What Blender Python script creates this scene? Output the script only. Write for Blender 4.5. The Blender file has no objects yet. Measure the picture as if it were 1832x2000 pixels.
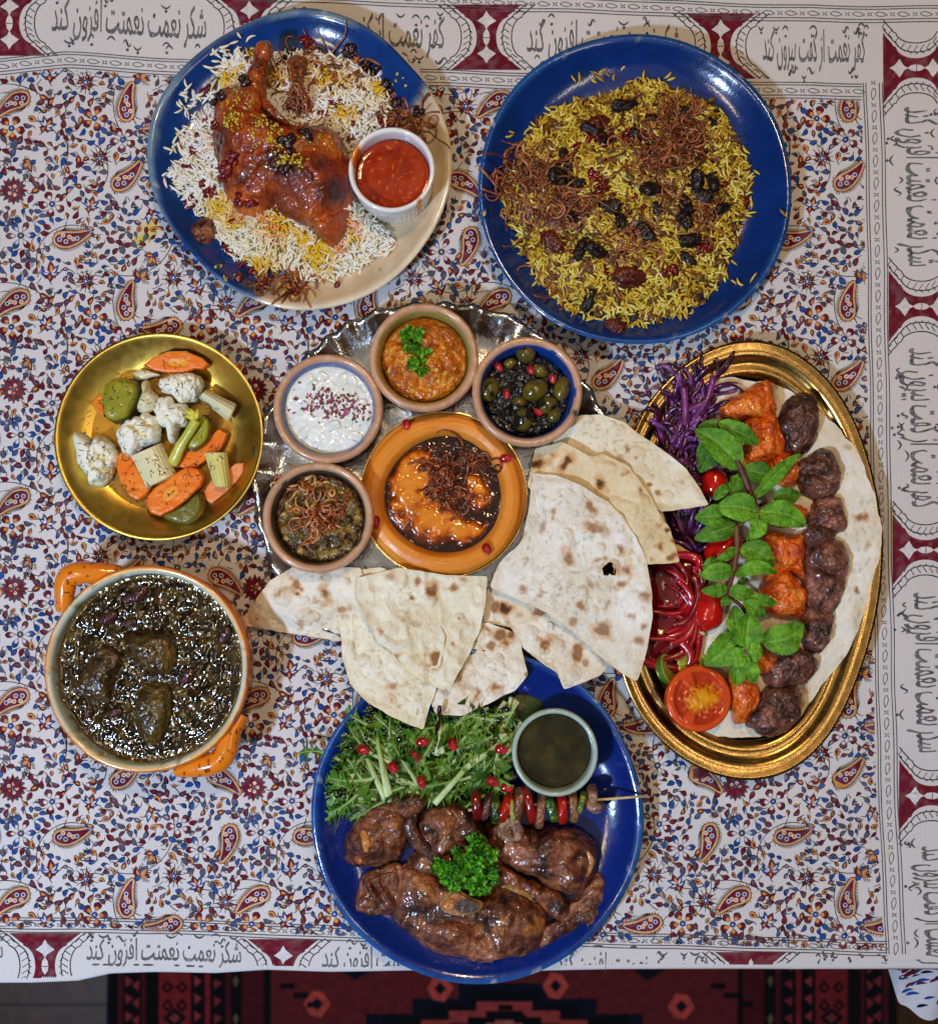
import bpy, math, random
import numpy as np
from mathutils import Matrix, Vector, Euler

# ------------------------------------------------------------------ scale, camera, light
U = 0.00045                       # metres per unit; one unit is about one photo pixel on the table
FPX, TILT = 2100.0, math.radians(2.73)
HC = FPX * math.cos(TILT)         # camera height over the cloth, in units
sc = bpy.context.scene
COL = sc.collection

cam_d = bpy.data.cameras.new('camera')
cam = bpy.data.objects.new('camera', cam_d); COL.objects.link(cam)
cam_d.sensor_fit = 'VERTICAL'; cam_d.sensor_height = 36.0
cam_d.lens = 36.0 * FPX / 2000.0
cam_d.clip_start = 0.01; cam_d.clip_end = 50.0
cam.location = (0, 0, HC * U); cam.rotation_euler = (TILT, 0, 0)
cam_d.dof.use_dof = True; cam_d.dof.focus_distance = (HC - 30) * U; cam_d.dof.aperture_fstop = 5.0
sc.camera = cam

world = bpy.data.worlds.new('World'); sc.world = world; world.use_nodes = True
wb = world.node_tree.nodes['Background']
wb.inputs['Color'].default_value = (0.95, 0.95, 1.0, 1); wb.inputs['Strength'].default_value = 0.05

def lamp(name, loc, target, size, power, color, shape='DISK', size_y=None):
    d = bpy.data.lights.new(name, 'AREA'); d.shape = shape; d.size = size
    if size_y: d.size_y = size_y
    d.energy = power; d.color = color
    o = bpy.data.objects.new(name, d); COL.objects.link(o); o.location = loc
    o.rotation_euler = (Vector(target) - Vector(loc)).to_track_quat('-Z', 'Y').to_euler()
    o['kind'] = 'helper'
    return o
lamp('cool_lamp', (-1.02, -0.86, 1.62), (0, 0, 0), 0.15, 35.0, (0.53, 0.72, 1.0))
lamp('warm_lamp', (0.16, 0.80, 1.75), (0, 0, 0), 0.13, 12.0, (1.0, 0.64, 0.30))
lamp('ceiling_strip', (-0.78, -0.30, 1.85), (0, 0, 0), 0.60, 4.0, (1.0, 0.80, 0.52), 'RECTANGLE', 0.07)
lamp('ceiling_strip', (0.85, -0.10, 1.95), (0, 0, 0), 0.8, 3.0, (1.0, 0.86, 0.66), 'RECTANGLE', 0.08)

lamp('ceiling_bounce_fill', (0.1, 0.1, 2.7), (0, 0, 0), 2.3, 4.0, (1.0, 0.93, 0.82), 'SQUARE')  # added soft fill in place of ceiling bounce, brightens the metal reflections

sc.view_settings.view_transform = 'Standard'; sc.view_settings.look = 'None'
sc.view_settings.exposure = -0.08; sc.view_settings.gamma = 1.0
sc.view_settings.use_curve_mapping = False
try:
    sc.cycles.use_denoising = True
    sc.cycles.max_bounces = 8; sc.cycles.caustics_reflective = False; sc.cycles.caustics_refractive = False
except Exception:
    pass

# ------------------------------------------------------------------ helpers
RNG = np.random.default_rng(7)
CT, ST = math.cos(TILT), math.sin(TILT)

def W(u, v, z=0.0):
    """photo pixel -> ground position of the point that stands z units above the cloth"""
    u = np.asarray(u, float); v = np.asarray(v, float); z = np.asarray(z, float)
    a = (u - 916) / FPX; b = -(v - 1000) / FPX
    dy = b * CT + ST; dz = b * ST - CT
    k = (HC - z) / (-dz)
    return a * k, dy * k

def cr(ox, oy, s, pts):
    return [(ox + s * p[0], oy + s * p[1]) + tuple(p[2:]) for p in pts]
def C1(p): return cr(270, 0, .34934, p)
def C2(p): return cr(910, 40, .36026, p)
def C3(p): return cr(90, 630, .24017, p)
def C4(p): return cr(70, 1090, .24017, p)
def C5(p): return cr(480, 570, .39301, p)
def C6(p): return cr(1200, 640, .45, p)
def C7(p): return cr(600, 1300, .36572, p)
def C8(p): return cr(460, 780, .5131, p)

def lin(c):
    c = np.asarray(c, float) / 255.0
    return np.where(c <= .04045, c / 12.92, ((c + .055) / 1.055) ** 2.4)
def rgb(r, g, b, k=1.12):
    return np.minimum(lin((r, g, b)) * k, 0.88)

def _h(ix, iy, iz, seed):
    n = (ix * 374761393 + iy * 668265263 + iz * 2147483647 + seed * 1274126177) & 0xffffffff
    n = ((n ^ (n >> 13)) * 1274126177) & 0xffffffff
    n = ((n ^ (n >> 15)) * 2246822519) & 0xffffffff
    return ((n ^ (n >> 16)) & 0xffff) / 32767.5 - 1.0
def noise(P, scale=1.0, seed=0):
    P = np.asarray(P, float) / scale + 1000.0
    if P.shape[1] == 2: P = np.c_[P, np.zeros(len(P))]
    i = np.floor(P).astype(np.int64); f = P - i; f = f * f * f * (f * (f * 6 - 15) + 10)
    r = 0
    for dx in (0, 1):
        for dy in (0, 1):
            for dz in (0, 1):
                w = (f[:, 0] if dx else 1 - f[:, 0]) * (f[:, 1] if dy else 1 - f[:, 1]) * (f[:, 2] if dz else 1 - f[:, 2])
                r = r + w * _h(i[:, 0] + dx, i[:, 1] + dy, i[:, 2] + dz, seed)
    return r
def fbm(P, scale, octs=4, seed=0, gain=.5):
    r = 0; a = 1.0; t = 0
    for k in range(octs):
        r = r + a * noise(P, scale / 2 ** k, seed + 17 * k); t += a; a *= gain
    return r / t
def sstep(a, b, x):
    t = np.clip((np.asarray(x, float) - a) / (b - a), 0, 1); return t * t * (3 - 2 * t)
def mixc(c1, c2, t):
    t = np.asarray(t)[:, None]; return np.asarray(c1) * (1 - t) + np.asarray(c2) * t
def ramp(t, stops):
    """stops: [(pos, colour)] -> colours"""
    t = np.asarray(t); out = np.zeros((len(t), 3))
    xs = [s[0] for s in stops]
    for k in range(3): out[:, k] = np.interp(t, xs, [s[1][k] for s in stops])
    return out

def props(o, label=None, cat=None, group=None, kind=None):
    if label: o['label'] = label
    if cat: o['category'] = cat
    if group: o['group'] = group
    if kind: o['kind'] = kind
    return o

def mesh_data(name, V, F, C=None, mat=None, smooth=True):
    V = np.asarray(V, float)
    Fs = F if isinstance(F, list) else [F]
    Fs = [np.asarray(f, int) for f in Fs if len(f)]
    me = bpy.data.meshes.new(name)
    me.vertices.add(len(V)); me.vertices.foreach_set('co', (V * U).ravel())
    li = np.concatenate([f.ravel() for f in Fs])
    tot = np.concatenate([np.full(len(f), f.shape[1]) for f in Fs])
    st = np.concatenate([[0], np.cumsum(tot)[:-1]])
    me.loops.add(len(li)); me.loops.foreach_set('vertex_index', li)
    me.polygons.add(len(tot)); me.polygons.foreach_set('loop_start', st)
    me.polygons.foreach_set('use_smooth', np.full(len(tot), bool(smooth)))
    me.update(calc_edges=True)
    if C is not None:
        C = np.asarray(C, float)
        if C.ndim == 1: C = np.tile(C, (len(V), 1))
        at = me.color_attributes.new('Col', 'FLOAT_COLOR', 'POINT')
        at.data.foreach_set('color', np.c_[C, np.ones(len(C))].astype(np.float32).ravel())
    if mat: me.materials.append(mat)
    return me

ORG = {}
def obj(name, V, F, C=None, mat=None, parent=None, label=None, cat=None, group=None, kind=None, smooth=True, origin=None):
    V = np.asarray(V, float)
    if origin is None:
        origin = np.array([(V[:, 0].min() + V[:, 0].max()) / 2, (V[:, 1].min() + V[:, 1].max()) / 2, V[:, 2].min()])
    origin = np.asarray(origin, float)
    me = mesh_data(name, V - origin, F, C, mat, smooth)
    o = bpy.data.objects.new(name, me); COL.objects.link(o)
    po = ORG[parent.name] if parent is not None else np.zeros(3)
    o.location = Vector((origin - po) * U)
    if parent is not None: o.parent = parent
    ORG[o.name] = origin
    return props(o, label, cat, group, kind)
def empty(name, origin, label, cat, group=None, kind=None):
    o = bpy.data.objects.new(name, None); COL.objects.link(o)
    o.empty_display_size = .01
    o.location = Vector(np.asarray(origin, float) * U); ORG[o.name] = np.asarray(origin, float)
    return props(o, label, cat, group, kind)
def inst(me, name, loc, rot=(0, 0, 0), scale=(1, 1, 1), parent=None, label=None, cat=None, group=None, kind=None):
    o = bpy.data.objects.new(name, me); COL.objects.link(o)
    loc = np.asarray(loc, float)
    po = ORG[parent.name] if parent is not None else np.zeros(3)
    o.location = Vector((loc - po) * U); o.rotation_euler = rot
    o.scale = scale if not np.isscalar(scale) else (scale,) * 3
    if parent is not None: o.parent = parent
    ORG[o.name] = loc
    return props(o, label, cat, group, kind)

class MB:
    """gathers shapes that make ONE mesh"""
    def __init__(s): s.V = []; s.Q = []; s.T = []; s.C = []; s.n = 0
    def add(s, V, F, C):
        V = np.asarray(V, float); C = np.asarray(C, float)
        if C.ndim == 1: C = np.tile(C, (len(V), 1))
        for f in (F if isinstance(F, list) else [F]):
            f = np.asarray(f, int)
            if len(f): (s.Q if f.shape[1] == 4 else s.T).append(f + s.n)
        s.V.append(V); s.C.append(C); s.n += len(V)
    def build(s, name, mat, **k):
        F = []
        if s.Q: F.append(np.concatenate(s.Q))
        if s.T: F.append(np.concatenate(s.T))
        return obj(name, np.concatenate(s.V), F, np.concatenate(s.C), mat, **k)
    def data(s, name, mat, smooth=True):
        F = []
        if s.Q: F.append(np.concatenate(s.Q))
        if s.T: F.append(np.concatenate(s.T))
        return mesh_data(name, np.concatenate(s.V), F, np.concatenate(s.C), mat, smooth)

# ------------------------------------------------------------------ materials
def mat(name, rough=.5, spec=.5, metal=0., bump=None, bump2=None, var=None, coat=0., coat_r=.08, sss=0., sss_r=(1, .4, .2), sss_s=6,
        trans=0., ior=1.45, col=None, rvar=0., sheen=0., aniso=0., weave=None):
    m = bpy.data.materials.new(name); m.use_nodes = True
    nt = m.node_tree; N = nt.nodes; L = nt.links
    b = N['Principled BSDF']
    tc = N.new('ShaderNodeTexCoord')
    def tex(size, detail=3, rough_=.6):
        t = N.new('ShaderNodeTexNoise'); t.inputs['Scale'].default_value = 1 / (size * U)
        t.inputs['Detail'].default_value = detail; t.inputs['Roughness'].default_value = rough_
        L.new(tc.outputs['Object'], t.inputs['Vector']); return t
    if col is None:
        at = N.new('ShaderNodeAttribute'); at.attribute_name = 'Col'; base = at.outputs['Color']
    else:
        rg = N.new('ShaderNodeRGB'); rg.outputs[0].default_value = (*col, 1); base = rg.outputs[0]
    if var:
        t = tex(var[0], 4)
        mr = N.new('ShaderNodeMapRange'); mr.inputs['From Min'].default_value = .3; mr.inputs['From Max'].default_value = .7
        mr.inputs['To Min'].default_value = 1 - var[1]; mr.inputs['To Max'].default_value = 1 + var[1]
        L.new(t.outputs['Fac'], mr.inputs['Value'])
        vm = N.new('ShaderNodeVectorMath'); vm.operation = 'SCALE'
        L.new(base, vm.inputs[0]); L.new(mr.outputs[0], vm.inputs['Scale']); base = vm.outputs[0]
    L.new(base, b.inputs['Base Color'])
    b.inputs['Roughness'].default_value = rough; b.inputs['Metallic'].default_value = metal
    b.inputs['Specular IOR Level'].default_value = spec; b.inputs['IOR'].default_value = ior
    b.inputs['Coat Weight'].default_value = coat; b.inputs['Coat Roughness'].default_value = coat_r
    b.inputs['Transmission Weight'].default_value = trans
    if sheen: b.inputs['Sheen Weight'].default_value = sheen
    if aniso: b.inputs['Anisotropic'].default_value = aniso
    if sss:
        b.inputs['Subsurface Weight'].default_value = sss; b.inputs['Subsurface Radius'].default_value = sss_r
        b.inputs['Subsurface Scale'].default_value = sss_s * U
    if rvar:
        t = tex(18, 4)
        mr = N.new('ShaderNodeMapRange'); mr.inputs['From Min'].default_value = .3; mr.inputs['From Max'].default_value = .7
        mr.inputs['To Min'].default_value = max(rough - rvar, .02); mr.inputs['To Max'].default_value = rough + rvar
        L.new(t.outputs['Fac'], mr.inputs['Value']); L.new(mr.outputs[0], b.inputs['Roughness'])
    prev = None; first = None
    for bp in (bump, bump2):
        if not bp: continue
        t = tex(bp[0], 4 if len(bp) < 3 else bp[2])
        bn = N.new('ShaderNodeBump'); bn.inputs['Strength'].default_value = 1.0; bn.inputs['Distance'].default_value = bp[1] * U
        L.new(t.outputs['Fac'], bn.inputs['Height'])
        if prev: L.new(prev, bn.inputs['Normal'])
        prev = bn.outputs['Normal']; first = first or prev
    if weave:
        for ax in ('X', 'Y'):
            wv = N.new('ShaderNodeTexWave'); wv.wave_type = 'BANDS'; wv.bands_direction = ax
            wv.inputs['Scale'].default_value = 1 / (weave[0] * U) / 3.1416; wv.inputs['Distortion'].default_value = .6
            wv.inputs['Detail'].default_value = 1
            L.new(tc.outputs['Object'], wv.inputs['Vector'])
            bn = N.new('ShaderNodeBump'); bn.inputs['Strength'].default_value = .6; bn.inputs['Distance'].default_value = weave[1] * U
            L.new(wv.outputs['Fac'], bn.inputs['Height'])
            if prev: L.new(prev, bn.inputs['Normal'])
            prev = bn.outputs['Normal']
    if prev:
        L.new(prev, b.inputs['Normal'])
        if coat and first: L.new(first, b.inputs['Coat Normal'])
    return m

# ------------------------------------------------------------------ shapes
def grid_faces(nr, ns, closed=True):
    i = np.arange(nr - 1)[:, None]; j = np.arange(ns if closed else ns - 1)[None, :]
    a = i * ns + j; b = i * ns + (j + 1) % ns
    return np.stack([a, b, b + ns, a + ns], -1).reshape(-1, 4)

def crom(pts, n, closed=True):
    """smooth curve through points, n samples by arc length"""
    P = np.asarray(pts, float); m = len(P)
    out = []
    seg = m if closed else m - 1
    t = np.linspace(0, 1, 13)[:-1]
    for i in range(seg):
        if closed: p0, p1, p2, p3 = P[(i - 1) % m], P[i], P[(i + 1) % m], P[(i + 2) % m]
        else: p0, p1, p2, p3 = P[max(i - 1, 0)], P[i], P[i + 1], P[min(i + 2, m - 1)]
        tt = t[:, None]
        out.append(.5 * (2 * p1 + (p2 - p0) * tt + (2 * p0 - 5 * p1 + 4 * p2 - p3) * tt ** 2 + (3 * p1 - p0 - 3 * p2 + p3) * tt ** 3))
    out = np.concatenate(out)
    out = np.vstack([out, out[0] if closed else P[-1]])
    d = np.r_[0, np.cumsum(np.linalg.norm(np.diff(out, axis=0), axis=1))]
    s = np.linspace(0, d[-1], n + 1)[:-1] if closed else np.linspace(0, d[-1], n)
    return np.stack([np.interp(s, d, out[:, k]) for k in range(out.shape[1])], 1)

def lathe(c, prof, segs=128, wob=None, seed=0):
    """c: (x,y); prof [(r,z)] units; wob: function(theta)->radius factor"""
    th = np.arange(segs) / segs * 2 * np.pi
    w = np.ones(segs) if wob is None else wob(th)
    pr = np.asarray(prof, float)
    V = np.zeros((len(pr), segs, 3))
    V[..., 0] = c[0] + pr[:, 0:1] * w * np.cos(th); V[..., 1] = c[1] + pr[:, 0:1] * w * np.sin(th); V[..., 2] = pr[:, 1:2]
    return V.reshape(-1, 3), grid_faces(len(pr), segs)
def smooth_prof(prof, n):
    return crom(prof, n, closed=False)

def tube(path, rad, sides=8, flat=1.0, caps=True):
    P = np.asarray(path, float); n = len(P)
    r = np.broadcast_to(np.asarray(rad, float), (n,))
    T = np.gradient(P, axis=0); T /= np.linalg.norm(T, axis=1)[:, None] + 1e-9
    up = np.array([0, 0, 1.0])
    A = np.cross(T, up); nA = np.linalg.norm(A, axis=1)[:, None]
    A = np.where(nA < 1e-3, np.array([1.0, 0, 0]), A / (nA + 1e-9)); B = np.cross(A, T)
    th = np.arange(sides) / sides * 2 * np.pi
    V = P[:, None, :] + r[:, None, None] * (A[:, None, :] * np.cos(th)[None, :, None] + flat * B[:, None, :] * np.sin(th)[None, :, None])
    F = [grid_faces(n, sides)]
    V = V.reshape(-1, 3)
    if caps:
        V = np.vstack([V, P[0], P[-1]]); k = np.arange(sides); a = n * sides
        F.append(np.stack([(k + 1) % sides, k, np.full(sides, a)], 1))
        F.append(np.stack([k + (n - 1) * sides, (k + 1) % sides + (n - 1) * sides, np.full(sides, a + 1)], 1))
    return V, F

def ellipsoid(c, r, nu=16, nv=10):
    th = np.arange(nu) / nu * 2 * np.pi; ph = np.linspace(-np.pi / 2, np.pi / 2, nv)
    V = np.stack([np.cos(ph)[:, None] * np.cos(th), np.cos(ph)[:, None] * np.sin(th), np.sin(ph)[:, None] * np.ones(nu)], -1)
    return V.reshape(-1, 3) * np.asarray(r) + np.asarray(c), grid_faces(nv, nu)

class Dome:
    """a piece traced from its outline: star-shaped, rounded sides, top height h over z0"""
    def __init__(s, outline, z0, h, p=2.6, q=2.0, rings=26, segs=84, center=None, zmap=None, under=.9, straight=False):
        zm = z0 + h * .35 if zmap is None else zmap
        o = np.asarray(outline, float)
        x, y = W(o[:, 0], o[:, 1], zm); o = np.c_[x, y]
        s.o = crom(o, segs) if not straight else resample(o, segs)
        if center is None: s.c = s.o.mean(0)
        else:
            cx, cy = W(center[0], center[1], zm); s.c = np.array([cx, cy])
        s.z0, s.h, s.p, s.q = z0, h, p, q
        t = np.sin(np.linspace(0.02, 1, rings) * np.pi / 2) ** 1.0
        s.t = t
        D = s.o - s.c
        top = s.c + t[:, None, None] * D[None]
        z = z0 + h * s.prof(t)
        V = np.dstack([top, np.broadcast_to(z[:, None], top.shape[:2])])
        low = []
        for f, zz in ((under * .5 + .5, z0 + h * .0 - 0.0), (under, z0 - h * .06), (under * .6, z0 - h * .08)):
            low.append(np.dstack([(s.c + f * D)[None], np.full((1, segs), zz)]))
        V = np.concatenate([V] + low)
        s.nr = len(V); s.segs = segs
        s.V = V.reshape(-1, 3); s.T = np.repeat(np.r_[t, [1.02, 1.05, 1.05]], segs)
        s.F = [grid_faces(s.nr, segs)]
        # centre cap
        s.V = np.vstack([s.V, [s.c[0], s.c[1], z0 + h]]); s.T = np.r_[s.T, 0]
        k = np.arange(segs); s.F.append(np.stack([(k + 1) % segs, k, np.full(segs, len(s.V) - 1)], 1)[:, ::-1])
        s.th = np.unwrap(np.arctan2(D[:, 1], D[:, 0])); s.R = np.linalg.norm(D, axis=1)
    def prof(s, t): return (1 - np.clip(t, 0, 1) ** s.p) ** (1 / s.q)
    def rel(s, x, y):
        dx = np.asarray(x) - s.c[0]; dy = np.asarray(y) - s.c[1]
        a = np.arctan2(dy, dx); order = np.argsort(np.mod(s.th, 2 * np.pi)); tt = np.mod(s.th, 2 * np.pi)[order]
        R = np.interp(np.mod(a, 2 * np.pi), tt, s.R[order], period=2 * np.pi)
        return np.hypot(dx, dy) / R
    def z(s, x, y):
        t = s.rel(x, y); return np.where(t < 1, s.z0 + s.h * s.prof(t), -1e3)
    def lump(s, amp, scale, seed=0, octs=3, lateral=.5, ridged=False):
        n = fbm(s.V, scale, octs, seed)
        if ridged: n = 1 - 2 * np.abs(n)
        e = np.clip(1.05 - s.T, 0, 1)
        keep = (s.T < 1.01)
        s.V[:, 2] += amp * n * keep * np.minimum(1, .25 + e * 3)
        if lateral:
            D = s.V[:, :2] - s.c; r = np.linalg.norm(D, axis=1)[:, None] + 1e-6
            n2 = fbm(s.V + 77, scale, octs, seed + 5)
            s.V[:, :2] += D / r * (amp * lateral * n2 * np.minimum(1, s.T * 1.2))[:, None]
        return s
    def bump(s, u, v, r, dz, ry=None, ang=0):
        x, y = W(u, v, s.z0 + s.h * .7); ry = ry or r
        dx = s.V[:, 0] - x; dy = s.V[:, 1] - y
        ca, sa = math.cos(ang), math.sin(ang)
        a = (dx * ca + dy * sa) / r; b = (-dx * sa + dy * ca) / ry
        s.V[:, 2] += dz * np.exp(-(a * a + b * b)) * (s.T < 1.01)
        return s
    def tilt(s, sx, sy):
        s.V[:, 2] += (s.V[:, 0] - s.c[0]) * sx + (s.V[:, 1] - s.c[1]) * sy
        return s
    def make(s, name, colf, mat, **k):
        C = colf(s.V, s.T) if callable(colf) else colf
        return obj(name, s.V, s.F, C, mat, **k)

def resample(P, n):
    P = np.asarray(P, float); Q = np.vstack([P, P[0]])
    d = np.r_[0, np.cumsum(np.linalg.norm(np.diff(Q, axis=0), axis=1))]
    s = np.linspace(0, d[-1], n + 1)[:-1]
    return np.stack([np.interp(s, d, Q[:, k]) for k in range(P.shape[1])], 1)

def inside(poly, x, y):
    poly = np.asarray(poly, float); x = np.asarray(x, float); y = np.asarray(y, float)
    r = np.zeros(x.shape, bool); j = len(poly) - 1
    for i in range(len(poly)):
        xi, yi = poly[i]; xj, yj = poly[j]
        cnd = ((yi > y) != (yj > y)) & (x < (xj - xi) * (y - yi) / (yj - yi + 1e-12) + xi)
        r ^= cnd; j = i
    return r
# ================================================================== floor, rug, table, tablecloth
ZF = -1650.0
M_cloth = mat('cotton', rough=.9, spec=.2, sheen=.15, bump=(6, .25), weave=(3.2, .35))
M_print = mat('block_print', rough=.9, spec=.15, bump=(5, .2), var=(7, .16), weave=(3.2, .35))
M_rug = mat('wool', rough=.95, spec=.1, bump=(9, 3), var=(30, .25), sheen=.2)
M_floor = mat('floor_wood', rough=.45, spec=.4, bump=(20, .6), var=(60, .3))

# floor planks
fl_x0, fl_y0 = -4200, -4200
V, F = np.array([[-5200, -5200, ZF - 6], [5200, -5200, ZF - 6], [5200, 5200, ZF - 6], [-5200, 5200, ZF - 6]], float), np.array([[0, 1, 2, 3]])
floor = obj('floor', V, F, rgb(46, 30, 20), M_floor, kind='structure', label='dark brown wooden floor under the table', smooth=False)
pr = random.Random(3)
for k in range(14):
    y0 = -3000 + k * 250
    for x0 in (-5000, -2900, -800, 1300, 3400):
        x0 += (k % 3) * 400
        x1 = min(x0 + 2092, 5200)
        w = np.array([[x0, y0], [x1, y0], [x1, y0 + 242], [x0, y0 + 242]], float)
        Vt = np.vstack([np.c_[w, np.full(4, ZF)], np.c_[w, np.full(4, ZF - 5)]])
        j = pr.uniform(.8, 1.15); warm = x0 > 1000
        obj('plank', Vt, np.array([[0, 1, 2, 3], [0, 4, 5, 1], [1, 5, 6, 2], [2, 6, 7, 3], [3, 7, 4, 0]]),
            (rgb(120, 68, 36) if warm else rgb(62, 38, 22)) * j, M_floor, parent=floor, smooth=False)

# rug, pattern drawn as flat coloured wool areas
ZR = ZF + 16
def rug_xy(u, v): return np.stack(W(u, v, ZR), -1)
class Flat:
    def __init__(s): s.V = []; s.F = []; s.C = []; s.n = 0
    def poly(s, P, z, c):
        P = np.asarray(P, float); n = len(P)
        s.V.append(np.vstack([np.c_[P, np.full(n, z)], [*P.mean(0), z]]))
        k = np.arange(n); s.F.append(np.stack([k, (k + 1) % n, np.full(n, n)], 1) + s.n); s.n += n + 1
        s.C.append(np.tile(np.asarray(c, float), (n + 1, 1)))
rg0, rg1 = rug_xy(213, 1700), rug_xy(1755, 2330)
rug = empty('persian_rug', ((rg0[0] + rg1[0]) / 2, rg1[1], ZF), 'red and black patterned wool rug on the floor below the table edge', 'rug')
x0, x1, y0, y1 = rg0[0], rg1[0], rg1[1], rg0[1]
Vb = np.array([[x0, y0, ZR - .5], [x1, y0, ZR - .5], [x1, y1, ZR - .5], [x0, y1, ZR - .5], [x0, y0, ZF], [x1, y0, ZF], [x1, y1, ZF], [x0, y1, ZF]], float)
obj('rug_body', Vb, np.array([[0, 1, 2, 3], [0, 4, 5, 1], [1, 5, 6, 2], [2, 6, 7, 3], [3, 7, 4, 0]]), rgb(18, 16, 22), M_rug, parent=rug, smooth=False)
red, dred, blk, rose, navy, cream = rgb(112, 26, 30), rgb(66, 15, 20), rgb(8, 7, 10), rgb(140, 60, 54), rgb(10, 13, 26), rgb(120, 104, 76)
fl = Flat()
def ru(u0, v0, u1, v1, c, z=0.):
    P = [rug_xy(u0, v1), rug_xy(u1, v1), rug_xy(u1, v0), rug_xy(u0, v0)]
    fl.poly(P, ZR + z, c)
def rp(pts, c, z=0.):
    P = np.array([rug_xy(a, b) for a, b in pts])
    fl.poly(P[::-1], ZR + z, c)
ru(215, 1860, 1750, 2330, blk, .2)
def rborder(ua, sgn):
    f = lambda d: ua + sgn * d
    for d0, d1, c in ((16, 26, dred), (62, 70, dred), (96, 158, red), (186, 196, red), (226, 236, dred), (258, 300, dred)):
        ru(*sorted((f(d0), f(d1)))[:1], 1860, sorted((f(d0), f(d1)))[1], 2330, c, .6)
    for k in range(14):
        v = 1872 + k * 34
        rp([(f(30), v), (f(46), v + 10), (f(32), v + 22)], rgb(120, 40, 44), 1.0)
        rp([(f(58), v + 8), (f(44), v + 18), (f(56), v + 30)], rgb(120, 40, 44), 1.0)
        rp([(f(165), v), (f(180), v + 10), (f(166), v + 22)], rgb(130, 46, 46), 1.0)
        rp([(f(204), v + 6), (f(220), v + 14), (f(204), v + 26)], rgb(110, 36, 40), 1.0)
    for k in range(6):
        v = 1946 + k * 86; c0 = f(127)
        for dx, dy in ((-14, -18), (14, -18), (-14, 18), (14, 18)):
            rp([(c0 + dx - 12, v + dy), (c0 + dx, v + dy - 14), (c0 + dx + 12, v + dy), (c0 + dx, v + dy + 14)], blk, 1.0)
            rp([(c0 + dx - 5, v + dy), (c0 + dx, v + dy - 6), (c0 + dx + 5, v + dy), (c0 + dx, v + dy + 6)], red, 1.4)
        rp([(c0 - 24, v + 42), (c0, v + 22), (c0 + 24, v + 42), (c0, v + 62)], blk, 1.0)
        rp([(c0 - 12, v + 42), (c0, v + 32), (c0 + 12, v + 42), (c0, v + 52)], rose * .6, 1.4)
    for k in range(5):
        v = 1905 + k * 74
        rp([(f(246), v), (f(252), v + 10), (f(246), v + 24), (f(240), v + 10)], cream * .5, 1.0)
rborder(215, 1); rborder(1750, -1)
ru(530, 1860, 1440, 2330, rgb(88, 26, 27), .6)
# stepped medallions
def med(cx, cy, w, h, cols):
    for k, c in enumerate(cols):
        a, b = w * (1 - k * .2), h * (1 - k * .2)
        pts = []
        for q in range(5):
            x_ = a * (1 - q / 4); y_ = b * (q / 4)
            pts += [(cx + x_, cy - y_), (cx + x_ - (a / 4 if q < 4 else 0), cy - y_)]
        p = pts + [(2 * cx - x, y) for x, y in pts[::-1]]
        p = p + [(x, 2 * cy - y) for x, y in p[::-1]]
        rp(p, c, .9 + .3 * k)
med(985, 2010, 360, 120, [navy, blk, rgb(140, 50, 48), blk, rgb(150, 80, 70)])
for cx in (700, 985, 1270):
    rp([(cx - 50, 1880), (cx - 6, 1915), (cx + 50, 1880), (cx + 40, 1850), (cx - 40, 1850)], navy, 2.6)
for cx, cy in ((620, 1960), (650, 2090), (1330, 1965), (1310, 2100), (1085, 1925), (860, 1930)):
    rp([(cx - 26, cy), (cx - 10, cy - 26), (cx + 12, cy - 22), (cx + 26, cy), (cx + 8, cy + 26), (cx - 14, cy + 22)], rgb(168, 62, 52), 2.8)
    rp([(cx - 12, cy), (cx, cy - 13), (cx + 12, cy), (cx, cy + 13)], navy, 3.1)
for k, (cx, cy) in enumerate(((560, 1920), (760, 1985), (1210, 1985), (1400, 1920), (985, 1962))):
    for dx in (0, 26, 52):
        rp([(cx + dx - 12, cy + dx * .7), (cx + dx + 16, cy + dx * .7), (cx + dx + 16, cy + dx * .7 + 11), (cx + dx - 12, cy + dx * .7 + 11)], blk, 2.9)
obj('rug_pattern', np.concatenate(fl.V), np.concatenate(fl.F), np.concatenate(fl.C), M_rug, parent=rug, kind='stuff', smooth=False)

# table
tab = empty('table', (0, 200, ZF), 'wooden table hidden under the printed cloth', 'table')
def slab(x0, x1, y0, y1, z0, z1):
    V = np.array([[x, y, z] for z in (z0, z1) for y in (y0, y1) for x in (x0, x1)], float)
    return V, np.array([[0, 2, 3, 1], [4, 5, 7, 6], [0, 1, 5, 4], [2, 6, 7, 3], [0, 4, 6, 2], [1, 3, 7, 5]])
TX0, TX1, TY0, TY1 = -1250., 1060., -780., 1420.
V, F = slab(TX0, TX1, TY0, TY1, -62, -9); obj('tabletop', V, F, rgb(96, 60, 36), M_floor, parent=tab, smooth=False)
for lx in (TX0 + 90, TX1 - 170):
    for ly in (TY0 + 90, TY1 - 170):
        V, F = slab(lx, lx + 80, ly, ly + 80, ZF, -62); obj('leg', V, F, rgb(96, 60, 36), M_floor, parent=tab, smooth=False)

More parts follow.
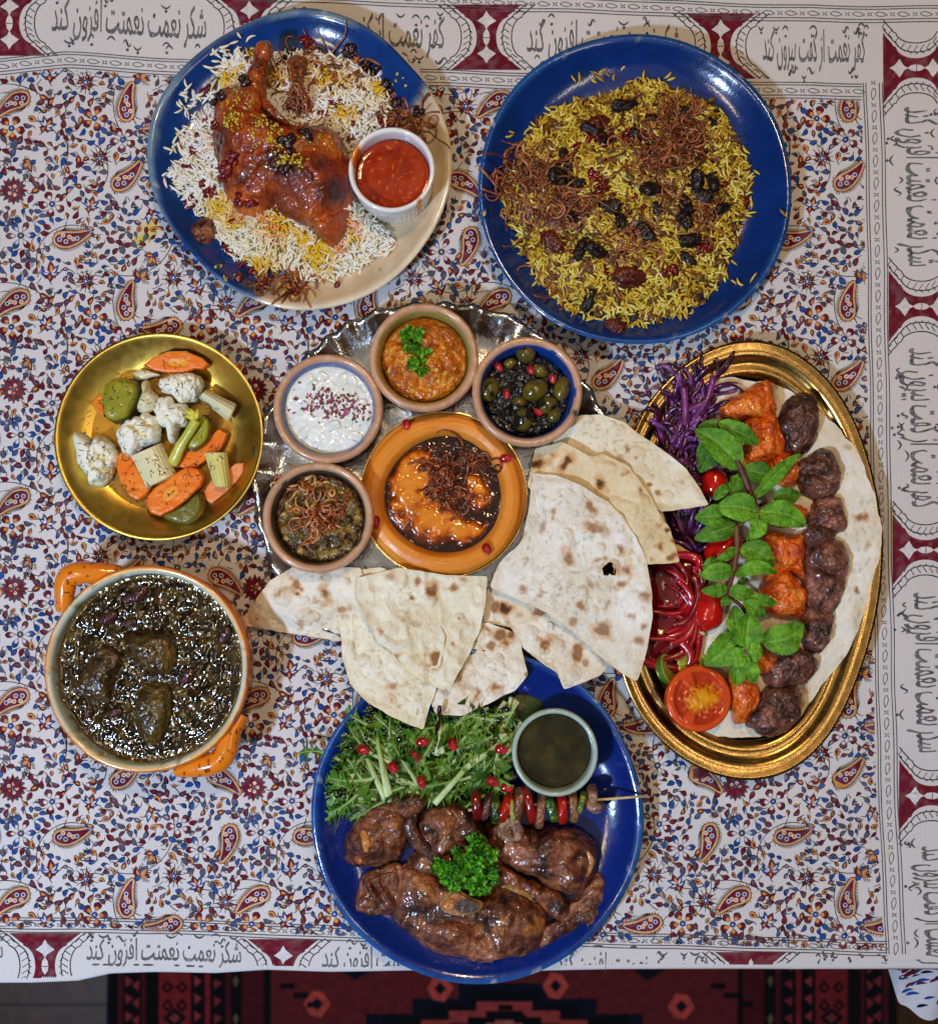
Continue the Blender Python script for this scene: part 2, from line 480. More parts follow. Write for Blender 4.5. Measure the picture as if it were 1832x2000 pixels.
# cloth surface ---------------------------------------------------------------
def cloth_z(x, y):
    x = np.asarray(x, float); y = np.asarray(y, float)
    P = np.c_[np.ravel(x), np.ravel(y)]
    z = 2.2 * noise(P, 260, 3) + 1.1 * noise(P, 120, 9) + 1.0 * np.exp(-((P[:, 1] + .06 * P[:, 0] + 395) / 9) ** 2) + 1.0 * np.exp(-((P[:, 0] - .03 * P[:, 1] - 655) / 9) ** 2)
    return (z - 3.2).reshape(x.shape)
EDGE = np.array([[-500, 1916], [-60, 1914], [60, 1914], [150, 1910], [215, 1896], [300, 1894], [420, 1896], [520, 1889], [640, 1892], [800, 1890], [1000, 1892], [1200, 1888], [1400, 1887], [1600, 1887], [1760, 1886], [1900, 1886], [2300, 1886]], float)
ex, ey = W(EDGE[:, 0], EDGE[:, 1], 0)
xs = np.arange(-1300, 1110.1, 10.0)
yedge = np.interp(xs, ex, ey)
sv = np.r_[np.linspace(0, 1, 200)]
ytop = 1450.
rows = []
for s in sv:                                            # back edge to front edge
    y = ytop + (yedge - ytop) * s
    rows.append(np.c_[xs, y, cloth_z(xs, y)])
for k, a in enumerate(np.linspace(15, 90, 6)):           # rolled over the table edge
    a = math.radians(a); base = rows[199]
    rows.append(np.c_[xs, yedge - 9 * math.sin(a), base[:, 2] - 9 * (1 - math.cos(a))])
base = rows[-1].copy(); wv = 10 * np.sin(xs / 70.) + 6 * np.sin(xs / 31. + 1)
for d in np.linspace(20, 330, 14):
    rows.append(np.c_[xs, base[:, 1] + wv * (d / 330) * .9 - 4 - d * .02, base[:, 2] - d])
Vc = np.concatenate(rows)
# colour: off-white cotton with turmeric stains
base_c = np.tile(rgb(212, 209, 211, 1.0), (len(Vc), 1))
base_c *= (1 + .03 * noise(Vc, 200, 31))[:, None]
for (u, v, r, k) in ((288, 452, 20, .75), (275, 470, 14, .7), (300, 436, 12, .7), (10, 262, 13, .7), (1738, 1663, 9, .6), (262, 478, 8, .5)):
    x, y = W(u, v); n = .5 * noise(Vc, 14, 5)
    d = np.hypot(Vc[:, 0] - x, Vc[:, 1] - y) / r + n
    base_c = mixc(base_c, rgb(200, 176, 40), k * (1 - sstep(.5, 1.15, d)))
tc_ = empty('tablecloth', (0, 200, -9), 'off-white cotton tablecloth block-printed with paisleys, flowers and a maroon lettered border', 'tablecloth')
obj('cloth_sheet', Vc, grid_faces(len(rows), len(xs), closed=False)[:, ::-1], base_c, M_cloth, parent=tc_)
# the cloth's hanging corner flares out beyond the table's front edge
cf = []
for t in np.linspace(0, 1, 22):
    for s in np.linspace(0, 1, 30):
        u = 1735 + 190 * s
        x, y = W(u, 1888, 0)
        flare = 150 * t ** 1.1 * (math.sin(min(1, s * 1.9) * math.pi / 2) ** 1.3) * (1 - .45 * max(0, s - .55))
        cf.append([x + 25 * t * s + 10 * math.sin(9 * s) * t, y + 4 - flare + 12 * math.sin(s * 17) * t, -8 - 120 * t ** .8 + 6 * math.sin(s * 12)])
cf = np.array(cf)
nz = fbm(cf * [1, 1, .6], 42, 2, 3); nz2 = fbm(cf, 30, 2, 9)
cc = np.tile(rgb(206, 203, 210, 1.0), (len(cf), 1))
obj('hanging_corner', cf, grid_faces(22, 30, closed=False)[:, ::-1], cc, M_cloth, parent=tc_)

# ---------------------------------------------------------------- the printed pattern
MAR, BLU, OCH, BLK_, GRY, SLT = rgb(100, 20, 38), rgb(26, 68, 142), rgb(200, 132, 54), rgb(24, 23, 28), rgb(70, 72, 77), rgb(74, 74, 100)
WHT = rgb(212, 209, 211, 1.0)
class Print:
    def __init__(s): s.P = []; s.Z = []; s.F = []; s.C = []; s.n = 0
    def fan(s, P, c, z):
        P = np.asarray(P, float); n = len(P)
        s.P.append(np.vstack([P, P.mean(0)])); s.Z.append(np.full(n + 1, z)); s.C.append(np.tile(np.asarray(c, float), (n + 1, 1)))
        k = np.arange(n); s.F.append(np.stack([k, (k + 1) % n, np.full(n, n)], 1) + s.n); s.n += n + 1
    def strip(s, A, B, c, z):
        A = np.asarray(A, float); B = np.asarray(B, float); n = len(A)
        s.P.append(np.vstack([A, B])); s.Z.append(np.full(2 * n, z)); s.C.append(np.tile(np.asarray(c, float), (2 * n, 1)))
        k = np.arange(n - 1)
        s.F.append(np.vstack([np.stack([k, k + 1, k + n], 1), np.stack([k + 1, k + n + 1, k + n], 1)]) + s.n); s.n += 2 * n
    def line(s, P, w, c=None, z=.75):
        P = np.asarray(P, float); c = BLK_ if c is None else c
        T = np.gradient(P, axis=0); T /= np.linalg.norm(T, axis=1)[:, None] + 1e-9
        N_ = np.c_[-T[:, 1], T[:, 0]]; w = np.broadcast_to(np.asarray(w, float), (len(P),))[:, None] / 2
        s.strip(P + N_ * w, P - N_ * w, c, z)
    def arrays(s): return np.concatenate(s.P), np.concatenate(s.Z), np.concatenate(s.F), np.concatenate(s.C)
def rot2(P, a, c):
    P = np.asarray(P, float); ca, sa = math.cos(a), math.sin(a)
    return np.c_[P[:, 0] * ca - P[:, 1] * sa + c[0], P[:, 0] * sa + P[:, 1] * ca + c[1]]
rq = random.Random(11)
def leafp(L, w, bend=.12, n=6):
    t = np.linspace(0, 1, n); b = bend * L * np.sin(np.pi * t)
    h = w / 2 * np.sin(np.pi * t ** .8) ** .9
    return np.c_[t * L, b + h], np.c_[t * L, b - h]
def pleaf(p, c, a, L, w, col, tail=True, spiky=False, col2=None):
    bend = rq.uniform(-.18, .18)
    A, B = leafp(L + 2.8, w + 2.5, bend); p.strip(rot2(A - [1.6, 0], a, c), rot2(B - [1.6, 0], a, c), BLK_, .8)
    off = (rq.uniform(-.7, .7), rq.uniform(-.7, .7))
    A, B = leafp(L, w, bend); p.strip(rot2(A, a, (c[0] + off[0], c[1] + off[1])), rot2(B, a, (c[0] + off[0], c[1] + off[1])), col, 1.05)
    if col2 is not None:
        A, B = leafp(L * .62, w * .5, bend)
        o2 = rot2([[L * .12, w * .12]], a, c)[0]
        p.strip(rot2(A, a, o2), rot2(B, a, o2), col2, 1.3)
    if tail:
        s = rq.choice((-1, 1)); t = np.linspace(0, 1, 4)
        p.line(rot2(np.c_[L + t * L * .45, bend * L * 0 + s * t * t * L * .3], a, c), np.linspace(1.8, .7, 4), z=.8)
    if spiky:
        for k in range(4):
            t = .3 + .17 * k
            for sg in (1, -1):
                b = rot2([[t * L, sg * w * .45], [t * L + 3, sg * (w * .5 + 5.5)]], a, c); p.line(b, [1.5, .6], z=.8)
def flower(p, c, r, n, pet, cen, a0=0., tip=None, pw=.62):
    for k in range(n):
        a = a0 + 2 * math.pi * k / n
        s = (c[0] + .28 * r * math.cos(a), c[1] + .28 * r * math.sin(a))
        q = pet[k % len(pet)]
        A, B = leafp(r * .74, r * pw, 0, 7); ha = lambda d: d
        t = np.linspace(0, 1, 7); h = r * pw / 2 * np.sin(np.pi * np.clip(t, 0, 1) ** 1.5) ** .7
        A = np.c_[t * r * .74, h]; B = np.c_[t * r * .74, -h]
        p.strip(rot2(A * 1.12, a, s), rot2(B * 1.12, a, s), BLK_, .8)
        p.strip(rot2(A, a, s), rot2(B, a, s), q, 1.05)
        s2 = (c[0] + .34 * r * math.cos(a), c[1] + .34 * r * math.sin(a))
        p.strip(rot2(A * .55, a, s2), rot2(B * .5, a, s2), WHT if tip is None else tip, 1.3)
    t = np.linspace(0, 2 * math.pi, 11)[:-1]
    p.fan(np.c_[c[0] + .25 * r * np.cos(t), c[1] + .25 * r * np.sin(t)], BLK_, 1.4)
    p.fan(np.c_[c[0] + .2 * r * np.cos(t), c[1] + .2 * r * np.sin(t)], cen, 1.6)
    p.fan(np.c_[c[0] + .07 * r * np.cos(t), c[1] + .07 * r * np.sin(t)], WHT, 1.8)
def spiky_flower(p, c, r):
    for k in range(7):
        a = 2 * math.pi * k / 7 + .3
        s = (c[0] + .3 * r * math.cos(a), c[1] + .3 * r * math.sin(a))
        pleaf(p, s, a, r * .55, r * .3, MAR, tail=False, col2=OCH if k % 2 else None)
        b = np.array([[c[0] + d * math.cos(a + .42), c[1] + d * math.sin(a + .42)] for d in (.45 * r, 1.15 * r)])
        p.line(b, [1.7, .6], z=.8)
        b = np.array([[c[0] + d * math.cos(a), c[1] + d * math.sin(a)] for d in (.8 * r, 1.25 * r)]); p.line(b, [1.7, .6], z=.8)
    t = np.linspace(0, 2 * math.pi, 10)[:-1]
    p.fan(np.c_[c[0] + .24 * r * np.cos(t), c[1] + .28 * r * np.sin(t)], BLU, 1.5)
    p.fan(np.c_[c[0] + .1 * r * np.cos(t), c[1] + .13 * r * np.sin(t)], WHT, 1.8)
def star(p, c, r):
    t = np.arange(16) / 16 * 2 * np.pi; rr = np.where(np.arange(16) % 2 == 0, r, r * .55)
    p.fan(np.c_[c[0] + rr * np.cos(t), c[1] + rr * np.sin(t)], MAR, 1.05)
    for k in range(8):
        a = 2 * math.pi * (k + .5) / 8
        pleaf(p, (c[0] + .62 * r * math.cos(a), c[1] + .62 * r * math.sin(a)), a, 7, 5, SLT, tail=False)
    flower(p, c, r * .42, 5, [WHT], BLU, tip=OCH)
def lotus(p, c, r, a=-math.pi / 2):
    pleaf(p, c, a, r, r * .5, MAR, tail=False, col2=OCH)
    for sg in (1, -1):
        pleaf(p, c, a + sg * .75, r * .95, r * .34, BLU, tail=False, col2=WHT)
        pleaf(p, c, a + sg * 1.4, r * .75, r * .28, BLU, tail=True, col2=WHT)
        pleaf(p, c, a + sg * 2.2, r * .5, r * .3, MAR, tail=False)
    pleaf(p, c, a + math.pi, r * .6, r * .35, MAR, tail=True, col2=OCH)
def paisley(p, c, a, L, flip=1):
    n = 26; t = np.linspace(0, 1, n)
    # spine: bulb at 0, tail tip at 1 with hook
    sx = -L * .34 + t * L * 1.06; sy = flip * L * .52 * t ** 2.0 - flip * L * .08
    hw = L * .205 * np.sqrt(np.clip(1 - (1 - np.minimum(t / .36, 1)) ** 2, 0, 1)) * (1 - np.clip((t - .36) / .64, 0, 1) ** 1.25)
    S = np.c_[sx, sy]; T = np.gradient(S, axis=0); T /= np.linalg.norm(T, axis=1)[:, None]; N_ = np.c_[-T[:, 1], T[:, 0]]
    def band(e, col, z):
        h = np.maximum(hw + e, 0); h = np.where(hw < .1, np.maximum(e * .3, 0), h)[:, None]
        SS = S.copy()
        if e > 0: SS = S + T * np.linspace(-e, e, n)[:, None]
        p.strip(rot2(SS + N_ * h, a, c), rot2(SS - N_ * h, a, c), col, z)
    band(6.2, BLK_, .8); band(5.2, OCH, 1.0); band(2.4, WHT, 1.25); band(1.5, BLK_, 1.4); band(.6, MAR, 1.6)
    for k in range(2, n - 1):
        for sg in (1, -1):
            b = np.array([S[k] + sg * N_[k] * (hw[k] + 6), S[k] + sg * N_[k] * (hw[k] + 11.5) + T[k] * 2.5]); p.line(rot2(b, a, c), [1.5, .6], z=.8)
    for k in range(7):
        q = np.pi * k / 6 + np.pi / 2
        b = np.array([S[1] + [(L * .0 + d) * math.cos(q), (L * .16 + d) * math.sin(q)] for d in (6, 11)]); p.line(rot2(b, a, c), [1.4, .6], z=.8)
    for k, (dx, dy) in enumerate(((-.12, .1), (.02, -.1), (.1, .1), (-.2, -.08), (.24, .06), (.36, .12))):
        q = rot2([[L * dx, flip * L * dy * .9]], a, c)[0]; tt = np.linspace(0, 2 * np.pi, 8)[:-1]
        rr = L * .06
        p.fan(np.c_[q[0] + rr * 1.35 * np.cos(tt), q[1] + rr * 1.35 * np.sin(tt)], WHT, 1.8)
        p.fan(np.c_[q[0] + rr * .85 * np.cos(tt), q[1] + rr * .85 * np.sin(tt)], BLU if k % 2 else OCH, 2.0)
def thistle(p, c, a, r):
    pleaf(p, c, a, r, r * .6, SLT, tail=False, spiky=True, col2=OCH)
    pleaf(p, c, a + math.pi, r * .45, r * .4, BLU, tail=False)
    pleaf(p, c, a + 1.0, r * .8, r * .35, MAR, tail=False, spiky=True, col2=OCH)
    pleaf(p, c, a - 1.0, r * .8, r * .35, MAR, tail=False, spiky=True, col2=OCH)

BW, BH = 470., 389.
blk_ = Print(); occ = []
def put(f, x, y, r, *a, **k): f(blk_, (x, y), *a, **k); occ.append((x, y, r))
put(paisley, 34, 196, 38, math.pi - .1, 58, -1); put(paisley, 247, 211, 38, -1.9, 58, 1); put(paisley, 239, 352, 38, -.25, 58, -1)
put(paisley, 128, 77, 38, .25, 58, -1); put(paisley, 429, 351, 38, .1, 58, 1); put(paisley, 447, 78, 38, 1.35, 58, 1); put(paisley, 330, 250, 40, 2.5, 58, 1)
put(star, 26, 372, 32, 29)
for x, y in ((22, 250), (184, 230), (239, 272), (101, 9), (349, 55), (395, 250)): put(flower, x, y, 25, 24, 5, [MAR], BLU, rq.random(), OCH if rq.random() < .5 else None)
for x, y in ((40, 71), (391, 102), (345, 330)): put(flower, x, y, 27, 27, 6, [MAR, BLU], SLT, rq.random(), None, .42)
for x, y in ((167, 160), (194, 308), (339, 154), (440, 205)): put(spiky_flower, x, y, 25, 20)
put(lotus, 97, 146, 28, 25); put(lotus, 88, 247, 26, 23, -1.0); put(lotus, 175, 14, 24, 21, -1.3); put(lotus, 385, 175, 26, 23, -2.0); put(lotus, 296, 30, 24, 22, 1.2)
put(thistle, 272, 155, 30, -.9, 26); put(thistle, 300, 112, 28, 2.2, 24); put(thistle, 60, 318, 26, 2.5, 22)
# vines
def arc(cx, cy, r, a0, a1, n=16):
    t = np.linspace(a0, a1, n); return np.c_[cx + r * np.cos(t), cy + r * np.sin(t)]
for cx, cy, r, a0, a1 in ((10, 285, 122, -1.7, .5), (150, 330, 60, -2.4, .6), (330, 200, 110, 1.2, 3.4), (250, 60, 90, -.2, 2.2), (420, 300, 85, 2.6, 5.2), (140, 120, 70, 2.9, 4.9), (410, 120, 62, 0, 2.2), (60, 30, 70, .2, 1.8)):
    blk_.line(arc(cx, cy, r, a0, a1, 18), 1.5, z=.7)
# filler leaves
cols = [(MAR, None), (MAR, None), (MAR, OCH), (SLT, None), (SLT, BLU), (BLU, None), (BLU, None), (OCH, MAR), (BLU, OCH), (MAR, SLT)]
pts = []
for _ in range(18000):
    x, y = rq.uniform(0, BW), rq.uniform(0, BH)
    def dd(ax, ay): 
        dx = abs(x - ax); dx = min(dx, BW - dx); dy = abs(y - ay); dy = min(dy, BH - dy); return dx * dx + dy * dy
    if any(dd(ax, ay) < (r + 2.5) ** 2 for ax, ay, r in occ): continue
    if any(dd(ax, ay) < 12.4 ** 2 for ax, ay in pts): continue
    pts.append((x, y))
for x, y in pts:
    a = rq.uniform(0, 2 * math.pi); L = rq.uniform(9.5, 18); c1, c2 = rq.choice(cols)
    pleaf(blk_, (x - L / 2 * math.cos(a), y - L / 2 * math.sin(a)), a, L, L * rq.uniform(.42, .6), c1, tail=rq.random() < .75, spiky=rq.random() < .16, col2=c2)
for _ in range(80):
    x, y, a = rq.uniform(0, BW), rq.uniform(0, BH), rq.uniform(0, 6.28); L = rq.uniform(9, 26); q = np.linspace(0, 1, 6)
    blk_.line(rot2(np.c_[q * L, rq.choice((-1, 1)) * L * .35 * q ** 2], a, (x, y)), [1.5, 1.4, 1.3, 1.2, 1.0, .6], z=.72)
bP, bZ, bF, bC = blk_.arrays()

def yt_band(x): return np.interp(x, [-600, 0, 60, 130, 330, 900, 1500, 1700], [116, 112, 104, 98, 112, 135, 157, 160])
def yb_band(x): return np.interp(x, [-600, 0, 330, 640, 1250, 1600, 1750], [1790, 1795, 1800, 1812, 1828, 1838, 1843])
def xr_band(y): return np.interp(y, [100, 190, 400, 1000, 1500, 1850], [1683, 1685, 1690, 1700, 1712, 1728])
hidden = [(588, 308, 285), (1239, 370, 292), (932, 1590, 295), (311, 852, 190), (286, 1307, 180), (850, 940, 335), (1471, 1060, 215), (1471, 1200, 215)]
PP, ZZ, FF, CC = [], [], [], []; off = 0
def addprint(P, Z, F, C, clip=None):
    global off
    cen = P[F].mean(1)
    k = np.ones(len(F), bool)
    for hx, hy, hr in hidden: k &= np.hypot(cen[:, 0] - hx, cen[:, 1] - hy) > hr
    if clip: k &= clip(cen)
    if not k.any(): return
    F = F[k]; us, inv = np.unique(F, return_inverse=True)
    PP.append(P[us]); ZZ.append(Z[us]); CC.append(C[us]); FF.append(inv.reshape(-1, 3) + off); off += len(us)
def fieldclip(c):
    return (c[:, 1] > yt_band(c[:, 0]) + 36) & (c[:, 0] < xr_band(c[:, 1]) - 3) & (c[:, 1] < yb_band(c[:, 0]) + 14)
for i in range(-2, 5):
    for j in range(-1, 6):
        addprint(bP + [i * BW + rq.uniform(-2, 2), j * BH + rq.uniform(-2, 2)], bZ, bF, bC * rq.uniform(.93, 1.07), fieldclip)

bd = Print()
# guard bands: four lines and a chain of leaves
def guard(f, a0, a1, lo, hi, horizontal=True, step=22):
    s = np.arange(a0, a1 + 1, 24.0)
    for d in (lo, lo + 5, hi - 6, hi):
        q = f(s) + d + .8 * np.sin(s / 37.)
        bd.line(np.c_[s, q] if horizontal else np.c_[q, s], 1.7, GRY, 1.0)
    m = (lo + hi) / 2
    for k, x in enumerate(np.arange(a0, a1, step)):
        y = float(f(x)) + m
        c = (x, y) if horizontal else (y, x); a = (0 if horizontal else math.pi / 2)
        if k % 2:
            A, B = leafp(step * 1.1, 8.5, .0, 7); R1 = rot2(A - [step * .55, 0], a + .12, c); R2 = rot2(B - [step * .55, 0], a + .12, c)
            bd.line(R1, 1.3, GRY, 1.0); bd.line(R2, 1.3, GRY, 1.0)
        else:
            for q in range(4):
                e = a + math.pi / 4 + q * math.pi / 2
                bd.line(np.array([[c[0] + 1.5 * math.cos(e), c[1] + 1.5 * math.sin(e)], [c[0] + 7 * math.cos(e), c[1] + 5 * math.sin(e)]]), [2.2, .8], GRY, 1.0)
guard(yt_band, -500, 1696, 2, 33); guard(yb_band, -500, 1742, -3, 25); guard(xr_band, 160, 1868, 3, 40, False)
guard(lambda x: np.asarray(yt_band(x)) - 152, -500, 2200, 2, 33)
# maroon hourglasses with white bow ornaments, and lobed cartouche ends
def hourglass(M, half=64, frac=1.0):
    """M maps (s along border, t across -half..half) to photo pixels"""
    t = np.linspace(-half, half, 33)
    def wdt(t):
        q = np.abs(t) / half
        return 19 + 26 * (1 - np.sqrt(np.clip(1 - (q / .62) ** 2, 0, 1))) * (q < .62) + (q >= .62) * (26 + 25 * (np.clip(q - .62, 0, 1) / .38) ** 1.5) - 5 * np.exp(-((q - .66) / .05) ** 2)
    w = wdt(t)
    for q0 in np.linspace(-1, 1, 13)[:-1]:
        bd.strip(M(w * q0, t), M(w * (q0 + 2 / 12), t), MAR, .7)
    for sg in (-1, 1):
        for d, lw in ((7, 1.9), (25, 1.9)):
            bd.line(M(sg * (wdt(t) + d + 5 * np.cos(t / half * 1.5)), t), lw, BLK_, .9)
        for k in range(-5, 6):
            tt = k * half / 5.2; a = float(wdt(np.array([tt]))[0])
            xs_ = np.array([a + 8, a + 15, a + 25]); ys_ = np.array([tt + 3, tt - 4, tt + 3])
            bd.line(M(sg * xs_, ys_), 1.5, BLK_, .9)
    def blob(pts, c, z):
        pts = np.asarray(pts, float); bd.fan(M(pts[:, 0], pts[:, 1]), c, z)
    for sg in (-1, 1):
        d = np.array([(0, 16), (4, 24), (13, 30), (19, 34), (12, 40), (5, 46), (0, 55), (-5, 46), (-12, 40), (-19, 34), (-13, 30), (-4, 24)], float); d[:, 1] *= sg * half / 68
        blob(d, WHT, 1.1); 
        bd.line(M(d[7:12, 0], d[7:12, 1]), 1.5, BLK_, 1.4)
    o = np.array([(0, -17), (5, -10), (7, 0), (5, 10), (0, 17), (-5, 10), (-7, 0), (-5, -10)], float); blob(o, WHT, 1.2)
    bd.line(M(np.array([-7., 0, 7]), np.array([0., 1.5, 0])), 1.5, BLK_, 1.5)
for xc in (-444, 18, 487, 950, 1408): 
    hourglass(lambda s, t, xc=xc: np.c_[xc + s, float(yt_band(xc)) - 66 + t])
for xc in (-377, 88, 553, 1010, 1467):
    hourglass(lambda s, t, xc=xc: np.c_[xc + s, float(yb_band(xc)) + 27 + 64 + t])
for yc in (131, 598, 1074, 1555):
    hourglass(lambda s, t, yc=yc: np.c_[float(xr_band(yc)) + 42 + 64 + t, yc + s])
# lettering: two lines of verse in presentation forms, drawn right to left
V1 = ['\uFEB7\uFB91\uFEAE', '\uFEE7\uFECC\uFEE4\uFE96', '\uFEE7\uFECC\uFEE4\uFE98\uFE96', '\uFE8D\uFED3\uFEB0\uFEED\uFEE5', '\uFB90\uFEE8\uFEAA']
V2 = ['\uFB90\uFED4\uFEAE', '\uFEE7\uFECC\uFEE4\uFE96', '\uFE8D\uFEAF', '\uFB90\uFED4\uFE96', '\uFE91\uFBFF\uFEAE\uFEED\uFEE5', '\uFB90\uFEE8\uFEAA']
def text_tris(words):
    body = ' '.join(w[::-1] for w in words[::-1])
    cu = bpy.data.curves.new('lettering', 'FONT'); cu.body = body; cu.resolution_u = 2; cu.offset = .006
    o = bpy.data.objects.new('lettering', cu); COL.objects.link(o)
    dg = bpy.context.evaluated_depsgraph_get(); me = o.evaluated_get(dg).to_mesh(); me.calc_loop_triangles()
    P = np.array([v.co[:2] for v in me.vertices]); F = np.array([t.vertices[:] for t in me.loop_triangles])
    o.evaluated_get(dg).to_mesh_clear()
    bpy.data.objects.remove(o); bpy.data.curves.remove(cu)
    P = P - (P.min(0) + P.max(0)) / 2; s = P.max(0) - P.min(0)
    return P / s, F
T1, T2 = text_tris(V1), text_tris(V2)
def lettering(T, M, ls, lt):
    P, F = T
    # hand-cut wobble, and a line slope as on the printing block
    Q = P * [ls, lt]; Q = Q + np.c_[1.6 * noise(Q, 14, 3), 1.6 * noise(Q, 14, 8)]
    X = M(Q[:, 0], -Q[:, 1])
    bd.P.append(X); bd.Z.append(np.full(len(X), 1.0)); bd.C.append(mixc(rgb(112, 112, 114), GRY, np.clip(.5 + noise(Q, 5, 2), 0, 1))); bd.F.append(F + bd.n); bd.n += len(X)
def flourish(M, seed):
    r = random.Random(seed)
    for _ in range(46):
        s, t = r.uniform(-150, 150), r.uniform(-50, 50)
        if abs(t) < 33: continue
        a = r.choice((0., .5, -.6, 2.6)); L = r.uniform(9, 22); q = np.linspace(0, 1, 7)
        path = np.c_[s + L * (q - .5), t + r.choice((-1, 1)) * 7 * np.sin(q * math.pi * r.choice((1, 1, 2)))]
        bd.line(M(path[:, 0], path[:, 1]), 1 + 2.6 * np.sin(q * math.pi) ** .7, GRY, 1.05)
        if r.random() < .6:
            bx = np.array([(s - 3, t + 12), (s + 1, t + 9), (s + 4, t + 13), (s, t + 16)]); bd.fan(M(bx[:, 0], bx[:, 1]), GRY, 1.05)
for k, xc in enumerate((-213, 252, 718, 1180, 1590)):
    M = lambda s, t, xc=xc: np.c_[xc + s, np.asarray(yt_band(xc + s)) - 62 + t]
    lettering(T1 if k % 2 else T2, M, 300 if xc < 1500 else 200, 84); flourish(M if xc < 1500 else (lambda s, t, xc=xc: np.c_[xc + s * .7, np.asarray(yt_band(xc + s * .7)) - 62 + t]), k)
for k, xc in enumerate((-145, 320, 780, 1238, 1660)):
    M = lambda s, t, xc=xc: np.c_[xc + s * (.5 if xc > 1600 else 1), np.asarray(yb_band(xc + s)) + 27 + 36 + t * .8]
    lettering(T1, M, 300, 70); flourish(lambda s, t, M=M: M(s, np.clip(t, -50, 30)), 20 + k)
for k, yc in enumerate((364, 836, 1314, 1780)):
    M = lambda s, t, yc=yc: np.c_[np.asarray(xr_band(yc + s)) + 42 + 62 - t, yc + s]
    lettering(T2 if k % 2 else T1, M, 310 if k < 3 else 250, 90); flourish(M, 40 + k)
P_, Z_, F_, C_ = bd.arrays()
def bclip(c):
    x, y = W(c[:, 0], c[:, 1]); return y > np.interp(x, ex, ey) + 3
addprint(P_, Z_, F_, C_, bclip)
P_ = np.concatenate(PP); Z_ = np.concatenate(ZZ); F_ = np.concatenate(FF); C_ = np.concatenate(CC)
px_, py_ = W(P_[:, 0], P_[:, 1])
# same winding everywhere
Fv = F_; ax = px_[Fv]; ay = py_[Fv]
sgn = (ax[:, 1] - ax[:, 0]) * (ay[:, 2] - ay[:, 0]) - (ax[:, 2] - ax[:, 0]) * (ay[:, 1] - ay[:, 0])
Fv = np.where(sgn[:, None] < 0, Fv[:, ::-1], Fv)
C_ = C_ * (1 + .15 * noise(np.c_[px_, py_], 60, 12))[:, None]
C_ = mixc(C_, WHT, np.clip(.02 + .08 * noise(np.c_[px_, py_], 9, 4), 0, .15))
obj('printed_pattern', np.c_[px_, py_, cloth_z(px_, py_) + Z_ * .42 + .5], Fv, C_, M_print, parent=tc_, kind='stuff')
# flecks of print on the hanging corner
hp = Print()
for _ in range(46):
    s, t = rq.uniform(.2, 1), rq.uniform(.1, .95)
    i = int(t * 21) * 30 + int(s * 29); c = cf[i]
    a = rq.uniform(.4, 1.2); L = rq.uniform(14, 30)
    A, B = leafp(L, L * .35); R = np.vstack([rot2(A, a, c[:2]), rot2(B, a, c[:2])[::-1]])
    hp.fan(R, rq.choice([MAR, BLU, BLK_, MAR, BLU]), 0)
hP, hZ, hF, hC = hp.arrays()
from mathutils.bvhtree import BVHTree
def drop(V, F, P, top=500.):
    """heights of the mesh V,F under the points P (nan where missed)"""
    Fl = [tuple(int(i) for i in f) for ff in (F if isinstance(F, list) else [F]) for f in ff]
    bv = BVHTree.FromPolygons([tuple(v) for v in V], Fl)
    r = np.full(len(P), np.nan)
    for k, p in enumerate(P):
        h = bv.ray_cast(Vector((p[0], p[1], top)), Vector((0, 0, -1)))
        if h[0] is not None: r[k] = h[0].z
    return r
hz = drop(cf, grid_faces(22, 30, closed=False), hP)
ok = ~np.isnan(hz[hF]).any(1)
hz = np.nan_to_num(hz)
if ok.any():
    obj('corner_print', np.c_[hP, hz + 1.2], hF[ok], hC, M_print, parent=tc_, kind='stuff')
# ================================================================== plates, trays, bowls
M_glaze = mat('blue_glaze', rough=.16, spec=.5, coat=.6, coat_r=.06, bump=(26, .5), bump2=(5, .12), var=(40, .12))
M_clay = mat('glazed_clay', rough=.3, spec=.45, coat=.4, coat_r=.12, bump=(14, .5), var=(20, .10))
M_china = mat('white_china', rough=.15, spec=.5, coat=.5, coat_r=.05, bump=(40, .4))
M_brass = mat('brass', rough=.24, metal=1, bump=(30, .5), rvar=.06, var=(30, .08))
M_brassb = mat('brushed_brass', rough=.36, metal=1, bump=(50, .3), rvar=.06, aniso=.4, var=(60, .06))
M_steel = mat('tinned_steel', rough=.17, metal=1, bump=(22, 1.4), rvar=.07, var=(50, .18))

def radial(cen, pts):
    """radius factor by angle from outline points in photo pixels relative to cen; returns function and mean radius"""
    P = np.array(pts, float); d = P - np.array(cen); th = np.arctan2(-d[:, 1], d[:, 0]); R = np.hypot(d[:, 0], d[:, 1])
    o = np.argsort(th); th, R = th[o], R[o]; m = R.mean()
    t3 = np.r_[th - 2 * np.pi, th, th + 2 * np.pi]; r3 = np.r_[R, R, R] / m
    tt = np.linspace(-np.pi * 2, np.pi * 2, 721)
    rr = np.interp(tt, t3, r3); k = np.hanning(25); k /= k.sum(); rr = np.convolve(np.r_[rr[-13:-1], rr, rr[1:13]], k, 'valid')
    return (lambda a: np.interp(np.mod(a + np.pi, 2 * np.pi) - np.pi, tt[:len(rr)], rr)), m
def wobble(seed, amp=.006):
    r = np.random.default_rng(seed); ph = r.uniform(0, 6.28, 6); am = r.normal(0, 1, 6) * amp / np.arange(1, 7) ** .5
    return lambda a: 1 + sum(am[k] * np.cos((k + 2) * a + ph[k]) for k in range(6))

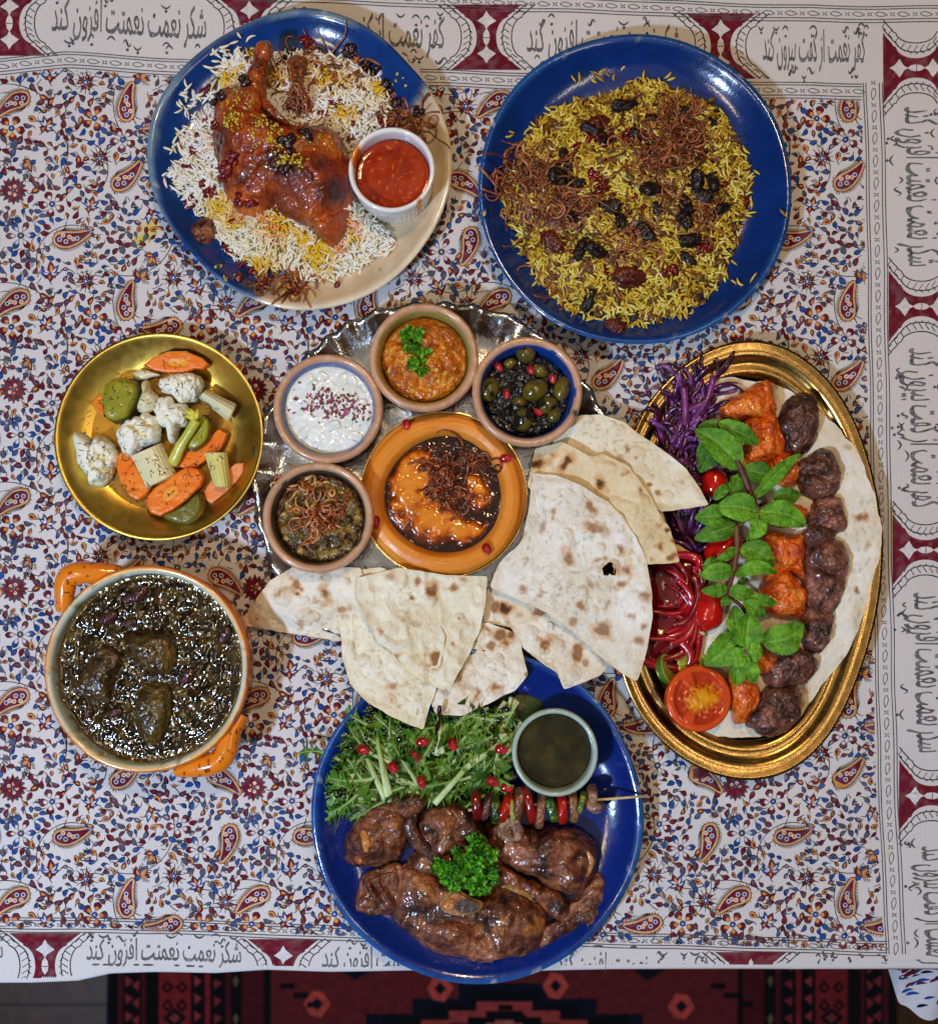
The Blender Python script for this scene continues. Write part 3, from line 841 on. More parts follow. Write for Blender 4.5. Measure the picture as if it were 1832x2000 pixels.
PLATE = [(0, 12), (.5, 12), (.68, 13), (.80, 19), (.89, 32), (.955, 47), (.985, 52), (1.0, 51), (1.004, 46), (.975, 38), (.90, 24), (.80, 8), (.66, 3), (.62, 0), (.55, 0), (.54, 4), (0, 4)]
def plate(name, cen, R, colf, label, zr=1.0, wob=None, prof=PLATE, cat='plate', mat_=None, ztop=50, segs=200, n=70):
    cx, cy = W(cen[0], cen[1], ztop); k = (HC - ztop) / HC
    pr = smooth_prof([(max(r, 0) * R * k, z * zr) for r, z in prof], n); pr[:, 0] = np.maximum(pr[:, 0], 0)
    V, F = lathe((cx, cy), pr, segs, wob)
    ph = np.repeat(np.arange(n) / (n - 1), segs)
    C = colf(V, np.hypot(V[:, 0] - cx, V[:, 1] - cy) / (R * k), ph)
    return obj(name, V, F[:, ::-1], C, mat_ or M_glaze, label=label, cat=cat, origin=(cx, cy, 0))
def blue_cols(base, rim, seed):
    def f(V, r, ph):
        n = fbm(V, 60, 4, seed); n2 = noise(V, 9, seed + 3)
        C = mixc(rgb(*base) * .85, rgb(*base) * 1.15, np.clip(.5 + .9 * n, 0, 1))
        e = sstep(.962, .99, r + .006 * n2) * (1 - .5 * sstep(.1, .5, fbm(V, 50, 3, seed + 9)))
        C = mixc(C, rgb(*rim), e * .75)
        sp = sstep(.72, .85, noise(V, 3.2, seed + 20)) * sstep(.965, .985, r)
        C = mixc(C, rgb(190, 195, 190), sp * .7)
        return C
    return f
def tl_cols(V, r, ph):
    C = blue_cols((12, 50, 112), (120, 150, 165), 5)(V, r, ph)
    ax, ay = W(846, 160, 40); bx, by = W(505, 588, 40)
    d = ((V[:, 0] - ax) * (by - ay) - (V[:, 1] - ay) * (bx - ax)) / math.hypot(bx - ax, by - ay)
    d = d + 14 * fbm(V, 90, 3, 4)
    cream = mixc(rgb(205, 188, 158), rgb(186, 166, 136), np.clip(.5 + fbm(V, 40, 4, 8), 0, 1))
    cream = mixc(cream, rgb(225, 215, 192), sstep(.96, .99, r) * .6)
    s = np.sign(((W(800, 560, 40)[0] - ax) * (by - ay) - (W(800, 560, 40)[1] - ay) * (bx - ax)))
    t = sstep(-7, 7, d * s)
    C = mixc(C, cream, t)
    return mixc(C, rgb(96, 128, 150), np.exp(-(d / 7) ** 2) * .5)
w1, R1 = radial((588, 309), [(284, 314), (392, 91), (470, 42), (598, 4), (720, 45), (794, 115), (862, 205), (888, 332), (829, 489), (730, 580), (577, 614), (460, 575), (375, 499), (310, 410), (298, 210)])
plate_tl = plate('chicken_plate', (588, 309), R1, tl_cols, 'irregular blue and cream glazed plate under the saffron chicken', wob=w1, zr=1.05)
plate_tr = plate('lentil_rice_plate', (1239, 370), 311, blue_cols((5, 40, 104), (32, 96, 160), 15), 'round deep blue glazed plate under the yellow lentil rice', wob=wobble(4, .004), zr=1.12)
plate_b = plate('lamb_chop_plate', (932, 1592), 319, blue_cols((5, 32, 108), (44, 104, 168), 25), 'round cobalt blue plate under the lamb chops and salad', wob=wobble(9, .005), zr=1.0)

# brushed brass pickle dish
def solid(c, s=0, k=.12, sc_=40):
    def f(V, r, ph): return rgb(*c)[None] * (1 + k * fbm(V, sc_, 3, s))[:, None]
    return f
GOLD = (255, 188, 84)
DISH = [(0, 6), (.4, 6), (.62, 8), (.74, 14), (.86, 28), (.95, 42), (.985, 47), (1.0, 47), (1.0, 43), (.97, 40), (.86, 22), (.74, 8), (.6, 1), (.5, 0), (0, 0)]
dish = plate('pickle_dish', (311, 852), 205, solid(GOLD, 2), 'round brushed brass dish holding the mixed pickles', prof=DISH, cat='dish', mat_=M_brassb, ztop=46)

# silver tray with crimped rim
cx, cy = W(850, 942, 38); k = (HC - 38) / HC; R = 362 * k
pr = smooth_prof([(0, 7), (R * .6, 7), (R * .80, 8), (R * .86, 13), (R * .90, 20), (R * .95, 29), (R * .99, 37), (R * 1.0, 38), (R * .995, 35), (R * .95, 25), (R * .88, 12), (R * .80, 3), (R * .7, 0), (0, 0)], 60)
V, F = lathe((cx, cy), pr, 480)
r = np.hypot(V[:, 0] - cx, V[:, 1] - cy) / R; th = np.arctan2(V[:, 1] - cy, V[:, 0] - cx)
e = sstep(.86, .99, r); ph = th * 34 + 1.6 * np.sin(th * 3) + 1.1 * np.sin(th * 8 + 1)
V[:, 2] += e * (3.2 * np.sin(ph) + 1.4 * np.sin(ph * 2 + 1))
V[:, :2] += ((V[:, :2] - [cx, cy]) / (r * R + 1e-6)[:, None]) * (e * (3.2 * np.cos(ph) + 2.5 * np.sin(th * 7)))[:, None]
C = rgb(206, 206, 204)[None] * (1 + .15 * fbm(V, 70, 4, 3))[:, None]
silver = obj('silver_tray', V, F[:, ::-1], C, M_steel, label='round silver tray with crimped wavy rim under the dips and bread', cat='tray', origin=(cx, cy, 0))

# oval brass tray
OV = C6([(640, 45), (760, 85), (900, 190), (1000, 320), (1065, 450), (1115, 620), (1158, 820), (1166, 960), (1152, 1150), (1115, 1340), (1040, 1560), (950, 1750), (850, 1870), (730, 1950), (620, 1972), (480, 1960), (330, 1900), (200, 1800), (110, 1690), (40, 1545), (0, 1330), (-8, 1060), (10, 800), (50, 560), (100, 400), (175, 285), (280, 175), (400, 95), (520, 55)])
o = np.array(OV); ox_, oy_ = W(o[:, 0], o[:, 1], 40); oo = crom(np.c_[ox_, oy_], 260)
# even the traced line out
kk = np.hanning(31); kk /= kk.sum()
oo = np.stack([np.convolve(np.r_[oo[-15:, i], oo[:, i], oo[:15, i]], kk, 'valid') for i in (0, 1)], 1)
oc = oo.mean(0); D = oo - oc; Dl = np.linalg.norm(D, axis=1)
nrm = D / Dl[:, None]
prf = smooth_prof([(-400, 8), (-85, 8), (-74, 10), (-66, 16), (-60, 24), (-55, 26), (-50, 25), (-42, 24), (-34, 27), (-29, 33), (-24, 36), (-16, 35), (-8, 36), (-2, 40), (1, 40), (2, 36), (-4, 32), (-30, 22), (-60, 8), (-76, 2), (-90, 0), (-400, 0)], 120)
V = []
for d, z in prf:
    f = np.maximum(Dl + d, 0)
    V.append(np.c_[oc + nrm * f[:, None], np.full(len(oo), z)])
V = np.concatenate(V)
C = rgb(176, 138, 78)[None] * (1 + .14 * fbm(V, 60, 4, 13))[:, None]
oval = obj('oval_tray', V, grid_faces(len(prf), len(oo))[:, ::-1], C, M_brass, label='large oval brass tray with ridged rim under the kebabs', cat='tray', origin=(*oc, 0))

# glazed clay bowls
def bowl(cen, R, glaze, label, seed, ztop=104, z0=8, h=96, chip=None):
    cx, cy = W(cen[0], cen[1], ztop); k = (HC - ztop) / HC; R = R * k
    P = [(0, 14), (.45, 14), (.66, 22), (.76, 44), (.80, 70), (.83, 86), (.875, 95), (.93, 98), (.975, 96), (1.0, 90), (1.0, 82), (.97, 60), (.92, 36), (.80, 12), (.70, 0), (.5, 0), (0, 0)]
    n = 70; pr = smooth_prof([(r * R, z0 + z * h / 98) for r, z in P], n); V, F = lathe((cx, cy), pr, 128, wobble(seed, .004))
    ph = np.repeat(np.arange(n) / (n - 1), 128); r = np.hypot(V[:, 0] - cx, V[:, 1] - cy) / R; inn = ph < .5
    clay = mixc(rgb(176, 134, 104), rgb(196, 152, 120), np.clip(.5 + fbm(V, 30, 4, seed), 0, 1))
    clay = mixc(clay, rgb(226, 206, 176), .5 * sstep(.55, .8, noise(V, 4, seed + 2)) * sstep(.9, .96, r))
    g = np.tile(rgb(*glaze), (len(V), 1))
    t = ((r < .86 + .012 * noise(V, 20, seed)) & inn)
    C = np.where(t[:, None], g, clay)
    if chip: 
        x, y = W(chip[0], chip[1], ztop); C = mixc(C, rgb(46, 34, 26), 1 - sstep(.4, 1.1, np.hypot(V[:, 0] - x, V[:, 1] - y) / 10 + .5 * noise(V, 6, 3)))
    return obj('clay_bowl', V, F[:, ::-1], C, M_clay, label=label, cat='bowl', group='small clay bowls on the silver tray', origin=(cx, cy, z0)), (cx, cy, R)
b_egg, BE = bowl((828, 697), 108, (150, 140, 70), 'small clay bowl of orange aubergine dip topped with parsley', 41)
b_yog, BY = bowl((640, 797), 108, (70, 96, 150), 'small clay bowl of white yoghurt sprinkled with rose petals', 42)
b_olv, BO = bowl((1030, 764), 109, (12, 62, 138), 'small clay bowl with blue inside holding dark marinated olives', 43, chip=(1124, 806))
b_ksh, BK = bowl((621, 1010), 109, (60, 60, 50), 'small clay bowl of herb dip heaped with fried onion', 44)

# brass dish of the orange dip
cx, cy = W(866, 966, 50); k = (HC - 50) / HC; R = 165 * k
pr = smooth_prof([(0, 14), (R * .7, 14), (R * .86, 22), (R * .95, 42), (R * .985, 52), (R, 52), (R, 48), (R * .95, 36), (R * .85, 14), (R * .7, 8), (0, 8)], 46)
V, F = lathe((cx, cy), pr, 140); hum_c = (cx, cy, R)
obj('dip_dish', V, F[:, ::-1], rgb(210, 178, 110)[None] * np.ones((len(V), 1)), M_brass, label='brass dish holding the ring of smooth orange dip', cat='dish', origin=(cx, cy, 8))

# stew pot with two handles
PZ = 122
cx, cy = W(286, 1307, PZ); k = (HC - PZ) / HC; R = 200 * k; pot_c = (cx, cy, R)
pot = empty('stew_pot', (cx, cy, 0), 'round orange glazed stew pot with pale inside and two handles', 'pot')
M_pot = mat('orange_glaze', rough=.18, spec=.5, coat=.5, coat_r=.07, bump=(24, .5))
n = 80; pr = smooth_prof([(0, 10), (R * .7, 10), (R * .86, 24), (R * .90, 60), (R * .915, 96), (R * .925, 112), (R * .955, 120), (R * .985, 121), (R * 1.0, 117), (R * 1.0, 108), (R * .97, 96), (R * .965, 50), (R * .93, 16), (R * .84, 0), (0, 0)], n)
V, F = lathe((cx, cy), pr, 180, wobble(3, .002)); ph = np.repeat(np.arange(n) / (n - 1), 180); r = np.hypot(V[:, 0] - cx, V[:, 1] - cy) / R
inn = (ph < .55) & (r < .955)
out = mixc(rgb(216, 118, 22), rgb(190, 96, 18), np.clip(.5 + fbm(V, 50, 3, 3), 0, 1))
C = np.where(inn[:, None], rgb(186, 204, 200), out)
lip = np.exp(-((r - .962) / .014) ** 2) * (V[:, 2] > 100); C = mixc(C, rgb(226, 196, 130), lip * .9)
edge = np.exp(-((r - .987) / .007) ** 2) * (V[:, 2] > 100) * sstep(-.3, .3, fbm(V, 26, 3, 8)); C = mixc(C, rgb(96, 50, 16), edge)
spl = sstep(.25, .6, fbm(V, 16, 3, 21) + .35 * sstep(112, 98, V[:, 2])) * inn; C = mixc(C, rgb(120, 112, 30), spl * .85)
obj('pot_body', V, F[:, ::-1], C, M_pot, parent=pot)
for pts in (C4([(690, 120), (560, 118), (400, 118), (310, 135), (262, 180), (245, 260), (235, 350), (222, 430)]), C4([(1140, 1720), (1260, 1705), (1400, 1680), (1500, 1640), (1560, 1560), (1580, 1450), (1620, 1360), (1670, 1270)])):
    P = crom(pts, 130, closed=False); x, y = W(P[:, 0], P[:, 1], 92); t = np.linspace(0, 1, 130)
    path = np.c_[x, y, 88 + 10 * np.sin(np.pi * t)]
    V, F = tube(path, 14 + 7 * np.sin(np.pi * t), 30, flat=.9)
    C = mixc(rgb(222, 124, 22), rgb(110, 50, 14), sstep(.55, .7, noise(V, 6, 4)))
    obj('handle', V, F, C, M_pot, parent=pot)

# ramekins
def ramekin(cen, R, ztop, z0, col, label, ridges=True, seed=0, tilt=(0, 0), mat_=None, inner=None):
    cx, cy = W(cen[0], cen[1], ztop); k = (HC - ztop) / HC; R = R * k; h = ztop - z0
    P = [(0, .08), (.6, .08), (.78, .14), (.85, .4), (.865, .8), (.885, .95), (.925, 1.0), (.975, .995), (1.0, .95), (1.0, .86), (.965, .82), (.95, .6), (.90, .1), (.87, 0), (.75, 0), (0, .02)]
    n = 64; pr = smooth_prof([(r * R, z0 + z * h) for r, z in P], n); V, F = lathe((cx, cy), pr, 216)
    ph = np.repeat(np.arange(n) / (n - 1), 216); r = np.hypot(V[:, 0] - cx, V[:, 1] - cy)
    if ridges:
        th = np.arctan2(V[:, 1] - cy, V[:, 0] - cx); a = ((ph > .6) & (V[:, 2] < z0 + h * .84) & (V[:, 2] > z0 + h * .04)) * 1.0
        V[:, :2] += (V[:, :2] - [cx, cy]) / (r + 1e-6)[:, None] * (a * 1.8 * (np.abs(np.cos(th * 27)) - .3))[:, None]
    V[:, 2] += (V[:, 0] - cx) * tilt[0] + (V[:, 1] - cy) * tilt[1]
    C = np.tile(rgb(*col), (len(V), 1)) * (1 + .05 * fbm(V, 30, 3, seed))[:, None]
    if inner is not None: C = inner(V, C, cx, cy, R)
    o = obj('ramekin', V, F[:, ::-1], C, mat_ or M_china, label=label, cat='ramekin', origin=(cx, cy, z0))
    return o, (cx, cy, R)
def sauce_smear(V, C, cx, cy, R):
    x, y = W(*C1([(1220, 870)])[0], 110)
    for (u, v, r) in ((1212, 865, 17), (1225, 905, 13), (1225, 820, 8), (1570, 1130, 9), (1645, 1035, 5), (1240, 950, 12)):
        x, y = W(*C1([(u, v)])[0], 108)
        C = mixc(C, rgb(206, 110, 30), 1 - sstep(.5, 1.0, np.hypot(V[:, 0] - x, V[:, 1] - y) / r + .35 * noise(V, 9, 6)))
    return C
ramA, RA = ramekin((765, 330), 86, 116, 14, (226, 226, 226), 'white fluted ramekin of red sauce on the chicken plate', inner=sauce_smear)
ramB, RB = ramekin((1084, 1470), 83, 96, 20, (158, 178, 168), 'pale green ramekin of dark vinaigrette on the lamb plate', ridges=False, tilt=(.03, -.1), mat_=M_clay)
# ================================================================== food: shared pieces
M_rice = mat('cooked_rice', rough=.42, spec=.4, sss=.25, sss_r=(1, .8, .5), sss_s=5)
M_yrice = mat('yellow_rice', rough=.4, spec=.45, sss=.15, sss_r=(1, .7, .2), sss_s=4)
M_berry = mat('barberry_skin', rough=.22, spec=.5, coat=.5, bump=(5, 1.2), sss=.15, sss_s=4)
M_raisin = mat('raisin_skin', rough=.4, spec=.35, coat=.35, coat_r=.12, bump=(7, 4, 1), bump2=(3, 1, 1))
M_onion = mat('fried_onion', rough=.3, spec=.5, coat=.4, coat_r=.15, bump=(6, 1.0), var=(14, .3), sss=.15, sss_s=5)
M_crumb = mat('pistachio', rough=.6, var=(6, .3))
M_chick = mat('glazed_chicken', rough=.34, spec=.45, coat=.8, coat_r=.07, bump=(15, 6, 1), bump2=(5, 2.2, 2), var=(10, .4))
M_meat = mat('grilled_lamb', rough=.45, spec=.45, coat=.6, coat_r=.11, bump=(13, 3.2, 1), bump2=(4.5, 2.2, 2), var=(7, .45))
M_kebab = mat('kebab_meat', rough=.45, spec=.45, coat=.55, coat_r=.12, bump=(9, 3.0, 1), bump2=(4, 2.2, 2), var=(6, .48))
M_tikka = mat('tikka_chicken', rough=.38, spec=.5, coat=.7, coat_r=.09, bump=(11, 5, 1), bump2=(4.5, 2.2, 2), var=(8, .3))
M_liquid = mat('sauce', rough=.1, spec=.5, coat=.3, coat_r=.03, bump=(24, .5))
M_bread = mat('flatbread', rough=.85, spec=.2, bump=(15, 4.2), bump2=(4, 1.2), var=(10, .06))
M_leaf = mat('leaf', rough=.42, spec=.45, bump=(7, .7), var=(12, .16), sss=.12, sss_r=(.5, 1, .2), sss_s=4)
M_seed = mat('pomegranate_seed', rough=.1, spec=.6, coat=.6, coat_r=.04, sss=.3, sss_r=(1, .15, .1), sss_s=6)
M_veg = mat('pickled_vegetable', rough=.3, spec=.5, coat=.25, coat_r=.15, bump=(9, .8), var=(16, .07), sss=.2, sss_r=(1, .6, .3), sss_s=6)
M_red = mat('red_vegetable', rough=.16, spec=.5, coat=.5, coat_r=.06, bump=(20, .8), sss=.15, sss_s=6)

class Surf:
    """what lies below: heights for things laid on top"""
    def __init__(s): s.V = []; s.F = []; s.n = 0; s.bv = None
    def add(s, V, F):
        s.V.append(np.asarray(V, float))
        for ff in (F if isinstance(F, list) else [F]): s.F += [tuple(int(i) + s.n for i in f) for f in ff]
        s.n += len(V); s.bv = None; return s
    def obj(s, o):
        org = ORG[o.name]; me = o.data
        V = np.empty(len(me.vertices) * 3); me.vertices.foreach_get('co', V); V = V.reshape(-1, 3) / U + org
        s.add(V, [[p.vertices[:] for p in me.polygons]] if False else [list(p.vertices) for p in me.polygons] and [np.array([list(p.vertices) + [p.vertices[-1]] * (4 - len(p.vertices)) for p in me.polygons])]); return s
    def hit(s, x, y):
        if s.bv is None: s.bv = BVHTree.FromPolygons([tuple(v) for v in np.concatenate(s.V)], [tuple(dict.fromkeys(f)) for f in s.F])
        h = s.bv.ray_cast(Vector((x, y, 900.)), Vector((0, 0, -1)))
        return (h[0].z, h[1]) if h[0] is not None else (0., Vector((0, 0, 1)))
    def z(s, x, y): return np.array([s.hit(a, b)[0] for a, b in zip(np.ravel(x), np.ravel(y))])

def frames(T, up=None):
    T = T / (np.linalg.norm(T, axis=1)[:, None] + 1e-9)
    up = np.tile([0, 0, 1.0], (len(T), 1)) if up is None else up
    B = np.cross(up, T); B /= np.linalg.norm(B, axis=1)[:, None] + 1e-9
    return T, B, np.cross(T, B)
def grains(Cn, T, L, r, C, bend, sides=5, prof=(.35, .9, 1., .85, .3)):
    T, B, Nn = frames(T); n = len(Cn); k = len(prof)
    xs_ = np.linspace(-.5, .5, k); th = np.arange(sides) / sides * 2 * np.pi
    pr_ = np.asarray(prof)
    c = Cn[:, None] + T[:, None] * (L[:, None] * xs_)[..., None] + B[:, None] * (bend[:, None] * L[:, None] * (xs_ ** 2 * 4 - .4))[..., None]
    ring = (B[:, None, None] * np.cos(th)[None, None, :, None] + Nn[:, None, None] * np.sin(th)[None, None, :, None]) * (r[:, None] * pr_)[:, :, None, None]
    V = (c[:, :, None] + ring).reshape(n, -1, 3)
    f = grid_faces(k, sides); capA = np.arange(sides)[::-1]; capB = np.arange(sides) + (k - 1) * sides
    m = k * sides
    F = (f[None] + (np.arange(n) * m)[:, None, None]).reshape(-1, 4)
    tri = []
    for cap in (capA, capB):
        for q in range(1, sides - 1): tri.append([cap[0], cap[q], cap[q + 1]])
    Tt = (np.array(tri)[None] + (np.arange(n) * m)[:, None, None]).reshape(-1, 3)
    return V.reshape(-1, 3), [F, Tt], np.repeat(C, m, axis=0)

def rnd_in(poly_px, n, z, rng):
    P = np.array(poly_px, float); x, y = W(P[:, 0], P[:, 1], z); poly = np.c_[x, y]; out = np.zeros((0, 2))
    while len(out) < n:
        q = rng.uniform(poly.min(0), poly.max(0), (n * 2, 2)); out = np.vstack([out, q[inside(poly, q[:, 0], q[:, 1])]])
    return out[:n]

def berry_mesh(name, r, wr, col, col2, seed, mat_, nu=12, nv=8):
    V, F = ellipsoid((0, 0, 0), r, nu, nv); n = fbm(V, np.mean(r) * .9, 2, seed)
    V = V * (1 + wr * n)[:, None]
    C = mixc(rgb(*col), rgb(*col2), np.clip(.5 + fbm(V + 50, np.mean(r) * 1.2, 2, seed), 0, 1))
    return mesh_data(name, V, F, C, mat_)
BERRY = [berry_mesh('barberry', (9.5, 6.5, 5), .22, (134, 8, 12), (70, 3, 6), k, M_berry) for k in range(3)]
BERRYD = [berry_mesh('barberry', (9.5, 7, 6), .3, (52, 10, 12), (24, 6, 8), k, M_berry) for k in range(2)]

def strands(mb, paths_n, rng, start, length, rad, zf, cols, lift=(2, 14), curl=1.0, flat=.5, seg=16, sides=6, dirf=None, zmin=None):
    """curly strips of onion and the like; start(): x,y"""
    for _ in range(paths_n):
        x, y = start(); a = rng.uniform(0, 6.28) if dirf is None else dirf(x, y)
        L = rng.uniform(*length); st = L / seg; k = rng.normal(0, curl * .16); dk = rng.normal(0, curl * .03)
        P = []
        for q in range(seg):
            P.append((x, y)); x += st * math.cos(a); y += st * math.sin(a); a += k + rng.normal(0, .12 * curl); k += dk
        P = np.array(P); z = zf(P[:, 0], P[:, 1])
        z = np.convolve(np.r_[z[0], z, z[-1]], [.25, .5, .25], 'valid')
        l0 = rng.uniform(*lift); ph = rng.uniform(0, 6.28)
        t = np.linspace(0, 1, seg)
        z = z + l0 * (.65 + .45 * np.sin(t * rng.uniform(3, 7) + ph))
        r0 = rng.uniform(*rad); r = r0 * (.45 + .55 * np.sin(np.pi * np.clip(t * .96 + .02, 0, 1)) ** .5) * (1 + .25 * np.sin(t * 9 + ph))
        V, F = tube(np.c_[P, z], r, sides, flat)
        c = cols[rng.integers(len(cols))]; c2 = cols[rng.integers(len(cols))]
        tt = np.r_[np.repeat(t, sides), [0, 1]]
        mb.add(V, F, mixc(c, c2, np.clip(.5 + .6 * np.sin(tt * 6 + ph), 0, 1)))
def around(c, r, rng, z=40, sy=1.0):
    x, y = W(c[0], c[1], z)
    return lambda: (x + rng.normal(0, r * .45), y + rng.normal(0, r * .45 * sy))
ONC = [rgb(146, 76, 34), rgb(112, 52, 22), rgb(168, 98, 52), rgb(86, 38, 18), rgb(134, 84, 52)]
def crumbs(mb, P, zf, rng, size, cols):
    for (x, y), z in zip(P, zf(P[:, 0], P[:, 1])):
        s = rng.uniform(*size); V, F = ellipsoid((0, 0, 0), (s, s * rng.uniform(.5, .9), s * rng.uniform(.4, .8)), 5, 4)
        a = rng.uniform(0, 6.28); ca, sa = math.cos(a), math.sin(a)
        V = np.c_[V[:, 0] * ca - V[:, 1] * sa, V[:, 0] * sa + V[:, 1] * ca, V[:, 2]]
        mb.add(V + [x, y, z + s * .5], F, cols[rng.integers(len(cols))])

# ------------------------------------------------------------------ saffron chicken with rice
rng = np.random.default_rng(21)
RICE1 = C1([(440, 370), (560, 290), (800, 280), (1000, 270), (1180, 330), (1340, 420), (1390, 540), (1400, 640), (1300, 760), (1220, 860), (1215, 1080), (1290, 1200), (1420, 1310), (1390, 1410), (1250, 1450), (1150, 1530), (960, 1560), (850, 1490), (650, 1510), (500, 1400), (430, 1270), (330, 1170), (210, 1060), (190, 960), (260, 850), (220, 760), (300, 680), (400, 560)])
mound1 = Dome(RICE1, 12, 42, p=2.2, q=1.3, rings=22, segs=90, center=C1([(800, 880)])[0]).lump(5, 40, 3)
mb = MB(); mb.add(mound1.V, mound1.F, rgb(206, 196, 160) * .8)
chick_d = Dome(C1([(450, 480), (560, 450), (640, 440), (700, 560), (760, 640), (860, 690), (960, 700), (1060, 710), (1130, 750), (1175, 830), (1190, 930), (1205, 1080), (1195, 1170), (1150, 1290), (1090, 1370), (1000, 1320), (940, 1260), (820, 1210), (740, 1180), (640, 1200), (540, 1160), (480, 1090), (440, 1000), (420, 880), (410, 760), (420, 620)]), 40, 74, p=2.4, q=1.7, rings=40, segs=130, center=C1([(800, 900)])[0])
chick_d.lump(9, 46, 31, lateral=.9).lump(4.5, 18, 33, ridged=True, lateral=.9).lump(2.6, 7, 35)
c1 = lambda a, b: C1([(a, b)])[0]
chick_d.bump(*c1(1000, 1000), 34, 22, 60, .6).bump(*c1(600, 760), 44, 14).bump(*c1(700, 600), 12, -22, 40, .9).bump(*c1(1110, 1150), 9, -26, 50, -1.0).bump(*c1(760, 1100), 10, -14, 40, .2).bump(*c1(1060, 790), 30, 14).bump(*c1(900, 860), 24, -12)
surf1 = Surf().obj(plate_tl).add(mound1.V, mound1.F)
chk_s = Surf().obj(plate_tl).add(mound1.V, mound1.F).add(chick_d.V, chick_d.F)
# rice grains
N1 = 5000
P = rnd_in(RICE1, N1, 35, rng); P = P + rng.normal(0, 5, P.shape)
k = chick_d.rel(P[:, 0], P[:, 1]) > .8; P = P[k]; 
x0, y0 = W(*c1(300, 560), 20)
loose = np.array([W(*c1(*q), 20) for q in ((295, 520), (250, 590), (300, 600), (330, 560), (210, 800), (450, 340), (530, 340), (1420, 1400), (1380, 1330), (1330, 1410), (190, 960), (160, 1000), (240, 1040), (640, 240), (500, 330), (280, 640), (1250, 1440), (950, 1560), (1010, 1540), (320, 540), (270, 560), (175, 850))])
loose = np.vstack([loose, loose + rng.normal(0, 8, loose.shape), loose + rng.normal(0, 10, loose.shape)])
P = np.vstack([P, loose]); n = len(P)
z = surf1.z(P[:, 0], P[:, 1]) + rng.uniform(0, 9, n)
a = rng.uniform(0, 6.28, n); T = np.c_[np.cos(a), np.sin(a), rng.normal(0, .28, n)]
q = fbm(np.c_[P, z * 0], 75, 2, 9)
yel = np.zeros(n); ora = np.zeros(n)
for (u, v, r) in ((650, 290, 18), (760, 440, 26), (1070, 440, 34), (440, 1150, 24), (520, 1230, 20), (800, 1250, 34), (690, 1480, 28), (1010, 1410, 34), (920, 1330, 20), (500, 420, 22), (1150, 640, 22), (1200, 1330, 14), (1330, 480, 18)):
    x, y = W(*c1(u, v), 40); yel = np.maximum(yel, 1 - np.hypot(P[:, 0] - x, P[:, 1] - y) / (r * 1.5))
for (u, v, r) in ((700, 1230, 20), (760, 1290, 22), (420, 800, 16), (1180, 1260, 22), (1120, 1370, 16), (560, 1190, 20)):
    x, y = W(*c1(u, v), 40); ora = np.maximum(ora, 1 - np.hypot(P[:, 0] - x, P[:, 1] - y) / (r * 1.5))
C = mixc(rgb(238, 236, 226), rgb(228, 218, 184), np.clip(.5 + q + rng.normal(0, .25, n), 0, 1))
C = mixc(C, rgb(216, 176, 26), np.clip(yel * 1.7 - .25 + rng.normal(0, .4, n), 0, 1) * (yel > 0))
C = mixc(C, rgb(214, 120, 40), np.clip(ora * 1.4 - .3 + rng.normal(0, .4, n), 0, 1) * (ora > 0) * .8)
V, F, C = grains(np.c_[P, z], T, rng.uniform(18, 29, n), rng.uniform(2.3, 3.0, n), C, rng.normal(0, .10, n))
mb.add(V, F, C)
mb.build('white_rice', M_rice, label='white and saffron yellow steamed rice under the chicken', cat='rice', kind='stuff')
# chicken
def chick_col(V, T):
    n = fbm(V, 50, 4, 3); n2 = fbm(V, 14, 3, 7)
    C = ramp(np.clip(.5 + .85 * n + .25 * n2, 0, 1), [(0, rgb(62, 18, 4)), (.3, rgb(106, 34, 5)), (.55, rgb(142, 54, 7)), (.8, rgb(170, 78, 12)), (1, rgb(184, 98, 22))])
    for (u, v, r, c, k) in ((840, 930, 40, (40, 16, 10), .75), (860, 1030, 20, (34, 14, 10), .8), (960, 800, 26, (52, 20, 12), .6), (620, 520, 30, (60, 24, 12), .5), (540, 1130, 34, (206, 96, 20), .8), (640, 1170, 24, (214, 110, 30), .8), (850, 1090, 34, (122, 54, 38), .7), (1100, 1250, 40, (176, 78, 26), .6)):
        x, y = W(*c1(u, v), 90); C = mixc(C, rgb(*c), k * (1 - sstep(.4, 1.2, np.hypot(V[:, 0] - x, V[:, 1] - y) / r + .3 * n2)))
    return C
ch = empty('roast_chicken', (*chick_d.c, 20), 'glazed orange-brown chicken leg and thigh on the white rice', 'chicken')
chick_d.make('thigh', chick_col, M_chick, parent=ch)
pp = crom([W(*c1(718, 235), 96) + (94,), W(*c1(700, 300), 94) + (94,), W(*c1(672, 400), 92) + (90,), W(*c1(640, 500), 90) + (86,), W(*c1(600, 620), 90) + (80,)], 40, closed=False)
t = np.linspace(0, 1, 40); rr = np.interp(t, [0, .05, .12, .25, .5, .8, 1], [9, 15.5, 17, 14, 18, 30, 34])
V, F = tube(pp, rr, 22); V = V + 3.2 * np.c_[noise(V, 14, 1), noise(V, 14, 2), noise(V, 14, 3)]
C = chick_col(V, None); kx, ky = W(*c1(735, 250), 96); C = mixc(C, rgb(90, 84, 40), .6 * (1 - sstep(.5, 1.1, np.hypot(V[:, 0] - kx, V[:, 1] - ky) / 14)))
obj('drumstick', V, F, C, M_chick, parent=ch)
sk = Dome(C1([(690, 540), (730, 560), (800, 640), (850, 690), (800, 690), (740, 660), (700, 610)]), 84, 22, segs=50, rings=14).lump(3, 12, 5)
sk.make('skin_flap', chick_col, M_chick, parent=ch)
wg = Dome(C1([(830, 330), (900, 310), (930, 370), (920, 470), (960, 560), (1000, 620), (960, 660), (880, 640), (820, 600), (860, 500), (850, 420)]), 44, 34, segs=70, rings=18).lump(6, 18, 8)
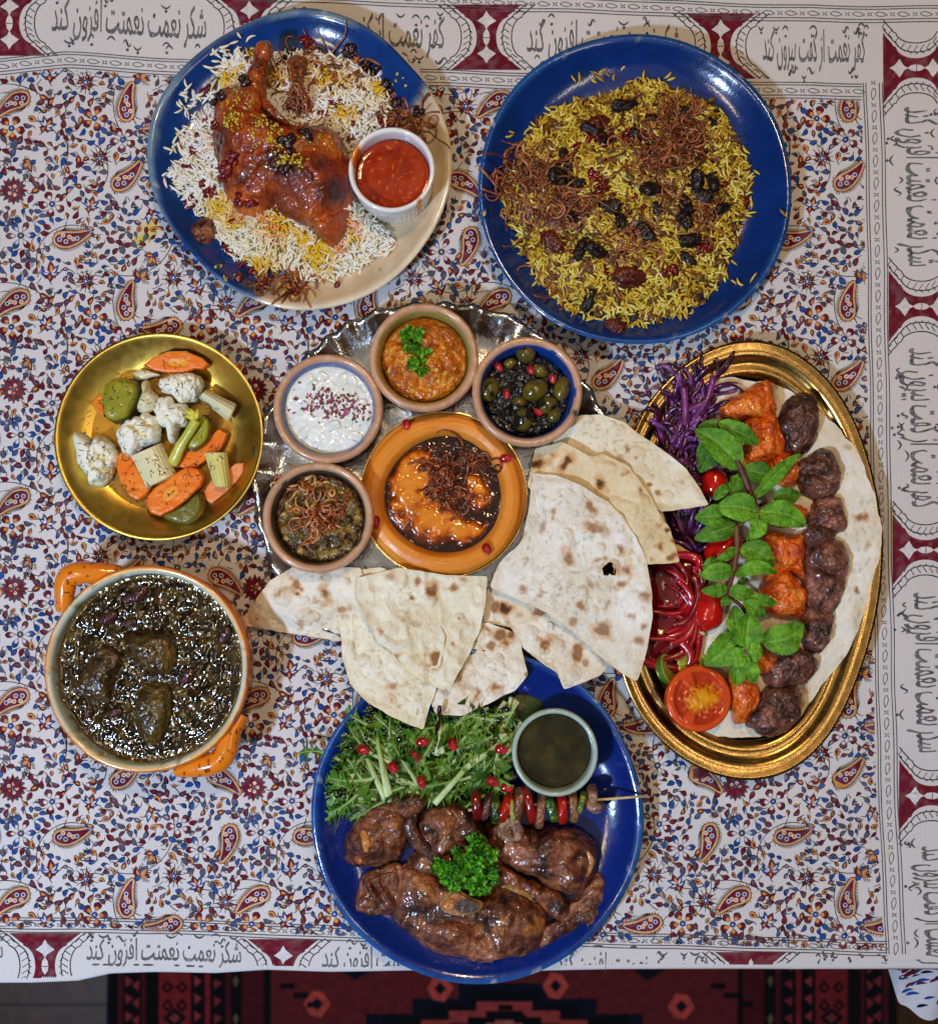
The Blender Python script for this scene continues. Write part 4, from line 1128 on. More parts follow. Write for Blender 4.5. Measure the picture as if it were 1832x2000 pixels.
wg.make('wing_meat', lambda V, T: chick_col(V, T) * [.9, .8, .9], M_chick, parent=ch)
for q in (sk, wg): chk_s.add(q.V, q.F)
Vd, Fd = V, F; chk_s.add(Vd, Fd)
zf1 = chk_s.z
# fried onion tangles
def onion(name_c, r, n, label, zf, seed, L=(40, 95), rad=(1.3, 2.9), cols=ONC, sy=1.0, lift=(2, 12), curl=1.5, mat_=None):
    rg = np.random.default_rng(seed); m = MB()
    for c in (name_c if isinstance(name_c, list) else [name_c]):
        strands(m, int(n * 1.7), rg, around(c, r, rg, sy=sy), L, rad, zf, cols, lift=lift, curl=curl)
    return m.build('fried_onion_tangle', mat_ or M_onion, label=label, cat='fried onion', kind='stuff')
onion([c1(900, 600), c1(880, 480), c1(960, 320)], 26, 16, 'brown fried onion strands beside the drumstick on the chicken plate', zf1, 1)
onion([c1(1060, 400), c1(1170, 420)], 30, 15, 'thin fried onion strands lying over the rice near the plate rim', zf1, 2, L=(50, 110), rad=(1.8, 3.2))
onion([c1(1400, 610), c1(1480, 640), c1(1580, 680)], 15, 11, 'fried onion strip reaching the plate rim above the ramekin', zf1, 3)
onion([c1(870, 1500), c1(870, 1560)], 15, 12, 'upright tuft of fried onion at the bottom of the chicken plate', zf1, 4, L=(40, 80), curl=.7)
onion([c1(700, 1590)], 14, 10, 'fried onion strands fallen on the blue plate edge', zf1, 5, L=(30, 60))
sh = Dome(C1([(285, 1290), (330, 1230), (420, 1220), (440, 1300), (400, 1380), (340, 1410), (310, 1360)]), 16, 26, segs=60, rings=18).lump(7, 14, 5)
sh.make('fried_shallot', lambda V, T: ramp(np.clip(.5 + fbm(V, 14, 3, 2), 0, 1), [(0, rgb(40, 18, 14)), (.5, rgb(96, 48, 30)), (1, rgb(150, 92, 60))]), M_onion, label='dark fried shallot shell lying on the blue side of the chicken plate', cat='shallot')
# barberries
CL = [(930, 210, 7, 0, 34), (1190, 260, 9, 1, 40), (1290, 330, 7, 1, 34), (1380, 450, 6, 1, 26), (1440, 540, 5, 1, 20), (1560, 610, 3, 1, 16), (1360, 660, 8, 0, 30), (1240, 630, 1, 0, 2), (1200, 680, 1, 0, 2), (1185, 760, 1, 0, 2), (1110, 560, 10, 0, 40), (480, 590, 6, 1, 30), (360, 490, 2, 0, 14), (370, 650, 4, 0, 18), (320, 750, 3, 0, 14), (280, 820, 6, 0, 24), (265, 920, 3, 0, 18), (380, 1050, 15, 0, 36), (270, 1110, 9, 0, 30), (500, 990, 15, 0, 40), (560, 950, 8, 0, 34), (570, 1150, 6, 0, 24), (640, 1180, 3, 0, 16), (525, 1225, 1, 0, 3), (755, 1345, 2, 0, 8), (380, 1220, 5, 0, 30), (480, 1370, 4, 0, 18), (570, 1460, 3, 0, 14), (620, 1500, 3, 0, 12), (565, 1545, 3, 0, 14), (690, 1560, 4, 0, 24), (865, 1620, 2, 0, 8), (1105, 1575, 1, 0, 2), (800, 310, 4, 1, 20), (850, 270, 5, 1, 24), (610, 310, 2, 0, 10), (780, 480, 3, 1, 16), (1060, 640, 6, 0, 26), (960, 800, 4, 1, 22), (860, 880, 8, 1, 28), (850, 1020, 5, 1, 18), (750, 690, 4, 1, 18), (620, 520, 4, 1, 26), (440, 720, 4, 0, 20)]
def scatter(meshes, P, zf, rg, name, label, cat, group, sc_=(.8, 1.15), dz=4, tilt=.5):
    for (x, y), z in zip(P, zf(P[:, 0], P[:, 1])):
        inst(meshes[rg.integers(len(meshes))], name, (x, y, z + dz), (rg.normal(0, tilt), rg.normal(0, tilt), rg.uniform(0, 6.28)), rg.uniform(*sc_), label=label, cat=cat, group=group)
for dark in (0, 1):
    P = []
    for u, v, n, d, sp in CL:
        if d != dark: continue
        for _ in range(n): 
            x, y = W(*c1(u + rng.normal(0, sp * .55), v + rng.normal(0, sp * .55)), 50); P.append((x, y))
    P = np.array(P)
    scatter(BERRYD if dark else BERRY, P, zf1, rng, 'barberry', 'nearly black shiny barberry scattered on the chicken plate' if dark else 'bright red shiny barberry scattered on the chicken plate', 'barberry', 'dark barberries on the chicken plate' if dark else 'red barberries on the chicken plate')
# pistachio
mb = MB(); PC = [rgb(196, 168, 30), rgb(206, 186, 60), rgb(160, 150, 30), rgb(214, 196, 90)]
P = []
for (u, v, r, n) in ((640, 240, 30, 10), (540, 290, 40, 12), (440, 420, 50, 16), (600, 480, 60, 16), (560, 640, 90, 34), (560, 740, 60, 36), (740, 770, 100, 60), (830, 850, 70, 40), (860, 960, 60, 46), (940, 1000, 60, 16), (1080, 820, 80, 10), (1060, 560, 60, 16), (940, 360, 40, 8), (1110, 280, 20, 5), (470, 400, 30, 12), (480, 1560, 30, 5), (650, 1590, 80, 14), (820, 1600, 60, 14), (950, 1640, 40, 6), (1340, 1490, 12, 2), (1420, 420, 60, 5), (270, 860, 60, 8), (440, 1480, 30, 5), (820, 620, 60, 10), (1180, 560, 40, 8)):
    for _ in range(n): P.append(W(*c1(u + rng.normal(0, r * .5), v + rng.normal(0, r * .5)), 60))
crumbs(mb, np.array(P), zf1, rng, (1.8, 4.4), PC)
mb.build('pistachio_crumbs', M_crumb, label='yellow-green crushed pistachio strewn over the chicken', cat='pistachio', kind='stuff')
# red sauce
def pool(name, c, r, z, colf, label, cat, mat_=None, segs=72, rings=18, wv=.8, seed=0, menis=2.0):
    t = np.linspace(1e-4, 1, rings); th = np.arange(segs) / segs * 2 * np.pi
    V = np.zeros((rings, segs, 3)); V[..., 0] = c[0] + t[:, None] * r * np.cos(th); V[..., 1] = c[1] + t[:, None] * r * np.sin(th)
    V[..., 2] = z + menis * sstep(.9, 1, t)[:, None]
    V = V.reshape(-1, 3); V[:, 2] += wv * fbm(V, 26, 3, seed)
    low = V[-segs:].copy(); low[:, 2] -= 12; low[:, :2] = np.array(c[:2]) + (low[:, :2] - c[:2]) * .93
    low2 = low.copy(); low2[:, :2] = np.array(c[:2]) + (low[:, :2] - c[:2]) * .02
    V = np.vstack([V, low, low2])
    return obj(name, V, grid_faces(rings + 2, segs), colf(V), mat_ or M_liquid, label=label, cat=cat, origin=(*c[:2], z - 12))
pool('red_sauce', (RA[0], RA[1]), RA[2] * .845, 84, lambda V: mixc(mixc(rgb(158, 48, 8), rgb(122, 26, 6), np.clip(.5 + fbm(V, 30, 4, 4), 0, 1)), rgb(212, 110, 40), .6 * sstep(.6, .75, noise(V, 5, 9))), 'glossy red-orange sauce filling the white ramekin', 'sauce')
# ------------------------------------------------------------------ yellow lentil rice
rng = np.random.default_rng(31)
c2 = lambda a, b: C2([(a, b)])[0]
RICE2 = C2([(220, 880), (320, 620), (450, 470), (650, 400), (800, 380), (900, 310), (1050, 310), (1200, 380), (1380, 460), (1480, 640), (1560, 800), (1540, 980), (1490, 1150), (1440, 1300), (1350, 1440), (1200, 1580), (1020, 1640), (850, 1640), (660, 1600), (500, 1520), (420, 1430), (330, 1320), (280, 1150), (220, 1030)])
mound2 = Dome(RICE2, 13, 56, p=2.1, q=1.4, rings=26, segs=100).lump(7, 44, 3)
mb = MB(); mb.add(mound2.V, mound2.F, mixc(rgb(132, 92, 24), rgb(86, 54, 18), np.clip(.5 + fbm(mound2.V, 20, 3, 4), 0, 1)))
surf2 = Surf().obj(plate_tr).add(mound2.V, mound2.F); zf2 = surf2.z
P = rnd_in(RICE2, 4300, 45, rng); P += rng.normal(0, 6, P.shape)
lo = np.array([W(*c2(*q), 20) for q in ((700, 300), (740, 280), (720, 320), (800, 310), (690, 330), (760, 300), (580, 330), (610, 325), (1090, 310), (1110, 320), (950, 320), (1020, 330), (240, 620), (235, 640), (1440, 1430), (1470, 1440), (1530, 1420), (1690, 1085), (1510, 710), (1350, 1450), (215, 1040), (230, 1060), (1500, 870), (1570, 830), (100, 1085), (850, 265))])
P = np.vstack([P, lo]); n = len(P)
z = zf2(P[:, 0], P[:, 1]) + rng.uniform(0, 8, n); a = rng.uniform(0, 6.28, n)
C = ramp(np.clip(.5 + .5 * fbm(np.c_[P, z], 40, 3, 5) + rng.normal(0, .25, n), 0, 1), [(0, rgb(150, 112, 22)), (.35, rgb(196, 164, 40)), (.7, rgb(214, 196, 84)), (1, rgb(222, 212, 128))])
V, F, C = grains(np.c_[P, z], np.c_[np.cos(a), np.sin(a), rng.normal(0, .3, n)], rng.uniform(14, 25, n), rng.uniform(2.2, 2.9, n), C, rng.normal(0, .12, n))
mb.add(V, F, C); mb.build('yellow_rice', M_yrice, label='turmeric yellow rice heaped on the round blue plate', cat='rice', kind='stuff')
# lentils
LENT = [berry_mesh('lentil', (9, 9, 5), .08, (122, 84, 40), (84, 52, 22), k, mat('lentil_skin', rough=.35, spec=.5, coat=.2) if k == 0 else bpy.data.materials['lentil_skin'], 10, 7) for k in range(2)]
P = rnd_in(RICE2, 80, 45, rng)
ex_ = np.array([W(*c2(*q), 30) for q in ((1330, 430), (1380, 1390), (880, 400), (480, 580), (500, 600), (1460, 660), (1430, 760), (1480, 1180), (1460, 1200), (1250, 1500), (1280, 1530), (1160, 1380), (990, 1600), (1090, 1590), (1000, 1620), (720, 1590), (1190, 1340), (890, 1540), (820, 1520), (330, 1230), (1230, 1490), (1260, 1400), (1120, 1440))])
P = np.vstack([P, ex_])
scatter(LENT, P, zf2, rng, 'lentil', 'round brown lentil among the yellow rice', 'lentil', 'lentils in the yellow rice', dz=5, tilt=.7)
# raisins, dates
RAIS = []
for k in range(4):
    V, F = ellipsoid((0, 0, 0), (19, 14, 10), 34, 20)
    n1 = 1 - np.abs(fbm(V * [1, 1.3, 1.3], 10, 3, 40 + k)) * 2
    V = V * (1 + .30 * (n1 - .5) + .28 * noise(V, 15, 90 + k))[:, None]; V[:, 1] += .010 * (V[:, 0] ** 2) * (1, -1, .4, 0)[k]
    RAIS.append(mesh_data('raisin', V, F, mixc(rgb(8, 5, 6), rgb(34, 19, 18), np.clip(.2 + n1 * .6, 0, 1)), M_raisin))
DATE = []
for k in range(2):
    V, F = ellipsoid((0, 0, 0), (24, 18, 12), 40, 24); n1 = 1 - 2 * np.abs(fbm(V * [.45, 1.3, 1.3], 11, 3, 60 + k))
    V = V * (1 + .3 * (n1 - .4))[:, None]
    DATE.append(mesh_data('date', V, F, mixc(rgb(34, 9, 6), rgb(104, 34, 16), np.clip(.1 + n1 * .7, 0, 1)), M_raisin))
for q, (u, v, a, s) in enumerate(((860, 465, .2, 1.35), (985, 530, .3, .8), (1195, 500, 1.3, .9), (1345, 540, 1.2, .75), (1300, 720, .2, .7), (530, 740, 1.2, .9), (540, 790, .6, .8), (1005, 940, .1, 1.25), (770, 1030, .3, 1.25), (830, 1095, .5, .9), (1240, 900, .7, 1.3), (1330, 880, .6, 1.1), (1270, 960, .4, 1.1), (1400, 1010, -.7, 1.15), (1170, 1000, 1.4, 1.1), (1170, 1090, 1.2, 1.2), (1200, 1200, .3, 1.2), (620, 1240, -1.0, 1.2), (710, 1255, .3, 1.3), (665, 1520, 1.2, 1.1), (900, 1600, .4, .85), (570, 1070, 1.3, .95), (960, 1160, .3, 1.2), (510, 870, .1, 1.3), (600, 890, .2, 1.0), (1030, 1050, .6, .9), (690, 610, .6, 1.2), (740, 660, .3, 1.0), (920, 640, .4, 1.1), (1200, 1290, .2, 1.0), (1440, 1250, 1.0, .6))):
    x, y = W(*c2(u, v), 55); z = zf2([x], [y])[0]
    inst(RAIS[q % 4], 'raisin', (x, y, z + 7 * s), (rng.normal(0, .5), rng.normal(0, .4), -a + rng.normal(0, .5)), (s * rng.uniform(.9, 1.25), s * rng.uniform(.7, 1.0), s * rng.uniform(.7, 1.0)), label='plump wrinkled black raisin on the yellow rice', cat='raisin', group='raisins on the yellow rice')
for (u, v, a, s, lb) in ((480, 1200, -.6, 1.15, 'dark red date piece on the yellow rice below the onion tangle'), (880, 1390, 0, 1.35, 'large dark date piece on the lower part of the yellow rice'), (820, 1650, -.4, .9, 'date piece at the bottom edge of the yellow rice'), (700, 580, .5, 1.2, 'glossy dark date piece near the top of the yellow rice')):
    x, y = W(*c2(u, v), 55); z = zf2([x], [y])[0]
    inst(DATE[0 if a < 0 else 1], 'date', (x, y, z + 6), (.1, .1, a), (s, s * .8, s * .8), label=lb, cat='date', group='dates on the yellow rice')
P = []
for (u, v, n, sp) in ((720, 900, 9, 50), (740, 960, 8, 40), (690, 850, 5, 40), (910, 980, 1, 5), (955, 1020, 1, 4), (760, 1360, 2, 14), (1060, 1360, 5, 26), (1280, 1240, 8, 30), (1410, 880, 2, 14), (1450, 850, 2, 14), (1530, 960, 3, 20), (1300, 1220, 4, 20), (700, 620, 10, 50), (760, 660, 6, 40), (920, 650, 6, 40), (590, 700, 4, 30), (540, 760, 5, 40), (1130, 1340, 3, 20), (580, 1250, 1, 4), (870, 640, 5, 40)):
    for _ in range(n): P.append(W(*c2(u + rng.normal(0, sp * .5), v + rng.normal(0, sp * .5)), 55))
scatter(BERRY, np.array(P), zf2, rng, 'barberry', 'small dark red barberry on the yellow rice', 'barberry', 'barberries on the yellow rice', dz=6)
ONC2 = [rgb(126, 66, 34), rgb(150, 84, 46), rgb(100, 48, 26), rgb(164, 104, 66), rgb(84, 40, 26)]
onion([c2(1060, 640), c2(1150, 640), c2(960, 790), c2(1000, 830), c2(1200, 700), c2(1120, 560)], 32, 20, 'large fried onion tangle on the upper middle of the yellow rice', zf2, 11, L=(50, 120), cols=ONC2, lift=(6, 26))
onion([c2(330, 860), c2(300, 920), c2(400, 820), c2(260, 900)], 30, 18, 'fried onion tangle hanging over the rice edge towards the aubergine bowl', zf2, 12, L=(40, 110), cols=ONC2, lift=(5, 22))
onion([c2(500, 1030), c2(440, 1080), c2(540, 960), c2(590, 1080)], 28, 17, 'loose fried onion loops above the red date piece', zf2, 13, L=(60, 130), cols=ONC2, lift=(5, 20))
onion([c2(1240, 1040), c2(1280, 1090), c2(1110, 1010)], 20, 12, 'fried onion strips over the raisins on the yellow rice', zf2, 14, L=(50, 100), cols=ONC2, lift=(8, 18))
onion([c2(880, 1210), c2(800, 1280), c2(960, 1170)], 20, 12, 'fried onion strips just above the large date piece', zf2, 15, L=(50, 110), cols=ONC2, lift=(6, 16))
onion([c2(820, 560), c2(840, 480), c2(270, 720), c2(500, 1390), c2(620, 1380)], 14, 6, 'single fried onion strips spread over the yellow rice', zf2, 16, L=(50, 110), cols=ONC2)
mb = MB(); P = []
for (u, v, r, n) in ((1000, 890, 40, 26), (900, 1020, 60, 24), (620, 780, 50, 14), (720, 740, 40, 8), (1020, 1080, 60, 14), (800, 1160, 120, 30), (1100, 930, 60, 12), (700, 580, 40, 6), (1300, 920, 80, 10)):
    for _ in range(n): P.append(W(*c2(u + rng.normal(0, r * .5), v + rng.normal(0, r * .5)), 60))
crumbs(mb, np.array(P), lambda x, y: zf2(x, y) + 9, rng, (1.5, 3.2), PC); mb.build('pistachio_crumbs', M_crumb, label='crushed pistachio strewn over the yellow rice', cat='pistachio', kind='stuff')
nut = Dome(C2([(965, 215), (1000, 225), (1035, 215), (1030, 260), (1005, 290), (975, 270)]), 14, 8, segs=40, rings=12).lump(2, 9, 3)
nut.make('pistachio_sliver', lambda V, T: mixc(rgb(196, 186, 60), rgb(222, 204, 140), sstep(.7, .95, T)), M_crumb, label='single pistachio shard on the blue plate above the yellow rice', cat='pistachio')

# ------------------------------------------------------------------ mixed pickles
rng = np.random.default_rng(41)
c3 = lambda a, b: C3([(a, b)])[0]
dish_s = Surf().obj(dish)
M_brine = mat('brine', rough=.06, spec=.5, trans=.92, ior=1.33, bump=(18, 1.1), col=(.86, .62, .22))
bx_, by_ = W(*c3(900, 960), 10)
V = []
for t in np.linspace(.02, 1, 16):
    for q in range(90):
        a = q / 90 * 2 * math.pi; r = 150 * t * (1 + .05 * math.sin(3 * a) + .03 * math.sin(7 * a + 1)); V.append((bx_ + r * math.cos(a), by_ + r * math.sin(a), 11.5 - 2.2 * sstep(.93, 1, t)))
V = np.array(V); low = V[-90:].copy(); low[:, 2] = 8.6
obj('pickle_brine', np.vstack([V, low]), grid_faces(17, 90), rgb(200, 150, 60), M_brine, label='thin golden brine pooled in the brass pickle dish', cat='brine')
def carrot(pts, z0, h, label, core=None, rot=(0, 0), pale=False, seed=0):
    d = Dome(C3(pts), z0, h, p=26, q=2, rings=34, segs=120, straight=True, under=.97).tilt(*rot).lump(.8, 12, seed, lateral=.3)
    base, ring = (rgb(226, 128, 62), rgb(232, 148, 92)) if pale else (rgb(226, 106, 14), rgb(236, 126, 24))
    def cf(V, T):
        C = mixc(base, ring, np.clip(.5 + fbm(V, 26, 3, seed), 0, 1)); C = mixc(C, base * .82, sstep(.93, 1.0, T) * .6)
        if core is not None:
            x, y = W(*c3(*core[:2]), z0 + h); ca, sa = math.cos(core[4]), math.sin(core[4]); dx, dy = V[:, 0] - x, V[:, 1] - y
            q = np.hypot((dx * ca + dy * sa) / core[2], (-dx * sa + dy * ca) / core[3]) + .06 * noise(V, 6, 3)
            C = mixc(C, rgb(240, 148, 34), 1 - sstep(.75, 1.0, q)); C = mixc(C, rgb(206, 92, 10), .7 * np.exp(-((q - 1.02) / .12) ** 2))
        return C
    d.make('carrot_slice', cf, M_veg, label=label, cat='carrot', group='pickled carrot slices'); dish_s.add(d.V, d.F); return d
carrot([(380, 650), (430, 600), (500, 580), (520, 700), (480, 770), (430, 720)], 14, 12, 'carrot slice mostly hidden behind the round green gherkin', seed=1)
carrot([(790, 350), (870, 290), (1000, 240), (1150, 238), (1280, 290), (1335, 345), (1290, 385), (1220, 378), (1140, 410), (1000, 412), (880, 392)], 34, 12, 'long pointed carrot slice at the top of the pickle dish', core=(1080, 325, 22, 9, 0.), rot=(0, .12), seed=2)
carrot([(1050, 1180), (1100, 1060), (1200, 1040), (1320, 960), (1420, 860), (1485, 900), (1470, 960), (1420, 1050), (1300, 1130), (1230, 1185), (1100, 1190)], 13, 14, 'carrot slice lying under the small green gherkin', seed=3)
carrot([(580, 1180), (600, 1060), (640, 1030), (760, 1060), (880, 1330), (840, 1400), (760, 1450), (690, 1420), (620, 1320)], 13, 14, 'bright carrot slice partly under the white celery block', seed=4)
carrot([(1280, 1390), (1340, 1290), (1450, 1220), (1560, 1140), (1625, 1140), (1620, 1220), (1560, 1300), (1480, 1380), (1350, 1480), (1290, 1450)], 14, 14, 'pale carrot slice beside the silver tray', pale=True, rot=(.1, 0), seed=5)
# gherkins
def gherkin(pts, z0, h, label, seed, rot=(0, 0), c0=(128, 128, 20), rim=(62, 70, 18)):
    d = Dome(C3(pts), z0, h, p=8, q=2, rings=30, segs=90).tilt(*rot).lump(1.2, 14, seed)
    def cf(V, T):
        C = mixc(rgb(*c0), rgb(c0[0] + 22, c0[1] + 18, c0[2] + 10), np.clip(.5 + fbm(V, 22, 3, seed), 0, 1))
        return mixc(C, rgb(*rim), sstep(.84, .93, T))
    d.make('gherkin', cf, M_veg, label=label, cat='gherkin', group='pickled gherkins'); dish_s.add(d.V, d.F)
gherkin([(480, 560), (540, 470), (620, 448), (710, 460), (775, 500), (780, 600), (740, 690), (690, 790), (590, 830), (510, 790), (475, 680)], 20, 40, 'large halved green gherkin at the upper part of the pickle dish', 3, rot=(-.12, 0))
gherkin([(1135, 970), (1200, 850), (1290, 750), (1350, 820), (1325, 960), (1220, 1042), (1150, 1030)], 28, 22, 'small green gherkin half under the celery leaf stalk', 4, rot=(.1, .05))
gherkin([(950, 1580), (1050, 1530), (1180, 1450), (1260, 1375), (1305, 1460), (1275, 1570), (1180, 1645), (1050, 1635)], 13, 30, 'dark bumpy gherkin at the bottom of the pickle dish', 5, c0=(84, 84, 22), rim=(70, 74, 24))
carrot([(820, 1420), (890, 1340), (1000, 1260), (1160, 1170), (1250, 1190), (1292, 1260), (1270, 1330), (1160, 1440), (1040, 1530), (930, 1578), (850, 1552), (815, 1490)], 30, 13, 'large oval carrot slice at the front of the pickle dish', core=(1010, 1390, 20, 12, .75), rot=(.04, .02), seed=6)
# cauliflower florets
M_caul = mat('cauliflower', rough=.5, spec=.35, bump=(5, 1.6), sss=.1, sss_r=(1, .9, .6), sss_s=4)
def caul(pts, z0, h, label, seed, stem=None):
    d = Dome(C3(pts), z0, h, p=2.6, q=2, rings=34, segs=110)
    rg_ = np.random.default_rng(seed); keep = d.T < 1.01; w = np.ones(len(d.V))
    nb = 46; pa = rg_.uniform(0, 2 * np.pi, nb); pr2 = np.sqrt(rg_.uniform(0, 1, nb)); idx = (pa / (2 * np.pi) * d.segs).astype(int) % d.segs
    bp = d.c + (d.o[idx] - d.c) * pr2[:, None]; br = rg_.uniform(6, 11, nb)
    dist = np.hypot(d.V[:, None, 0] - bp[None, :, 0], d.V[:, None, 1] - bp[None, :, 1]) / br
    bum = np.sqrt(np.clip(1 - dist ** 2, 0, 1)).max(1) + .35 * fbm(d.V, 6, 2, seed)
    if stem is not None:
        for (u, v, r) in stem:
            x, y = W(*c3(u, v), z0 + h); w = np.minimum(w, sstep(.6, 1.2, np.hypot(d.V[:, 0] - x, d.V[:, 1] - y) / r))
    d.V[:, 2] += 7 * (bum - .4) * keep * w * np.minimum(1, (1.06 - d.T) * 6)
    D = d.V[:, :2] - d.c; d.V[:, :2] += D / (np.linalg.norm(D, axis=1)[:, None] + 1e-6) * (4 * (bum - .4) * d.T * w)[:, None]
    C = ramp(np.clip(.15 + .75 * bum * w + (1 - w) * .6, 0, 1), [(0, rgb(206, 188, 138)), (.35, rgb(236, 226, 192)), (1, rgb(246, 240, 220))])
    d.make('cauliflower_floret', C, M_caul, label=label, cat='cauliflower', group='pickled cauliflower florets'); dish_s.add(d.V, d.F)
caul([(920, 500), (960, 440), (1060, 420), (1240, 420), (1272, 480), (1240, 590), (1170, 652), (1080, 640), (1030, 580), (940, 560)], 26, 32, 'cauliflower floret just below the long carrot slice', 7)
caul([(880, 700), (930, 610), (1010, 600), (1050, 660), (1130, 668), (1172, 750), (1150, 830), (1085, 865), (1050, 960), (1000, 972), (985, 860), (930, 830), (890, 760)], 24, 34, 'cauliflower floret in the middle beside the celery leaf stalk', 8, stem=[(1020, 930, 20)])
caul([(580, 900), (640, 820), (720, 770), (820, 730), (900, 780), (932, 860), (910, 960), (800, 1000), (700, 1092), (640, 1080), (600, 980)], 26, 38, 'large cauliflower floret above the white celery block', 9)
caul([(210, 890), (262, 880), (350, 930), (375, 1000), (410, 930), (480, 920), (550, 1000), (586, 1080), (560, 1180), (530, 1270), (460, 1342), (370, 1330), (360, 1250), (280, 1180), (240, 1060)], 12, 38, 'cauliflower floret lying alone near the dish rim', 10, stem=[(270, 960, 26), (300, 1060, 20)])
# garlic bulb
g = Dome(C3([(740, 700), (775, 600), (795, 545), (780, 480), (830, 468), (850, 540), (905, 590), (915, 660), (850, 722), (780, 735)]), 30, 28, rings=24, segs=70).lump(1.5, 20, 4)
g.make('pickled_garlic', lambda V, T: mixc(rgb(222, 214, 188), rgb(206, 196, 150), np.clip(.5 + fbm(V, 16, 3, 3), 0, 1)), M_veg, label='smooth white pickled garlic bulb beside the large gherkin', cat='garlic'); dish_s.add(g.V, g.F)
on = Dome(C3([(695, 430), (780, 378), (930, 420), (860, 445), (760, 470)]), 24, 10, rings=14, segs=50).lump(1, 14, 2)
on.make('onion_slice', lambda V, T: rgb(216, 208, 178), M_veg, label='pale onion slice under the long carrot slice', cat='onion'); dish_s.add(on.V, on.F)
# celery: curved ribbed troughs
def celery(quad, z0, h, label, col, seed, ribs=9):
    q = np.array(C3(quad)); n1, n2 = 34, 30; P = []
    for s in np.linspace(0, 1, n1):
        a = q[0] * (1 - s) + q[1] * s; b = q[3] * (1 - s) + q[2] * s
        for t in np.linspace(0, 1, n2):
            p = a * (1 - t) + b * t; zz = z0 + h * math.sin(math.pi * min(max(s, .0), 1)) ** .7 + .45 * math.cos(s * ribs * 2 * math.pi)
            P.append((p[0], p[1], zz))
    P = np.array(P); x, y = W(P[:, 0], P[:, 1], P[:, 2]); T = np.c_[x, y, P[:, 2]]; B = T.copy(); B[:, 2] -= 9
    g1 = grid_faces(n1, n2, False); m = n1 * n2
    per = list(range(n2)) + [n2 * i + n2 - 1 for i in range(1, n1)] + [m - 1 - i for i in range(1, n2)] + [n2 * i for i in range(n1 - 2, 0, -1)]
    sd = np.array([[per[i], per[(i + 1) % len(per)], per[(i + 1) % len(per)] + m, per[i] + m] for i in range(len(per))])
    V = np.vstack([T, B]); s = np.tile(np.repeat(np.linspace(0, 1, n1), n2), 2)
    C = mixc(rgb(*col), rgb(min(col[0] + 5, 235), min(col[1] + 5, 235), col[2] + 12), .5 + .5 * np.cos(s * ribs * 2 * np.pi)) 
    C = mixc(C, rgb(190, 186, 96), .5 * sstep(.1, .6, fbm(V, 40, 2, seed)))
    obj('celery_piece', V, [g1, g1[:, ::-1] + m, sd], C, M_veg, label=label, cat='celery', group='pickled celery pieces'); dish_s.add(V, [g1])
celery([(695, 1085), (935, 978), (1060, 1230), (820, 1342)], 40, 20, 'wide white ribbed celery block in the middle of the pickles', (214, 206, 160), 1)
celery([(1240, 610), (1300, 545), (1548, 662), (1480, 800)], 34, 16, 'pale celery piece to the upper side near the silver tray', (206, 204, 164), 2, 5)
celery([(1290, 1060), (1472, 1055), (1505, 1342), (1370, 1336)], 36, 14, 'short yellowish celery stick lying on the pale carrot slice', (206, 198, 116), 3, 6)
lf = empty('celery_leaf_stalk', (*W(*c3(1120, 950), 50), 30), 'thin yellow-green celery stalk ending in a small leaf tuft', 'celery')
t = np.linspace(0, 1, 30); pth = crom([W(*c3(1025, 1150), 40) + (34,), W(*c3(1090, 1000), 56) + (50,), W(*c3(1160, 880), 70) + (60,), W(*c3(1215, 790), 72) + (64,)], 30, closed=False)
V, F = tube(pth, np.interp(t, [0, .1, .6, 1], [10, 12, 9, 10]), 14, .8); obj('stalk', V, F, mixc(rgb(196, 188, 84), rgb(176, 176, 60), np.clip(.5 + noise(V, 20, 2), 0, 1)), M_veg, parent=lf)
for k in range(9):
    b = rng.normal(0, 7, 2); x, y = W(*c3(1215 + b[0], 790 + b[1] * 2), 70); a = rng.uniform(.6, 2.6); L = rng.uniform(12, 26)
    pth = np.array([[x + L * s * math.cos(a + .5 * s), y + L * s * math.sin(a + .5 * s), 64 + 8 * math.sin(3 * s)] for s in np.linspace(0, 1, 7)])
    V, F = tube(pth, 4.2 * np.sin(np.linspace(.4, 3.0, 7)) + .5, 7, .4); obj('leaflet', V, F, rgb(204, 196, 60), M_veg, parent=lf)
# dill
mb = MB()
for _ in range(330):
    a = rng.uniform(0, 6.28); r = 150 * math.sqrt(rng.random()) * .95; x, y = bx_ + r * math.cos(a), by_ + 8 + r * math.sin(a); z = dish_s.hit(x, y)[0]
    L = rng.uniform(4, 11); b = rng.uniform(0, 6.28); k = rng.normal(0, .6)
    if z < 14 and rng.random() < .72: continue
    q = np.linspace(0, 1, 4); P = np.c_[x + L * q * np.cos(b + k * q), y + L * q * np.sin(b + k * q)]; zz = np.maximum(dish_s.z(P[:, 0], P[:, 1]), 12) + .9
    V, F = tube(np.c_[P, zz], .55, 4); mb.add(V, F, rgb(46, 48, 18) if rng.random() < .8 else rgb(84, 84, 30))
mb.build('dill_flakes', M_leaf, label='dark dried dill flakes sprinkled over the pickles', cat='dill', kind='stuff')

